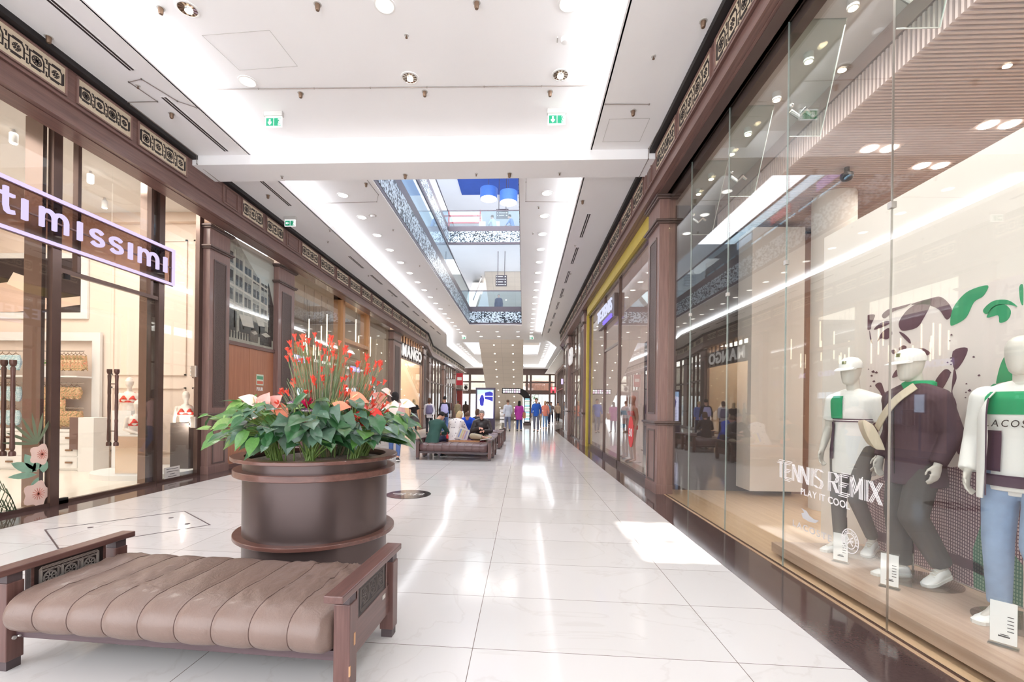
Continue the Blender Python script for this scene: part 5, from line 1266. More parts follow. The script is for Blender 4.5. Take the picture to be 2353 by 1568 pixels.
t = thing('window_emblem', 'round white monogram seal on the glass below the polo mannequin', 'emblem', (GR - .012, 3.4, .5))
mb = MB()
for r_ in (.085, .055): mb.ribbon([(r_ * math.cos(a), r_ * math.sin(a)) for a in [2 * pi * i / 32 for i in range(32)]], .006, (GR - .008, 3.395, .50), (0, -1, 0), (0, 0, 1), (-1, 0, 0), th=.001, closed=True)
s_txt = 'ROLAND GARROS'
for i, ch in enumerate(s_txt):
    if ch == ' ': continue
    a = math.radians(196 - i * 17.5); U_ = (0, -math.sin(a), -math.cos(a)); V_ = (0, -math.cos(a), math.sin(a)); c = Vector((GR - .008, 3.395, .50)) + Vector(V_) * .061 - Vector(U_) * .007
    letters(ch, VIN, tuple(c), U_, V_, .018, .014, t, .001, off=.02)
mb.ribbon([(-.03, -.03), (0, .0), (.03, -.03)], .008, (GR - .008, 3.395, .50), (0, -1, 0), (0, 0, 1), (-1, 0, 0), th=.001); mb.ribbon([(-.03, .03), (-.01, .01), (-.03, -.005)], .008, (GR - .008, 3.395, .50), (0, -1, 0), (0, 0, 1), (-1, 0, 0), th=.001); mb.ribbon([(.03, .03), (.01, .02), (.01, 0), (.03, 0), (.03, .012)], .008, (GR - .008, 3.395, .50), (0, -1, 0), (0, 0, 1), (-1, 0, 0), th=.001)
mb.build('seal', VIN, t, world=True)

# ---- TEZENIS and farther right shops
PNKW = mat('pink_white_wall', (232, 220, 216), .7, noise=(2, .06)); YEL = mat('yellow_frame', (206, 182, 72), .4, .2, noise=(5, .04))
shell(2.42, 8.5, 8.36, 16.85, 5.1, PNKW, mat('shop_floor_mirror', (220, 206, 196), .12, noise=(2, .03)), mat('tz_ceiling', (228, 214, 206), .8, noise=(1, .02)), 'x0')
lamp('lingerie_lamp', 'AREA', (4.6, 11.5, 5.0), 150, (1, .88, .84), 2.4, 5.0)
MB().box(2.25, 2.36, 8.36, 16.62, 4.70, 4.98).box(2.25, 2.38, 16.5, 16.62, 0, 4.98).build('trim_25', YEL, kind='structure')
w = window_front(21, GR, 8.36, 16.5, 0.0, 4.72, 'dark mullioned front of the lingerie sale shop in a yellow frame', posts=(8.42, 11.4, 13.45, 16.4), splits=(9.4, 10.4, 11.4, 13.45, 14.5), sill=.12, side=1, rails=((11.4, 13.45, 3.05),), gl=glass('lingerie_glass', ior=1.35))
t = thing('lingerie_sign', 'white glowing TEZENIS block letters on the yellow framed front', 'sign', (2.25, 12.7, 3.9))
letters('TEZENIS', glow('sign_cold_white', (226, 230, 255), .62), (2.22, 13.85, 3.92), (0, -1, 0), (0, 0, 1), .33, 2.2, t, .03, off=.008, gap=.13)
MB().box(2.20, 2.24, 11.75, 12.95, 3.79, 3.83).box(2.20, 2.24, 11.75, 12.95, 3.74, 3.77).build('small_lettering', glow('sign_violet', (150, 130, 255), .7), t, world=True)
MB().box(2.24, 2.34, 11.5, 13.9, 3.72, 4.3).build('back_box', DARK, t, world=True)
t = thing('sale_sticker', 'tall red oval sale sticker with a white 50 on the lingerie shop glass', 'sticker', (2.35, 10.1, .9))
MB().prism([(10.08 + .23 * math.cos(a), .90 + .34 * math.sin(a)) for a in [2 * pi * i / 36 for i in range(36)]], 'x', 2.352, 2.358).build('oval', mat('sale_red', (224, 60, 62), .5, noise=(5, .03)), t, world=True)
letters('50', LOGOW, (2.35, 10.24, .80), (0, -1, 0), (0, 0, 1), .18, .30, t, .003, off=.02)
BRW = mat('old_brick_poster', (186, 164, 150), .7, noise=(7, .3)); HOTP = glow('neon_pink', (255, 70, 190), 3.0); BLUN = glow('neon_blue', (70, 70, 255), 1.6)
t = thing('window_backdrop', 'large brick wall print behind the sale sticker in the lingerie window', 'backdrop', (3.2, 9.6, .1))
MB().box(3.2, 3.26, 8.6, 11.2, .3, 4.4).build('print', BRW, t, world=True); MB().box(3.1, 3.3, 8.55, 11.25, 0.0, .3).build('base', WHITE, t, world=True)
t = thing('wheel_prop', 'grey bicycle wheel prop standing low in the lingerie window', 'wheel', (2.9, 9.3, .36))
mb = MB(); mb.tube([(2.9, 9.3 + .33 * math.cos(a), .37 + .33 * math.sin(a)) for a in [2 * pi * i / 28 for i in range(29)]], .025, 8, caps=False); mb.build('tyre', mat('tyre_grey', (130, 126, 128), .6, noise=(9, .05)), t, world=True)
mb = MB()
for i in range(10): a = pi * i / 10; mb.tube([(2.9, 9.3 + .31 * math.cos(a), .37 + .31 * math.sin(a)), (2.9, 9.3 - .31 * math.cos(a), .37 - .31 * math.sin(a))], .003, 4)
mb.tube([(2.86, 9.3, .37), (2.94, 9.3, .37)], .025, 8); mb.build('spokes', STEEL, t, world=True)
t = thing('neon_sign', 'pink neon strip sign in the doorway of the lingerie shop', 'neon sign', (3.6, 12.6, 2.7))
MB().box(3.6, 3.63, 11.9, 12.9, 2.9, 3.0).box(3.6, 3.63, 11.9, 12.0, 2.3, 3.0).box(3.6, 3.63, 12.4, 12.9, 2.6, 2.7).box(3.6, 3.63, 12.8, 12.9, 2.6, 3.0).build('tubes', HOTP, t, world=True)
box_o('wall_right', mat('dark_violet_wall', (70, 54, 76), .6, noise=(2, .1)), (3.65, 3.7, 11.45, 14.0, 0, 3.4), kind='structure')
t = thing('neon_sign', 'upright blue light strip in the doorway of the lingerie shop', 'neon sign', (3.6, 13.4, 2.0)); MB().box(3.6, 3.63, 13.3, 13.5, 1.6, 2.9).build('tube', BLUN, t, world=True)
TAND = mat('tan_shell', (196, 152, 130), .35, noise=(3, .03))
for (x, y, l, cl) in ((2.85, 12.0, 'tan mannequin in coral lingerie nearest the lingerie shop door', mat('coral_lace', (222, 96, 84), .7, noise=(18, .2))), (2.85, 12.9, 'tan mannequin in teal nightwear behind the coral one', mat('teal_satin', (40, 96, 110), .4, noise=(6, .1)))):
    t = thing('shop_mannequin', l, 'mannequin', (x, y, .0), pi / 2 + .2)
    J = posture(); person(t, J, skin=TAND, face=False, dummy=True, voxel=.014, top=None, trousers=None)
    mb = MB(); loft(mb, [((0, 0, .86), (1, 0, 0), (0, 1, 0), .172, .128), ((0, 0, .97), (1, 0, 0), (0, 1, 0), .168, .124)], 20); mb.build('briefs', cl, t, smooth=True)
    mb = MB(); loft(mb, [((0, 0, 1.22), (1, 0, 0), (0, 1, 0), .152, .118), ((0, .01, 1.30), (1, 0, 0), (0, 1, 0), .166, .132), ((0, 0, 1.34), (1, 0, 0), (0, 1, 0), .168, .115)], 20); mb.build('bra', cl, t, smooth=True)
    MB().lathe([(.22, 0), (.22, .012)], (0, 0, 0), 24).build('base_disc', STEEL, t)
cols = [(224, 90, 110), (240, 238, 236), (120, 60, 130), (230, 160, 170), (60, 60, 70)]
for k in range(10):
    t = thing('clothes_rack', 'low rack of pink and white lingerie inside the sale shop', 'clothes rack', (4.2 + (k % 2) * 1.3, 9.0 + (k // 2) * 1.5, 0), group='lingerie racks inside the sale shop')
    MB().box(-.3, .3, -.25, .25, 0, .05).tube([(-.3, 0, .05), (-.3, 0, 1.5), (.3, 0, 1.5), (.3, 0, .05)], .014, 6).build('stand', STEEL, t)
    mb = MB()
    for j in range(7): mb.box(-.26 + j * .08, -.21 + j * .08, -.18, .18, .8, 1.48)
    mb.build('clothes', mat('lcloth_%d' % (k % 5), cols[k % 5], .7, noise=(14, .25)), t, kind='stuff')
# dark shop with GAP-like blade letters, farther fronts
shell(2.42, 7.5, 16.95, 27.0, 5.0, FARW, INNERF, WHITE, 'x0')
lamp('far_right_lamp', 'AREA', (4.4, 21.5, 4.9), 160, (1, .93, .86), 2.0, 7.0)
w = window_front(22, GR, 17.7, 22.7, 0.0, 5.0, 'dark shop front with a glass door after the yellow frame', posts=(17.75, 19.0, 20.4, 21.6, 22.65), rails=((17.7, 22.7, 3.05),), splits=(19.0, 20.4, 21.6), side=1, gl=GLASSD)
w = window_front(23, GR, 24.3, 27.0, 0.0, 5.0, 'narrow dark shop front before the mall widens', posts=(24.35, 25.6, 26.9), splits=(25.6,), side=1, gl=GLASSD)
t = thing('blade_sign', 'thick white letters sticking out over the dark far shop front', 'sign', (2.2, 21.5, 3.6))
letters('GD', mat('letter_white_block', (250, 250, 250), .4, emit=((1, 1, 1), .1), noise=(3, .01)), (2.24, 22.6, 3.45), (0, -1, 0), (0, 0, 1), .75, 1.7, t, .05, off=.04)
MB().box(2.3, 2.36, 20.8, 22.6, 3.75, 3.85).build('bracket', DARK, t, world=True)
n = 24
for (P_, Q_) in (((3.5, 34.5), (2.42, 27.2)), ((3.85, 43), (3.62, 34.8)), ((3.9, 52.5), (3.85, 43))):
    A, B = Vector(P_), Vector(Q_); L = (B - A).length; ang = math.atan2(B.y - A.y, B.x - A.x)
    mb = MB(); k = max(3, int(L / 1.3))
    for i in range(k + 1): mb.box(i * L / k - .05, i * L / k + .05, -.07, .07, 0, 5.1)
    mb.box(0, L, -.06, .06, 4.95, 5.12).box(0, L, -.06, .06, 3.1, 3.2).box(0, L, -.06, .06, 0, .12)
    r = mb.build('window_%d' % n, DARK, kind='structure'); r.location = (A.x, A.y, 0); r.rotation_euler = (0, 0, ang); tag(r, ('slanting', 'second', 'last')[n - 24] + ' dark mullioned front on the far sale window side', 'shop window')
    for i in range(k): MB().box(i * L / k + .06, (i + 1) * L / k - .06, -.006, .006, .12, 4.95).build('pane', GLASSD, r)
    n += 1
box_o('wall_right', FARW, (6.4, 6.5, 27.1, 55, 0, 5.2), kind='structure'); box_o('ceiling', WHITE, (2.5, 6.4, 27.1, 55, 5.2, 5.25), kind='structure'); box_o('floor', INNERF, (4.2, 6.4, 27.2, 55, 0, .006), kind='structure')
lamp('far_right_lamp_b', 'AREA', (5.2, 42, 5.1), 260, (1, .96, .93), 1.2, 18)
t = thing('blade_sign', 'small violet lit blade sign on the far sale window side', 'sign', (3.2, 39, 3.3)); MB().box(3.2, 3.75, 39, 39.08, 3.3, 3.75).build('panel', PURPLE, t, world=True); MB().box(3.15, 3.8, 38.98, 39.1, 3.75, 3.79).build('rail', DARK, t, world=True)
t = thing('red_sign', 'red letter sign by the far entrance', 'sign', (3.1, 50, 3.0)); letters('H', mat('sign_red', (230, 30, 50), .4, emit=((1, .05, .08), 1.2), noise=(3, .02)), (3.0, 50.2, 2.9), (1, 0, 0), (0, 0, 1), .6, None, t, .08, off=.03); MB().box(3.0, 3.9, 50.22, 50.28, 3.5, 3.55).build('bracket', DARK, t, world=True)
# ================================================================== ATRIUM, CEILING FITTINGS, FAR END
def photo_strip():
    m = mat('photo_strip', (120, 130, 140), .3, emit=((.55, .68, .85), .0)); nt = m.node_tree; b = nt.nodes['Principled BSDF']
    tc = nt.nodes.new('ShaderNodeTexCoord'); mp = nt.nodes.new('ShaderNodeMapping'); mp.inputs['Scale'].default_value = (2.2, 2.2, 2.6); nt.links.new(tc.outputs['Object'], mp.inputs[0])
    n = nt.nodes.new('ShaderNodeTexNoise'); n.inputs['Scale'].default_value = 1.1; n.inputs['Detail'].default_value = 2
    v = nt.nodes.new('ShaderNodeTexVoronoi'); v.distance = 'CHEBYCHEV'; v.inputs['Scale'].default_value = 8.0; v.inputs['Randomness'].default_value = .9
    nt.links.new(mp.outputs[0], n.inputs['Vector']); nt.links.new(mp.outputs[0], v.inputs['Vector'])
    sp = nt.nodes.new('ShaderNodeSeparateColor'); nt.links.new(v.outputs['Color'], sp.inputs[0])
    ad = nt.nodes.new('ShaderNodeMath'); ad.operation = 'ADD'; nt.links.new(sp.outputs[0], ad.inputs[0]); nt.links.new(n.outputs['Fac'], ad.inputs[1])
    cr = nt.nodes.new('ShaderNodeValToRGB'); e = cr.color_ramp.elements
    e[0].position = .78; e[0].color = lin((24, 30, 42)); e[1].position = 1.05; e[1].color = lin((226, 236, 244)); q_ = e.new(.92); q_.color = lin((92, 106, 124))
    nt.links.new(ad.outputs[0], cr.inputs[0]); nt.links.new(cr.outputs[0], b.inputs['Base Color'])
    return m
STRIP = photo_strip(); STEELD = mat('dark_mall_metal', (104, 92, 98), .35, .3, noise=(5, .05)); DAYW = mat('gallery_white', (244, 246, 250), .8, noise=(1, .01))
BALG = glass('balustrade_glass', tint=(226, 238, 244), ior=1.45, add=.02)
def edge(n, x0, x1, y0, y1, z, t=.1, lab='', axis='y', out=1):
    """gallery edge: fascia with a printed photograph strip, glass balustrade above"""
    root = MB().box(x0, x1, y0, y1, z + .03, z + 1.06).build('trim_%d' % n, STEELD, kind='structure'); tag(root, lab, 'gallery edge')
    if axis == 'y':   # runs along y, print faces +x*out
        xf = x1 if out > 0 else x0
        MB().box(xf, xf + out * .008, y0, y1, z + .13, z + .76).build('photograph_strip', STRIP, root, world=True)
        MB().box((x0 + x1) / 2 - .008, (x0 + x1) / 2 + .008, y0, y1, z + 1.06, z + 1.95).build('balustrade', BALG, root, world=True)
        MB().box((x0 + x1) / 2 - .03, (x0 + x1) / 2 + .03, y0, y1, z + 1.95, z + 2.0).build('handrail', STEELD, root, world=True)
    else:
        yf = y0 if out < 0 else y1
        MB().box(x0, x1, yf, yf + out * .008, z + .13, z + .76).build('photograph_strip', STRIP, root, world=True)
        MB().box(x0, x1, (y0 + y1) / 2 - .008, (y0 + y1) / 2 + .008, z + 1.06, z + 1.95).build('balustrade', BALG, root, world=True)
        MB().box(x0, x1, (y0 + y1) / 2 - .02, (y0 + y1) / 2 + .02, z + 1.95, z + 2.0).build('handrail', STEELD, root, world=True)
    return root
edge(30, HX0 - .1, HX0 + .012, HY0, HY1, 6.07, lab='first gallery edge with old street photographs on the mango side of the opening')
edge(31, HX0 - .1, HX1 + .1, HY1 - .012, HY1 + .1, 6.07, axis='x', out=-1, lab='far edge of the first gallery with an old street photograph strip')
edge(32, HX1 - .012, HX1 + .1, HY0, HY1, 6.07, lab='first gallery edge on the lingerie side of the opening', out=-1)
edge(33, -4.55, -4.45, 9.5, HY1, 10.72, lab='second gallery edge high on the mango side of the atrium')
edge(34, -4.55, 1.5, HY1, HY1 + .1, 10.72, axis='x', out=-1, lab='far edge of the second gallery below the cafe tables')
edge(35, 1.4, 1.5, 9.5, HY1, 10.72, lab='second gallery edge high on the lingerie side', out=-1)
for i, b in enumerate(((-9, HX0 - .1, 8.4, 34, 6.9, 7.0), (HX1 + .1, 5, 8.4, 34, 6.9, 7.0), (HX0, HX1, HY1 + .1, 44, 6.9, 7.0), (HX0, HX1, 8.4, HY0, 6.9, 7.0), (-9, -4.5, 8.4, 44, 11.5, 11.62), (1.5, 5, 8.4, 44, 11.5, 11.62), (-4.5, 1.5, HY1 + .1, 44, 11.5, 11.62))):
    box_o('floor', DAYW, b, kind='structure')
for b in ((-9, -4.5, 8.4, 44, 10.72, 10.78), (1.5, 5, 8.4, 44, 10.72, 10.78), (-4.5, 1.5, HY1 + .1, 44, 10.72, 10.78)): box_o('ceiling', DAYW, b, kind='structure')
box_o('wall_left', DAYW, (-9.1, -9, 8.4, 44, 6.9, 16), kind='structure'); box_o('wall_right', DAYW, (5, 5.1, 8.4, 44, 6.9, 16), kind='structure')
box_o('wall_far', DAYW, (-9, 5, 44, 44.1, 6.9, 16), kind='structure'); box_o('wall_near', DAYW, (-9, 5, 8.3, 8.4, 6.9, 16), kind='structure')
# roof: added opaque deck, out of view; its opening shapes the sun patch
RX0, RX1, RY0, RY1 = -4.08, -3.36, 16.35, 17.92
for b in ((-9, RX0, 8.4, 44, 16, 16.15), (RX1, 5, 8.4, 44, 16, 16.15), (RX0, RX1, 8.4, RY0, 16, 16.15), (RX0, RX1, RY1, 44, 16, 16.15)): box_o('ceiling', DAYW, b, kind='structure')
w = MB().box(RX0, RX1, 17.02, 17.10, 16.0, 16.06).box(-3.70, -3.64, RY0, RY1, 16.0, 16.06).build('window_40', STEELD, kind='structure'); tag(w, 'small glazed roof light over the atrium', 'roof opening')
lamp('daylight_fill', 'AREA', (-2.0, 17.0, 15.85), 1400, (.90, .95, 1.0), 12.5, 16.0)  # area lamp added below the closed deck, stands in for skylight daylight
lamp('gallery_light', 'AREA', (-1.7, 33, 10.6), 330, (1.0, .98, .95), 5, 9); lamp('upper_gallery_light', 'AREA', (-1.7, 33, 15.8), 200, (1.0, .98, .96), 5, 9)
lamp('gallery_left_light', 'AREA', (-6.4, 18, 10.6), 380, (.95, .97, 1.0), 3, 16)
# first gallery, mango side: bright shop fronts behind the balustrade
w = MB().box(-7.0, -6.92, 9, 30, 10.0, 10.7).build('window_41', STEELD, kind='structure'); tag(w, 'bright first floor shop fronts above the mango side', 'shop window')
for k in range(16): MB().box(-7.0, -6.92, 9 + k * 1.4, 9.07 + k * 1.4, 7.0, 10.0).build('mullion', STEELD, w, world=True)
MB().box(-6.97, -6.95, 9, 30, 7.0, 10.0).build('pane', BALG, w, world=True)
for k in range(5):
    t = thing('first_floor_sign', 'coloured lettering on a first floor shop front', 'sign', (-6.9, 11 + k * 3.4, 10.2), group='signs on the first floor shop fronts')
    MB().box(-6.92, -6.88, 10.4 + k * 3.4, 12.0 + k * 3.4, 10.12, 10.5).build('panel', [mat('sgn_red', (230, 60, 70), .4, noise=(4, .05)), mat('sgn_white', (240, 240, 250), .4, noise=(4, .02)), mat('sgn_pink', (230, 150, 220), .4, noise=(4, .03))][k % 3], t, world=True)
# escalator bodies and hanging direction signs on the first gallery
def hang_sign(x, y, z, w_, h_, lab, top):
    t = thing('direction_sign', lab, 'sign', (x, y, z))
    MB().box(-w_ / 2, w_ / 2, -.04, .04, 0, h_).build('panel', mat('sign_plum', (78, 66, 72), .4, noise=(4, .03)), t)
    mb = MB()
    for r_ in range(int(h_ / .16)):
        zz = h_ - .12 - r_ * .16; mb.box(-w_ * .42, -w_ * .36, -.045, -.04, zz, zz + .07); mb.box(-w_ * .28, w_ * (.15 + .1 * (r_ % 2)), -.045, -.04, zz + .01, zz + .05)
        mb.box(w_ * .3, w_ * .42, -.045, -.04, zz, zz + .06)
    mb.build('white_pictograms', LOGOW, t)
    MB().tube([(-w_ * .3, 0, h_), (-w_ * .3, 0, top - z)], .02, 6).tube([(w_ * .3, 0, h_), (w_ * .3, 0, top - z)], .02, 6).build('hanger', STEELD, t)
hang_sign(-1.42, 27.4, 8.62, .68, .66, 'dark hanging direction sign on the first gallery above the lone visitor', 10.72)
hang_sign(-1.45, 28.4, 13.1, .75, .6, 'dark hanging direction sign beside the blue drum lamps', 16)
t = thing('upper_escalator', 'steel clad escalator rising behind the first gallery glass', 'escalator', (-3.2, 31, 7))
MB().prism([(27.6, 7.0), (34.2, 10.7), (34.2, 10.2), (28.4, 7.0)], 'x', -3.9, -3.1).build('body', CHROME, t, world=True)
MB().prism([(27.6, 7.9), (34.2, 11.5), (34.2, 11.4), (27.6, 7.8)], 'x', -3.15, -3.1).build('handrail', STEELD, t, world=True)

def cladding(name, c, wid, hei):
    m = mat(name, c, .35); nt = m.node_tree; b = nt.nodes['Principled BSDF']; tc = nt.nodes.new('ShaderNodeTexCoord')
    br = nt.nodes.new('ShaderNodeTexBrick'); br.offset = 0; br.inputs['Scale'].default_value = 1; br.inputs['Brick Width'].default_value = wid; br.inputs['Row Height'].default_value = hei; br.inputs['Mortar Size'].default_value = .006
    br.inputs['Color1'].default_value = lin(c); br.inputs['Color2'].default_value = lin(tuple(v * .98 for v in c)); br.inputs['Mortar'].default_value = lin(tuple(v * .8 for v in c))
    nt.links.new(tc.outputs['Object'], br.inputs['Vector']); nt.links.new(br.outputs['Color'], b.inputs['Base Color']); return m
CLAD = cladding('escalator_cladding', (232, 220, 206), 1.6, .55)
def escal(x0, x1, ya, za, yb, zb, label, dots, th=.4):
    t = thing('escalator', label, 'escalator', ((x0 + x1) / 2, yb, zb))
    MB().prism([(ya, za), (ya + th * 1.2, za + .4), (yb + th * 2.2, zb), (yb, zb)], 'x', x0, x1).build('underside', CLAD, t, world=True)
    MB().prism([(ya, za + .95), (ya, za + 1.05), (yb + 1, zb + 1.05), (yb + 1, zb + .95)], 'x', x0 + .05, x0 + .12).prism([(ya, za + .95), (ya, za + 1.05), (yb + 1, zb + 1.05), (yb + 1, zb + .95)], 'x', x1 - .12, x1 - .05).build('handrail', STEELD, t, world=True)
    n = dots
    for k in range(n):
        u = (k + .6) / n; y = ya + (yb - ya) * u; z = za + (zb - za) * u
        nn = Vector((0, zb - za, -(yb - ya))).normalized(); nn = nn if nn.y < 0 else -nn
        if nn.z > 0: nn = -nn
        for xx in (x0 + (x1 - x0) * .33, x0 + (x1 - x0) * .76):
            c = Vector((xx, y, z)) + nn * .012
            mb = MB(); a = Vector((1, 0, 0)); b2 = nn.cross(a)
            mb.add([c + (a * math.cos(2 * pi * j / 12) + b2 * math.sin(2 * pi * j / 12)) * .055 for j in range(12)] + [c - nn * .02 + (a * math.cos(2 * pi * j / 12) + b2 * math.sin(2 * pi * j / 12)) * .055 for j in range(12)], [tuple(range(12))] + [(j, (j + 1) % 12, (j + 1) % 12 + 12, j + 12) for j in range(12)])
            mb.build('spot', glow('escalator_spot', (255, 246, 226), 4.0), t, world=True)
    return t
escal(-3.2, -.05, 32.0, 6.07, 44.6, 0.0, 'pale clad escalator underside with spots coming down behind the info totem', 12)
escal(-2.8, 1.4, 31.5, 10.7, 42, 7.0, 'pale clad underside of the upper escalator above the first gallery', 5)
# visitors upstairs, cafe on the second gallery
KB = mat('kiosk_white', (250, 248, 246), .6, noise=(2, .02)); KR = mat('kiosk_red', (226, 84, 80), .5, noise=(4, .04)); KT = mat('kiosk_terracotta', (200, 160, 140), .6, noise=(4, .05))
t = thing('kiosk', 'white and red cafe kiosk behind the second gallery glass', 'kiosk', (-3.8, 29.5, 11.62))
MB().box(-4.9, -2.9, 29, 30.2, 11.62, 12.6).build('counter', KT, t, world=True); MB().box(-4.9, -2.9, 29, 30.2, 13.1, 13.9).build('sign_board', KB, t, world=True)
MB().box(-4.95, -2.85, 28.95, 29.0, 13.05, 13.15).box(-4.95, -2.85, 28.95, 29.0, 13.5, 13.58).box(-4.95, -4.87, 28.95, 29.03, 12.6, 13.9).box(-2.93, -2.85, 28.95, 29.03, 12.6, 13.9).build('red_frame', KR, t, world=True)
for k in range(5):
    x = -2.6 + k * .85
    t = thing('cafe_chair', 'white cafe chair behind the second gallery glass', 'chair', (x, 27.2, 11.62), group='cafe chairs on the second gallery')
    MB().box(-.2, .2, -.2, .2, .44, .48).build('seat', KB, t); MB().box(-.2, .2, .17, .2, .6, .9).build('backrest', KB, t)
    for sx in (-.18, .18):
        for sy in (-.18, .18): MB().tube([(sx, sy, 0), (sx, sy, .44 if sy < 0 else .9)], .014, 6).build('leg', KB, t)
for x, l in ((-2.32, 'nearest the kiosk'), (-1.05, 'beside the direction sign')):
    t = thing('drum_lamp', 'big blue drum lamp with a glowing underside, ' + l, 'pendant light', (x, 28.4 if x < -2 else 27.6, 14.35 if x < -2 else 13.75))
    MB().lathe([(.54, 0), (.54, .62), (.53, .62), (.53, .02)], (0, 0, 0), 32).build('shade', mat('lamp_blue', (80, 124, 206), .6, noise=(5, .05)), t, smooth=True)
    MB().lathe([(.52, -.02), (.52, -.004)], (0, 0, 0), 32).build('diffuser', glow('drum_glow', (255, 240, 214), 1.5), t); MB().tube([(0, 0, .6), (0, 0, 16 - t.location.z)], .015, 6).build('cord', STEELD, t)
box_o('ceiling', mat('blue_ceiling', (52, 88, 176), .7, noise=(2, .05)), (-4.4, 2.0, 25.0, 31.2, 15.90, 15.98), kind='structure')
# ---- downlights
RING = WHITE; REFL = mat('reflector', (232, 226, 214), .12, 1.0, noise=(30, .04)); FROST = mat('frosted_lens', (250, 246, 238), .5, emit=((1, .97, .92), .3), noise=(5, .02))
def dl_proto(label, group, lit=True):
    t = thing('downlight', label, 'ceiling light', (0, 0, 0), group=group)
    MB().lathe([(.125, 0), (.125, -.008), (.105, -.010), (.103, 0)], (0, 0, 0), 28).build('ring', RING, t, smooth=True)
    if lit:
        q = MB()
        for i in range(24):
            q.cur = i % 2; a0, a1 = 2 * pi * i / 24, 2 * pi * (i + 1) / 24
            q.add([(.035 * math.cos(a0), .035 * math.sin(a0), -.004), (.1 * math.cos(a0), .1 * math.sin(a0), -.0095), (.1 * math.cos(a1), .1 * math.sin(a1), -.0095), (.035 * math.cos(a1), .035 * math.sin(a1), -.004)], [(0, 1, 2, 3)])
        q.build('reflector', [REFL, mat('painted_dark_facet', (120, 96, 76), .2, .9, noise=(30, .04))], t)  # flat disc: dark wedges paint the shading of a recessed faceted cone
        MB().ball((0, .02, -.012), .042, 8, (1, 1, .45)).build('bulb', glow('halide_glow', (255, 246, 232), 22), t, smooth=True)
    else:
        MB().lathe([(.103, -.006), (.103, -.002)], (0, 0, 0), 28).build('lens', FROST, t)
    return t
A = dl_proto('bright faceted downlight in the near ceiling bay', 'lit downlights in the near ceiling bay'); Bp = dl_proto('frosted round downlight in the near ceiling bay', 'frosted downlights in the near ceiling bay', False)
ft = [True, True]
for (x, y, lit) in ((-4.0, 5.17, 1), (-1.66, 5.2, 0), (.465, 5.25, 0), (-4.02, 6.37, 0), (-1.66, 6.37, 1), (.465, 6.38, 1), (-4.0, 4.0, 1), (-1.66, 4.0, 1), (.465, 4.0, 0)):
    p = A if lit else Bp; i = 0 if lit else 1
    if ft[i]: o = p; ft[i] = False; o.location = (x, y, HC)
    else: o = dup(p, (x, y, HC))
    if y > 5 or x > -5: lamp('downlight_beam', 'SPOT', (x, y, HC - .03), 15 if lit else 8, (1, .98, .95), .08, rot=(0, 0, 0), spread=1.9)
def dl2():
    t = thing('downlight', 'round downlight in the row beside the long ceiling opening', 'ceiling light', (0, 0, 0), group='downlights beside the long ceiling opening')
    MB().lathe([(.13, 0), (.13, -.008), (.105, -.010), (.103, 0)], (0, 0, 0), 20).build('ring', RING, t, smooth=True)
    MB().lathe([(.10, -.007), (.10, -.002)], (0, 0, 0), 18).build('lens', glow('far_lens', (255, 250, 242), 3.0), t)
    return t
D2 = dl2(); fst = True
for x in (-4.05, .455):
    y = 9.92
    while y < 31:
        if fst: D2.location = (x, y, HC); fst = False
        else: dup(D2, (x, y, HC))
        y += 1.19
for x in (-5.0, 1.75):
    y = 34.5
    while y < 51.5: dup(D2, (x, y, HC), label='round downlight in the far ceiling around the escalator', group='downlights around the escalator'); y += 1.19
for x in (-1.7, -2.9, -.4): 
    for y in (28.6, 30.6): dup(D2, (x, y, HC), label='round downlight between the opening and the escalator', group='downlights between opening and escalator')
for (x, y) in ((-4.05, 14.7), (-4.05, 20.6), (-1.7, 28.6), (-5, 38), (1.75, 38), (-5, 46), (1.75, 46)): lamp('downlight_beam', 'SPOT', (x, y, HC - .03), 55 if y < 25 else 150, (1, .96, .90), .08, spread=2.0)
# ---- sprinklers, detectors, slots, conduits
SPR = mat('sprinkler_bronze', (128, 104, 86), .4, .6, noise=(9, .06))
def sp_proto(big):
    t = thing('sprinkler', 'small bronze sprinkler cup under the ceiling' if big else 'tiny sprinkler rosette under the ceiling', 'sprinkler', (0, 0, 0), group='bronze sprinkler cups' if big else 'tiny sprinkler rosettes')
    if big: MB().lathe([(.030, 0), (.026, -.06), (.020, -.075), (.006, -.08)], (0, 0, 0), 12).build('cup', SPR, t, smooth=True); MB().lathe([(.045, 0), (.045, -.006)], (0, 0, 0), 12).build('rosette', DIMW, t)
    else: MB().lathe([(.03, 0), (.028, -.008)], (0, 0, 0), 12).build('rosette', DIMW, t); MB().tube([(0, 0, -.005), (0, 0, -.035)], .006, 6).lathe([(.016, -.035), (.016, -.04)], (0, 0, 0), 8).build('deflector', SPR, t)
    return t
S1 = sp_proto(True); S2 = sp_proto(False); S1.location = (-4.31, 5.15, HC); S2.location = (-1.515, 5.63, HC)
for p in ((-2.435, 5.16, HC), (-.59, 5.2, HC), (-3.37, 6.63, HC), (-1.51, 6.66, HC), (.337, 6.71, HC), (-5.73, 5.185, HS), (-5.36, 6.63, HS), (1.56, 6.77, HS), (1.97, 5.22, HS), (-3.35, 9.4, HC), (1.2, 9.7, HS), (-2.2, 8.2, 5.63), (-.3, 8.2, 5.63), (-5.4, 9.3, HS)): dup(S1, p)
for p in ((-5.36, 6.03, HS), (1.56, 5.72, HS), (-4.5, 8.2, 5.63), (-.9, 8.2, 5.63), (.6, 8.2, 5.63), (-4.9, 11.2, HS), (-3.5, 11.9, HC), (1.35, 12.4, HS), (.3, 10.6, HC), (.2, 12.2, HC), (-5.3, 12, HS), (-5.3, 15.2, HS), (-5.3, 18, HS), (1.5, 15, HS), (1.5, 18, HS), (-3.5, 15, HC), (-3.5, 18, HC), (-3.5, 21, HC)): dup(S2, p)
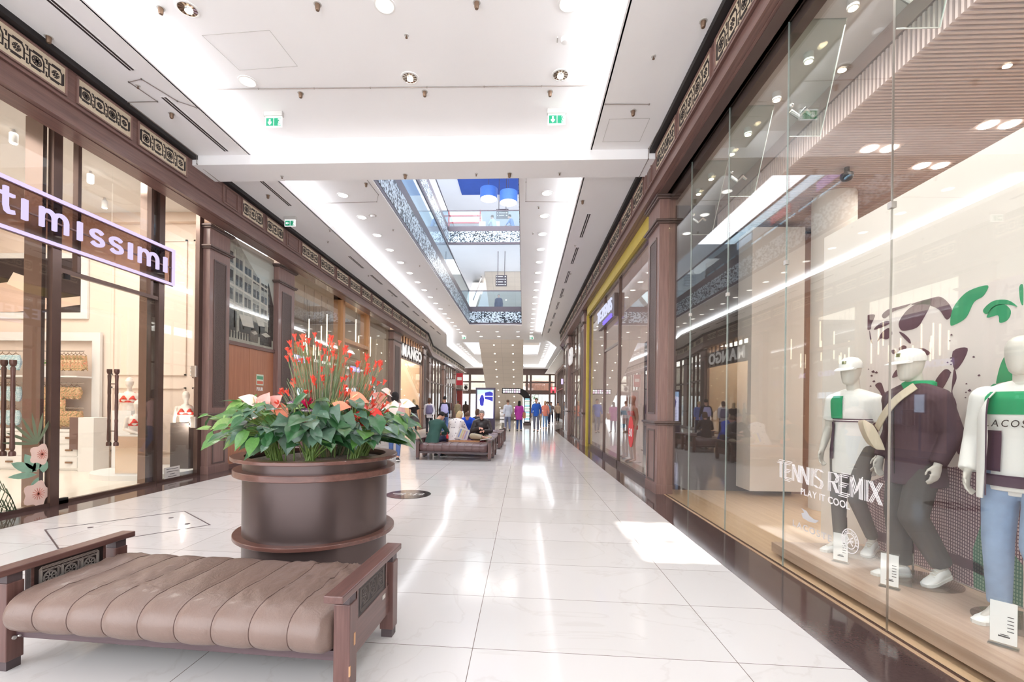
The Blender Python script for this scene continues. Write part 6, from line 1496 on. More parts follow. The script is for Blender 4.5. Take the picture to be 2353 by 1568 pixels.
t = thing('smoke_detector', 'white round smoke detector on the near ceiling beside the lit downlight', 'smoke detector', (.467, 5.76, HC)); MB().lathe([(.055, 0), (.055, -.02), (.04, -.045), (.015, -.05)], (0, 0, 0), 20).build('housing', WHITE, t, smooth=True); MB().box(-.1, -.085, -.04, .04, -.012, 0).build('tag_plate', DIMW, t)
t = thing('smoke_detector', 'white round smoke detector beside the long ceiling opening', 'smoke detector', (-3.75, 11.0, HC)); MB().lathe([(.055, 0), (.055, -.02), (.04, -.045), (.015, -.05)], (0, 0, 0), 20).build('housing', WHITE, t, smooth=True); MB().lathe([(.1, 0), (.1, -.005)], (0, 0, 0), 20).build('base', DIMW, t)
def slot(x, a, b, label, group):
    t = thing('air_slot', label, 'air vent', (x, (a + b) / 2, HS), group=group)
    MB().box(x - .05, x + .05, a, b, HS - .006, HS).build('frame', CEIL, t, world=True); MB().box(x - .036, x - .008, a + .01, b - .01, HS - .009, HS - .005).box(x + .008, x + .036, a + .01, b - .01, HS - .009, HS - .005).build('slots', FRET, t, world=True)
slot(-5.19, 3.2, 4.0, 'dark twin air slot out at the near end of the left soffit', None); slot(-5.19, 4.5, 5.75, 'dark twin air slot above the first fret panels', None); slot(-5.19, 6.26, 7.66, 'dark twin air slot above the last fret panels before the beam', None); slot(-5.19, 8.65, 9.82, 'dark twin air slot just beyond the white beam', None)
y = 13.2
while y < 27: slot(-5.19, y, y + 1.2, 'dark twin air slot in the soffit over the restaurant and mango side', 'air slots over the restaurant side'); y += 1.95
y = 10.35
while y < 27: slot(1.43, y, y + 1.45, 'dark twin air slot in the soffit over the lingerie side', 'air slots over the lingerie side'); y += 2.2
WIRE = mat('conduit_grey', (150, 138, 132), .5, .3, noise=(8, .05))
def conduit(pts, label, group='thin conduits under the ceiling'):
    t = thing('ceiling_conduit', label, 'conduit', pts[0]); MB().tube(pts, .006, 6).build('pipe', WIRE, t, world=True)
    mb = MB()
    for a, b in zip(pts, pts[1:]):
        n_ = max(1, int((Vector(b) - Vector(a)).length / .8))
        for i in range(n_ + 1): c = Vector(a).lerp(Vector(b), i / n_); mb.ball(tuple(c), .012, 4)
    mb.build('clips', WIRE, t, world=True)
conduit([(-4.78, 6.5, HC - .01), (1.04, 6.6, HC - .01)], 'thin grey conduit straight across the near ceiling bay')
conduit([(-5.87, 6.35, HS - .01), (-5.35, 6.35, HS - .01), (-5.42, 5.95, HS - .01), (-5.2, 5.90, HS - .01), (-5.05, 6.35, HS - .01), (-4.87, 6.5, HS - .01)], 'thin bent conduit looping round the air slot above the fret panels')
conduit([(1.12, 6.6, HS - .01), (1.75, 6.62, HS - .01)], 'short thin conduit on the right soffit near the beam')
conduit([(-5.8, 6.4, HS - .01), (-5.8, 7.75, HS - .01), (-5.8, 7.76, 5.64), (-5.8, 8.36, 5.62)], 'thin conduit running along the fascia to the beam on the sign shop side')
conduit([(2.08, 6.9, HS - .01), (2.05, 7.75, HS - .01), (2.05, 7.76, 5.62), (2.05, 8.36, 5.62)], 'thin conduit running to the beam above the mannequin window')
conduit([(-4.8, 10.3, HC - .01), (-3.4, 10.25, HC - .01), (-3.25, 9.9, HC - .01), (-3.3, 8.5, HC - .01)], 'thin conduit bending round the corner of the long ceiling opening')
conduit([(.0, 8.5, HC - .01), (.0, 10.3, HC - .01), (.95, 10.35, HC - .01)], 'thin conduit turning beside the long opening towards the lingerie side')
t = thing('access_panel', 'faint square access panel in the near ceiling bay beside the cove', 'access panel', (-3.4, 5.6, HC)); MB().ribbon([(-4.1, 5.55), (-3.2, 5.5), (-3.15, 6.1), (-4.0, 6.15)], .006, (0, 0, HC - .002), (1, 0, 0), (0, 1, 0), (0, 0, -1), th=.002, closed=True).build('joint', DIMW, t, world=True)
t = thing('access_panel', 'faint square access panel in the right soffit near the beam', 'access panel', (1.5, 7.2, HS)); MB().ribbon([(1.25, 6.95), (1.85, 6.95), (1.85, 7.55), (1.25, 7.55)], .006, (0, 0, HS - .002), (1, 0, 0), (0, 1, 0), (0, 0, -1), th=.002, closed=True).build('joint', DIMW, t, world=True)
# ---- exit signs
EXG = mat('exit_green', (24, 140, 100), .4, emit=((.02, .35, .2), .25), noise=(6, .02)); EXW = mat('exit_white', (244, 250, 248), .4, emit=((1, 1, 1), .45), noise=(6, .01))
def exit_sign(x, y, ztop, label, sc_=1.0, arrow='down', rz=0, drop=.0):
    t = thing('exit_sign', label, 'exit sign', (x, y, ztop), rz); t.scale = (sc_, sc_, sc_)
    MB().box(-.15, .15, -.035, .035, -.075, 0).build('housing', DIMW, t, bevel=.006)
    if drop: MB().tube([(0, 0, 0), (0, 0, drop)], .006, 6).build('rod', DIMW, t)
    MB().box(-.135, .135, -.01, .01, -.24, -.075).build('panel', EXW, t)
    mb = MB().box(-.12, .0, -.0115, -.010, -.225, -.10).box(.01, .12, -.0112, -.010, -.225, -.10)
    mb.build('green_field', EXG, t)
    mb = MB(); yy = -.0125
    def pr(pts): mb.prism(pts, 'y', yy, yy + .001)
    if arrow == 'down': pr([(-.072, -.115), (-.048, -.115), (-.048, -.165), (-.03, -.155), (-.03, -.178), (-.06, -.212), (-.09, -.178), (-.09, -.155), (-.072, -.165)])
    else: pr([(-.02, -.152), (-.02, -.172), (-.07, -.172), (-.058, -.19), (-.078, -.19), (-.108, -.162), (-.078, -.134), (-.058, -.134), (-.07, -.152)])
    mb.build('arrow', EXW, t); mb = MB(); pr([(.075, -.108), (.115, -.108), (.115, -.218), (.075, -.218)]); mb.build('door_symbol', EXW, t)
    mb = MB(); yy = -.0135
    mb.prism([(.088 + .009 * math.cos(a), -.122 + .009 * math.sin(a)) for a in [2 * pi * i / 10 for i in range(10)]], 'y', yy, yy + .0005)
    for P in ([(.05, -.15), (.07, -.135), (.09, -.14), (.105, -.16)], [(.085, -.14), (.075, -.17), (.095, -.19), (.09, -.212)], [(.075, -.17), (.055, -.185), (.045, -.208)]): mb.ribbon(P, .010, (0, yy, 0), (1, 0, 0), (0, 0, 1), (0, -1, 0), th=.0005)
    mb.build('running_figure', EXG, t)
    return t
exit_sign(-4.02, 7.06, HC, 'green and white exit sign on the near ceiling beside the left cove light'); exit_sign(.466, 7.12, HC, 'green and white exit sign on the near ceiling beside the right cove light')
exit_sign(-5.5, 10.4, HS, 'small exit sign with a sideways arrow beyond the beam by the fret fascia', .95, 'left')
exit_sign(-4.0, 30.2, HC, 'tiny far exit sign near the escalator, mango side', 1.0); exit_sign(.5, 30.2, HC, 'tiny far exit sign near the escalator, lingerie side', 1.0)

# ---- far end wall and entrance
ENDX0, ENDX1 = -7.6, 3.9
BR = mat('brick_outside', (200, 150, 132), .8, noise=(3, .12))
ew_ = MB().box(ENDX0, ENDX1, 54.0, 54.4, 5.05, 5.80).box(ENDX0, ENDX1, 54.0, 54.3, 4.10, 4.28).box(ENDX0, ENDX1, 54.0, 54.4, 2.75, 3.25)
for x in (-7.5, -6.4, -3.9, -1.2, .4, .85, 3.1, 3.8): ew_.box(x - .12, x + .12, 53.95, 54.4, 0, 5.2)
e_ = ew_.build('wall_far', DARK, kind='structure'); tag(e_, 'dark timber and glass end wall with the entrance doors', 'end wall')
xs = (-7.5, -6.4, -3.9, -1.2, .4, .85, 3.1, 3.8)
for a, b in zip(xs, xs[1:]):
    MB().box(a + .12, b - .12, 54.15, 54.17, 4.28, 5.05).build('upper_pane', GLASSD, e_, world=True); MB().box(a + .12, b - .12, 54.15, 54.17, 3.25, 4.10).build('middle_pane', GLASSD, e_, world=True); MB().box(a + .12, b - .12, 54.15, 54.17, 0, 2.75).build('door_pane', GLASS, e_, world=True)
MB().box(-9.5, 7, 60, 60.2, 3.2, 9).build('wall_far', mat('far_hall_wall', (196, 186, 172), .8, noise=(1, .05)), kind='structure')
MB().box(.2, 3.6, 57.0, 57.2, 3.1, 4.5).build('trim_50', BR, kind='structure')
for k in range(7): MB().box(.5 + k * .45, .56 + k * .45, 56.9, 57, 0, 3.1).build('trim_%d' % (51 + k), FRAME, kind='structure')
t = thing('potted_tree', 'bushy green plant behind the far entrance doors', 'plant', (1.3, 57.5, 0)); MB().lathe([(.3, 0), (.4, .7)], (0, 0, 0), 16).build('pot', DARK, t)
mb = MB()
for i in range(160):
    c = Vector((R.gauss(0, .35), R.gauss(0, .3), 2.3 + R.gauss(0, .4))); d = Vector((R.uniform(-1, 1), R.uniform(-1, 1), R.uniform(-.5, 1))).normalized() * .28; s_ = d.cross(Vector((0, 0, 1))) * .35
    mb.add([c, c + d * .5 + s_, c + d, c + d * .5 - s_], [(0, 1, 2, 3)])
mb.build('foliage', mat('far_foliage', (80, 150, 60), .6, noise=(6, .2)), t, kind='stuff'); MB().tube([(0, 0, .7), (0, 0, 2.0)], .05, 8).build('trunk', DARK, t)
# ---- info totem and arched guide
t = thing('info_totem', 'tall plum framed information screen with a blue tinted picture, behind the seated men', 'totem', (-1.72, 20.4, 0))
MB().box(-2.14, -1.26, 20.3, 20.5, 0, 2.22).build('case', mat('totem_plum', (72, 60, 78), .35, .2, noise=(5, .03)), t, world=True, bevel=.01)
SB = glow('screen_pale', (222, 224, 255), 1.5); q = MB()
q.box(-2.06, -1.34, 20.285, 20.3, .85, 2.13)
q.build('display', SB, t, world=True)
NAV = glow('screen_navy', (66, 66, 170), .9); q = MB(); zf = 20.283
for pts in ([(-1.72, 1.85), (-1.36, 1.85), (-1.36, 2.0), (-1.5, 2.05), (-1.72, 2.0)], [(-1.72, 1.72), (-1.50, 1.66), (-1.36, 1.60), (-1.36, 1.82), (-1.72, 1.82)], [(-1.93, 1.45), (-1.96, 1.7), (-1.90, 1.86), (-1.84, 1.92), (-1.78, 1.84), (-1.75, 1.7), (-1.78, 1.42), (-1.86, 1.40)]): q.prism(pts, 'y', zf - .002, zf)
q.build('picture_shapes', NAV, t, world=True); q = MB()
for k in range(7): q.box(-2.0, -1.42 - .1 * (k % 3 == 2), zf - .002, zf, 1.30 - k * .065, 1.312 - k * .065)
q.build('text_lines', glow('screen_grey', (150, 150, 190), 1.0), t, world=True)
q = MB().prism([(-2.06, 1.9), (-1.34, 2.05), (-1.34, 2.13), (-2.06, 2.13)], 'y', 20.284, 20.2848); q.build('sky_shape', glow('screen_sky', (170, 205, 245), 1.2), t, world=True)
t = thing('arch_guide', 'dark quarter arch guide sign covered with small bright shop logos', 'guide sign', (.1, 33, 0))
outer = [(-1.55, 2.68), (-.35, 2.68)] + [(-.35 + .85 * math.sin(a), 1.83 + .85 * math.cos(a)) for a in [pi / 2 * i / 8 for i in range(1, 9)]] + [(.50, 0), (.06, 0), (.06, 1.55)]
inner = [(.06 - .55 + .55 * math.cos(a), 1.75 + .55 * math.sin(a)) for a in [pi / 2 * i / 6 for i in range(0, 7)]] + [(-1.55, 2.30)]
MB().prism(outer + inner, 'y', 32.9, 33.1).build('frame', BLACK, t, world=True)
icon = [glow('icon_white', (250, 250, 255), 1.3), glow('icon_green', (190, 236, 190), 1.1), glow('icon_pink', (240, 200, 230), 1.1), glow('icon_blue', (150, 200, 220), 1.1)]
k = 0
for i in range(8):
    for j in range(2):
        MB().box(-1.48 + i * .16, -1.36 + i * .16, 32.885, 32.9, 2.36 + j * .15, 2.47 + j * .15).build('logo_tile', icon[(k * 7 + j) % 4 if k % 3 else 0], t, world=True); k += 1
for j in range(14):
    MB().box(.12, .44, 32.885, 32.9, .30 + j * .12, .39 + j * .12).build('logo_tile', icon[(j * 3) % 4 if j % 2 else 0], t, world=True)
MB().box(.0, .56, 32.85, 33.15, 0, .2).build('base', DARK, t, world=True)
# literature stand beside the totem
t = thing('leaflet_stand', 'small leaflet stand with white cards by the escalator foot', 'stand', (-1.2, 26, 0))
MB().box(-1.35, -.95, 25.9, 26.1, .0, .08).box(-1.17, -1.13, 25.98, 26.02, 0, 1.2).build('frame', BLACK, t, world=True)
for k in range(4): MB().box(-1.32, -.98, 25.88, 25.9, .45 + k * .2, .6 + k * .2).build('leaflet', SHW, t, world=True)
# ---- floor details
t = thing('floor_emblem', 'black oval floor emblem with a white handwritten signature in the tiles', 'floor emblem', (-1.82, 7.22, 0.002))
MB().lathe([(.355, 0), (.355, .003)], (0, 0, 0), 48).build('disc', mat('emblem_black', (44, 38, 42), .12, noise=(6, .05)), t)
mb = MB()
for P in ([(-.27, .05), (-.1, .08), (.1, .1), (.24, .06), (.22, -.02), (.1, -.06)], [(-.2, -.1), (-.12, -.02), (-.06, .06), (-.1, -.08), (-.02, -.06)], [(0, -.1), (.03, .05), (.05, -.08), (.1, -.02), (.12, .06), (.1, -.1)], [(.15, -.05), (.2, .0), (.18, -.06), (.24, -.04)], [(-.25, 0), (-.05, .02)]):
    mb.ribbon(P, .014, (0, 0, .003), (1, 0, 0), (0, 1, 0), (0, 0, 1), th=.001)
mb.build('signature', LOGOW, t)
t = thing('floor_hatch', 'square marble floor hatch with metal edges between the bench and the sign shop', 'floor hatch', (-4.4, 5.1, 0.001))
mb = MB(); HP = [(-5.30, 4.82), (-4.45, 5.80), (-3.66, 5.18), (-4.50, 4.22)]
mb.ribbon(HP, .014, (0, 0, .001), (1, 0, 0), (0, 1, 0), (0, 0, 1), th=.002, closed=True).build('metal_edge', STEELD, t, world=True)
for (x, y) in ((-4.9, 4.95), (-4.35, 5.45), (-3.95, 5.2)): MB().lathe([(.028, 0), (.028, .003), (.02, .003), (.018, .001)], (x, y, .001), 16).build('lifting_eye', STEELD, t, world=True)
# ================================================================== FURNITURE AND PLANTER
from mathutils import noise as mn
def leather(name, c):
    m = mat(name, c, .36, noise=(3, .05), coat=.1); nt = m.node_tree; b = nt.nodes['Principled BSDF']
    tc = nt.nodes.new('ShaderNodeTexCoord'); v = nt.nodes.new('ShaderNodeTexVoronoi'); v.inputs['Scale'].default_value = 160
    n = nt.nodes.new('ShaderNodeTexNoise'); n.inputs['Scale'].default_value = 14; n.inputs['Detail'].default_value = 6; n.inputs['Distortion'].default_value = 1.5
    nt.links.new(tc.outputs['Object'], v.inputs['Vector']); nt.links.new(tc.outputs['Object'], n.inputs['Vector'])
    a = nt.nodes.new('ShaderNodeMath'); a.operation = 'MULTIPLY_ADD'; a.inputs[1].default_value = .12; nt.links.new(v.outputs['Distance'], a.inputs[0]); nt.links.new(n.outputs['Fac'], a.inputs[2])
    bp = nt.nodes.new('ShaderNodeBump'); bp.inputs['Strength'].default_value = .22; bp.inputs['Distance'].default_value = .02; nt.links.new(a.outputs[0], bp.inputs['Height']); nt.links.new(bp.outputs[0], b.inputs['Normal'])
    return m
BW = wood('bench_wood', (112, 80, 74), (92, 63, 59), 1.2, 'Y', .32); BWZ = wood('bench_wood_leg', (112, 80, 74), (92, 63, 59), 1.2, 'Z', .32); BWX = wood('bench_rail_wood', (92, 72, 76), (76, 58, 62), 1.2, 'X', .4)
COLR = mat('bench_collar', (86, 74, 76), .4, .2, noise=(9, .05)); SILV = mat('fret_silver', (214, 208, 202), .3, .6, noise=(12, .04)); SILD = mat('fret_darker_metal', (104, 94, 90), .4, .5, noise=(12, .08)); PANB = mat('fret_backing', (38, 28, 28), .5, noise=(6, .05)); CHIP = mat('bare_wood', (206, 158, 116), .6, noise=(20, .1))  # outward-facing inlays use a darker metal than the inner ones
def cushion(m, segs=9, hi=True, wr=1.0):
    x0, x1 = -.895, .895; n = 14 if hi else 6; N = segs * n
    prof = []
    yb, yf, zb, zt = .365, -.405, .215, .435
    K = 44 if hi else 20
    ctrl = [(.34, .225), (.365, .27), (.375, .34), (.355, .405), (.28, .437), (.10, .440), (-.10, .440), (-.26, .432), (-.36, .405), (-.405, .345), (-.40, .275), (-.355, .225), (-.28, .212), (0, .210), (.28, .212)]
    k = len(ctrl)
    for i in range(k):
        p0, p1, p2, p3 = ctrl[i - 1], ctrl[i], ctrl[(i + 1) % k], ctrl[(i + 2) % k]
        q = 4 if hi else 2
        for j in range(q):
            t = j / q; prof.append(tuple(.5 * (2 * p1[e] + (p2[e] - p0[e]) * t + (2 * p0[e] - 5 * p1[e] + 4 * p2[e] - p3[e]) * t * t + (3 * p1[e] - p0[e] - 3 * p2[e] + p3[e]) * t ** 3) for e in (0, 1)))
    cy, cz = -.02, .32
    rows = []
    for i in range(N + 1):
        u = i / N; s = (u * segs) % 1.0; x = x0 + (x1 - x0) * u
        puff = math.sin(pi * s) ** .5 if 0 < s < 1 else 0
        endf = 1.0
        if i < 3 or i > N - 3: endf = .90 + .033 * min(i, N - i)
        row = []
        for (y, z) in prof:
            dy, dz = y - cy, z - cz; L = math.hypot(dy, dz)
            d = -.016 * (1 - puff)
            top_ = max(0, (z - .40) / .04)
            xs = x + (y * .16 * top_ if hi else 0)
            w = 0
            if hi and top_ > 0:
                w = .13 * wr * top_ * max(0, .14 - abs(mn.noise(Vector((x * 10 + y * 9, y * 2.6 - x * 2.0, 3.1))))) * max(0, .25 + 1.3 * mn.noise(Vector((x * 2.1 + 4, y * 2.1, .4)))) + .005 * wr * top_ * mn.noise(Vector((x * 22 + y * 14, y * 5, 1)))
                w += .010 * mn.noise(Vector((x * 2.2, y * 2.5, 8)))
            else: w = .003 * mn.noise(Vector((x * 9, y * 9, z * 16)))
            q = (L + d) / L * endf
            row.append((x, cy + dy * q, cz + dz * q + w))
        rows.append(row)
    mb = MB(); mb.grid(rows, closed_v=True); nv = len(prof)
    mb.f.append(tuple(range(nv - 1, -1, -1))); mb.m.append(0); mb.f.append(tuple(range(N * nv, (N + 1) * nv))); mb.m.append(0)
    ms = []
    for k_ in range(1, segs):
        r_ = rows[k_ * n]; q_ = MB(); q_.tube([(p[0], -.02 + (p[1] + .02) * 1.004, .32 + (p[2] - .32) * 1.01) for p in r_[:len(r_) - 1]], .0022 if hi else .006, 5, caps=False); ms.append(q_)
    return mb, ms
def make_bench(label, cush, hi, loc, rz, group=None, fret_on=True):
    t = thing('leather_bench', label, 'bench', loc, rz, group)
    lg = .042
    for sx in (-1, 1):
        x = .95 * sx
        for y in (-.305, .305):
            l = MB().box(x - lg, x + lg, y - lg, y + lg, .05, .468).build('leg', BWZ, t, bevel=.004)
            MB().box(x - lg + .008, x + lg - .008, y - lg + .008, y + lg - .008, 0, .05).build('foot', COLR, l); MB().box(x - lg + .006, x + lg - .006, y - lg + .006, y + lg - .006, .468, .512).build('collar', COLR, l)
        MB().box(x - .048, x + .048, -.44, .40, .512, .548).build('arm_rail', BW, t, bevel=.005)
        MB().box(x - .018, x + .018, -.262, .262, .16, .335).build('side_board', BW, t, bevel=.003)
        p = MB().box(x - .016, x + .016, -.215, .215, .335, .512).build('side_panel', PANB, t)
        MB().box(x - .020, x + .020, -.215, -.200, .335, .512).build('panel_stile', BW, t); MB().box(x - .020, x + .020, .200, .215, .335, .512).build('panel_stile', BW, t)
        if fret_on:
            for side in (-1, 1):
                mb = MB()
                if side > 0: fr_lines(mb, (x + .016, -.172, .352), (0, 1, 0), (1, 0, 0))
                else: fr_lines(mb, (x - .016, .172, .352), (0, -1, 0), (-1, 0, 0))
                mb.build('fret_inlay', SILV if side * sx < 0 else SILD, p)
    MB().box(-.91, .91, -.30, -.265, .165, .215).box(-.91, .91, .265, .30, .165, .215).build('long_rail', BWX, t, bevel=.003)
    MB().box(-.9, .9, -.265, .265, .19, .21).build('seat_base', PANB, t)
    cm, seams = cushion(cush, 9, hi); c = cm.build('cushion', cush, t)
    if fret_on:
        for q_ in seams: q_.build('seam', mat('seam_dark', (92, 70, 64), .6, noise=(9, .05)), c)
    c.data.polygons.foreach_set('use_smooth', [True] * len(c.data.polygons))
    return t
def fr_lines(mb, O, U, N):
    V = (0, 0, 1); L = .344; h = .14
    for o in (0, .006, .012):
        mb.ribbon([(o, .02 + o), (o, h - .012), (.012, h - o), (L - .012, h - o), (L - o, h - .012), (L - o, .012 + o), (L - .012, o), (.012, o)], .0032, O, U, V, N, th=.0015, closed=True)
    for k in range(3):
        cx = L * (.5 + k) / 3; cy = h / 2; r = .036
        for rr in (r, r - .006): mb.ribbon([(cx + rr * math.cos(2 * pi * i / 20), cy + rr * math.sin(2 * pi * i / 20)) for i in range(20)], .003, O, U, V, N, th=.0015, closed=True)
        for i in range(8):
            a = 2 * pi * i / 8 + .2; mb.ribbon([(cx + .006 * math.cos(a), cy + .006 * math.sin(a)), (cx + .026 * math.cos(a), cy + .026 * math.sin(a))], .006 if k != 1 else .004, O, U, V, N, th=.0015)
        q = .048
        for o in (0, .006): mb.ribbon([(cx - q + o, cy - q + o + .01), (cx - q + o, cy + q - o), (cx + q - o, cy + q - o), (cx + q - o, cy - q + o), (cx - q * .3, cy - q + o)], .003, O, U, V, N, th=.0015)
        if k < 2:
            xm = L * (k + 1) / 3
            for o in (-.006, 0, .006): mb.ribbon([(xm + o, .022), (xm + o, .05), (xm + o + .008, .065), (xm + o + .008, .1), (xm + o, h - .022)], .003, O, U, V, N, th=.0015)
TAUPE = leather('taupe_leather', (124, 103, 94)); BRNL = leather('brown_leather', (104, 78, 78)); REDL = leather('red_leather', (140, 52, 66))
b1 = make_bench('wide taupe leather bench with fret inlaid dark wood arms, nearest in front of the planter', TAUPE, True, (-1.797, 2.578, 0), -.060)
MB().box(.985, .994, -.30, -.285, .25, .31).box(.988, .9935, -.347, -.335, .12, .17).build('worn_chip', CHIP, b1)
MB().box(.968, .972, .14, .185, .285, .31).build('maker_plate', SILV, b1)
MB().tube([(-.905, -.315, .17), (-.895, -.315, .17)], .010, 10).tube([(-.88, -.31, .18), (-.87, -.31, .18)], .006, 8).build('bolt', SILV, b1)
b2 = make_bench('brown leather bench carrying the red bottle, in front of the red one', BRNL, False, (-1.79, 12.1, 0), -.055)
b3 = make_bench('red leather bench directly behind the brown bench with the bottle', REDL, False, (-1.77, 13.0, 0), -.03)
b4 = make_bench('brown leather bench under the man in the blue jacket', BRNL, False, (-1.72, 15.3, 0), -.03, fret_on=False)
for y, l in ((16.3, 'brown leather bench behind the man in the blue jacket'), (18.4, 'last brown leather bench before the info totem')):
    dup(b4, (-1.7, y, 0), -.02, label=l)

# ---- planter
PCX, PCY = -1.726, 3.775
PMET = mat('planter_bronze_skin', (92, 78, 76), .28, .55, noise=(2, .04)); PWD = wood('planter_ring_wood', (116, 78, 68), (92, 60, 54), .8, 'X', .3, .3); SOIL = mat('clay_granules', (128, 116, 108), .9, noise=(70, .6), bump=(90, .25))
pl = thing('planter', 'big round bronze planter with dark wooden rings behind the near bench', 'planter', (PCX, PCY, 0))
MB().lathe([(.50, 0), (.563, 0), (.563, 1.0), (.555, 1.0), (.555, .96), (.0, .96)], (0, 0, 0), 96).build('drum', PMET, pl, smooth=True)
def ringm(r0, r1, z0, z1): return MB().lathe([(r0, z0), (r1 - .004, z0), (r1, z0 + .004), (r1, z1 - .004), (r1 - .004, z1), (r0, z1), (r0, z0)], (0, 0, 0), 96, caps=False)
for z0, z1, r1 in ((.382, .413, .629), (.876, .925, .632), (.998, 1.026, .650)): ringm(.552, r1, z0, z1).build('wooden_ring', PWD, pl, smooth=True)
MB().lathe([(.001, .985), (.25, 1.0), (.45, .99), (.55, .975), (.55, .95), (.001, .95)], (0, 0, 0), 64).build('soil', SOIL, pl, smooth=True)
VW = Vector((-.416, .909, 0)); RT = Vector((.909, .416, 0)); PC = Vector((PCX, PCY, 0))
def pat(px, py, b=0.0):
    D = 4.15 + b; return PC + RT * ((px - 720) / 297 * D / 4.15) + VW * b + Vector((0, 0, 1.45 - (py - 938) / 272 * D / 4.15))
LG = [mat('leaf_deep', (50, 92, 54), .28, noise=(9, .16)), mat('leaf_mid', (84, 128, 62), .3, noise=(9, .16)), mat('leaf_light', (132, 164, 92), .35, noise=(9, .12)), mat('leaf_blue', (84, 112, 92), .22, noise=(9, .12))]
STM = mat('stem_green', (120, 146, 74), .5, noise=(12, .1))
_leafm = {}
def leaf_mesh(kind, m):
    k = (kind, m.name)
    if k in _leafm: return _leafm[k]
    rows = []; n = 12
    for i in range(n + 1):
        u = i / n
        if kind == 0: w = (.42 * math.sin(pi * min(1, u * .62 + .26)) ** .9) * (1 - u ** 2.6) + .0
        elif kind == 1: w = .30 * math.sin(pi * min(1, u * .7 + .2)) * (1 - u ** 3)
        else: w = .5 * (1 - u ** 2.2) * (.75 + .3 * math.sin(pi * u))
        x = u - .12
        row = []
        for j in range(-4, 5):
            v = j / 4; back = (.16 * abs(v) ** 1.5 * max(0, 1 - u * 4)) if kind != 1 else 0
            row.append((x - back, v * w, .10 * abs(v) * w * 2 - .22 * u * u + .015 * math.sin(u * 26) * abs(v) * w))
        rows.append(row)
    me = MB().grid(rows).build('leaf', m, None, fixn=False).data
    me.polygons.foreach_set('use_smooth', [True] * len(me.polygons))
    bpy.data.objects.remove([o for o in COL.objects if o.data == me][0])
    _leafm[k] = me; return me
def orient(loc, dirv, nrm, s, parent, me, nm='leaf'):
    d = Vector(dirv).normalized(); nz = Vector(nrm); nz = (nz - d * nz.dot(d)).normalized(); ny = nz.cross(d)
    o = bpy.data.objects.new(nm, me); COL.objects.link(o); o.parent = parent
    M = Matrix((d, ny, nz)).transposed().to_4x4(); M = Matrix.Translation(Vector(loc) - parent.location) @ M @ Matrix.Scale(s, 4)
    o.matrix_local = M; return o
def spathe(parent, c, dirv, nrm, s, m, sp=None):
    o = orient(c, dirv, nrm, s, parent, leaf_mesh(2, m), 'flower')
    if True:
        me_k = ('spadix', (sp or YSP).name)
        if me_k not in _leafm:
            q = MB().tube([(.0, 0, .02), (.12, 0, .16), (.28, 0, .34)], [.045, .045, .02], 8).build('spadix', sp or YSP, None, smooth=True); _leafm[me_k] = q.data; bpy.data.objects.remove(q)
        k = bpy.data.objects.new('spadix', _leafm[me_k]); COL.objects.link(k); k.parent = o
    return o
YSP = mat('spadix_cream', (244, 220, 170), .5, noise=(20, .08)); RSP = mat('spadix_orange', (236, 150, 110), .5, noise=(20, .08))
FW = mat('flower_white', (250, 236, 228), .4, noise=(6, .04)); FP = mat('flower_pink', (244, 168, 156), .35, noise=(6, .08)); FPE = mat('flower_peach', (246, 150, 118), .35, noise=(6, .08)); FR = mat('flower_red', (222, 50, 42), .25, noise=(6, .08))
def bush(label, base, reach, nl, mats, size, spread, fl=(), group=None, zr=(1.08, 1.5), hero=()):
    """base: point on the soil; reach: outward vector the clump leans to"""
    t = thing('anthurium', label, 'plant', tuple(base))
    st = MB()
    for i in range(int(nl * 1.9)):
        a = R.uniform(-spread, spread); rr = R.uniform(.2, 1.0)
        o = Vector(reach); L = o.length; ca, sa = math.cos(a), math.sin(a); o = Vector((o.x * ca - o.y * sa, o.x * sa + o.y * ca, 0))
        tip = Vector(base) + o * rr; tip.z = zr[0] + (zr[1] - zr[0]) * (1 - rr * .45) * R.uniform(.15, 1.05) + .03
        out = (o.normalized() + Vector((R.uniform(-.4, .4), R.uniform(-.4, .4), R.uniform(-.9, .35) - (.15 if rr > .6 else 0)))).normalized()
        nrm = Vector((0, 0, 1)) + o.normalized() * R.uniform(.1, .7) - VW * R.uniform(.1, .9)
        s = size * R.choice((.45, .5, .6, .7, .95)) * R.uniform(.9, 1.1); m = mats[R.randrange(len(mats))]
        orient(tip, out, nrm, s, t, leaf_mesh(R.choice((0, 0, 1)), m))
        mid = Vector(base).lerp(tip, .5) + Vector((0, 0, .10)) - o * .12
        st.tube([Vector(base) + Vector((R.uniform(-.04, .04), R.uniform(-.04, .04), 0)), mid, tip], [.005, .004, .003], 5)
    for (px, py, b, m, s, d, up) in fl:
        c = pat(px, py, b); spathe(t, c, RT * d[0] - VW * d[1] + Vector((0, 0, d[2])), Vector((0, 0, up)) - VW * .9, s, m)
        st.tube([Vector(base), Vector(base).lerp(c, .55) + Vector((0, 0, .06)), c], [.006, .005, .004], 5)
    for (px, py, b, m, s, dx, dz) in hero:
        c = pat(px, py, b); orient(c, RT * dx - VW * .35 - Vector((0, 0, dz)), -VW * 1.0 + Vector((0, 0, .45)), s, t, leaf_mesh(0, m)); st.tube([Vector(base), Vector(base).lerp(c, .6) + Vector((0, 0, .10)), c], [.006, .005, .004], 5)
    st.build('stems', STM, t, world=True)
    return t
def soil(a, b): p = PC + RT * a + VW * b; p.z = .99; return p
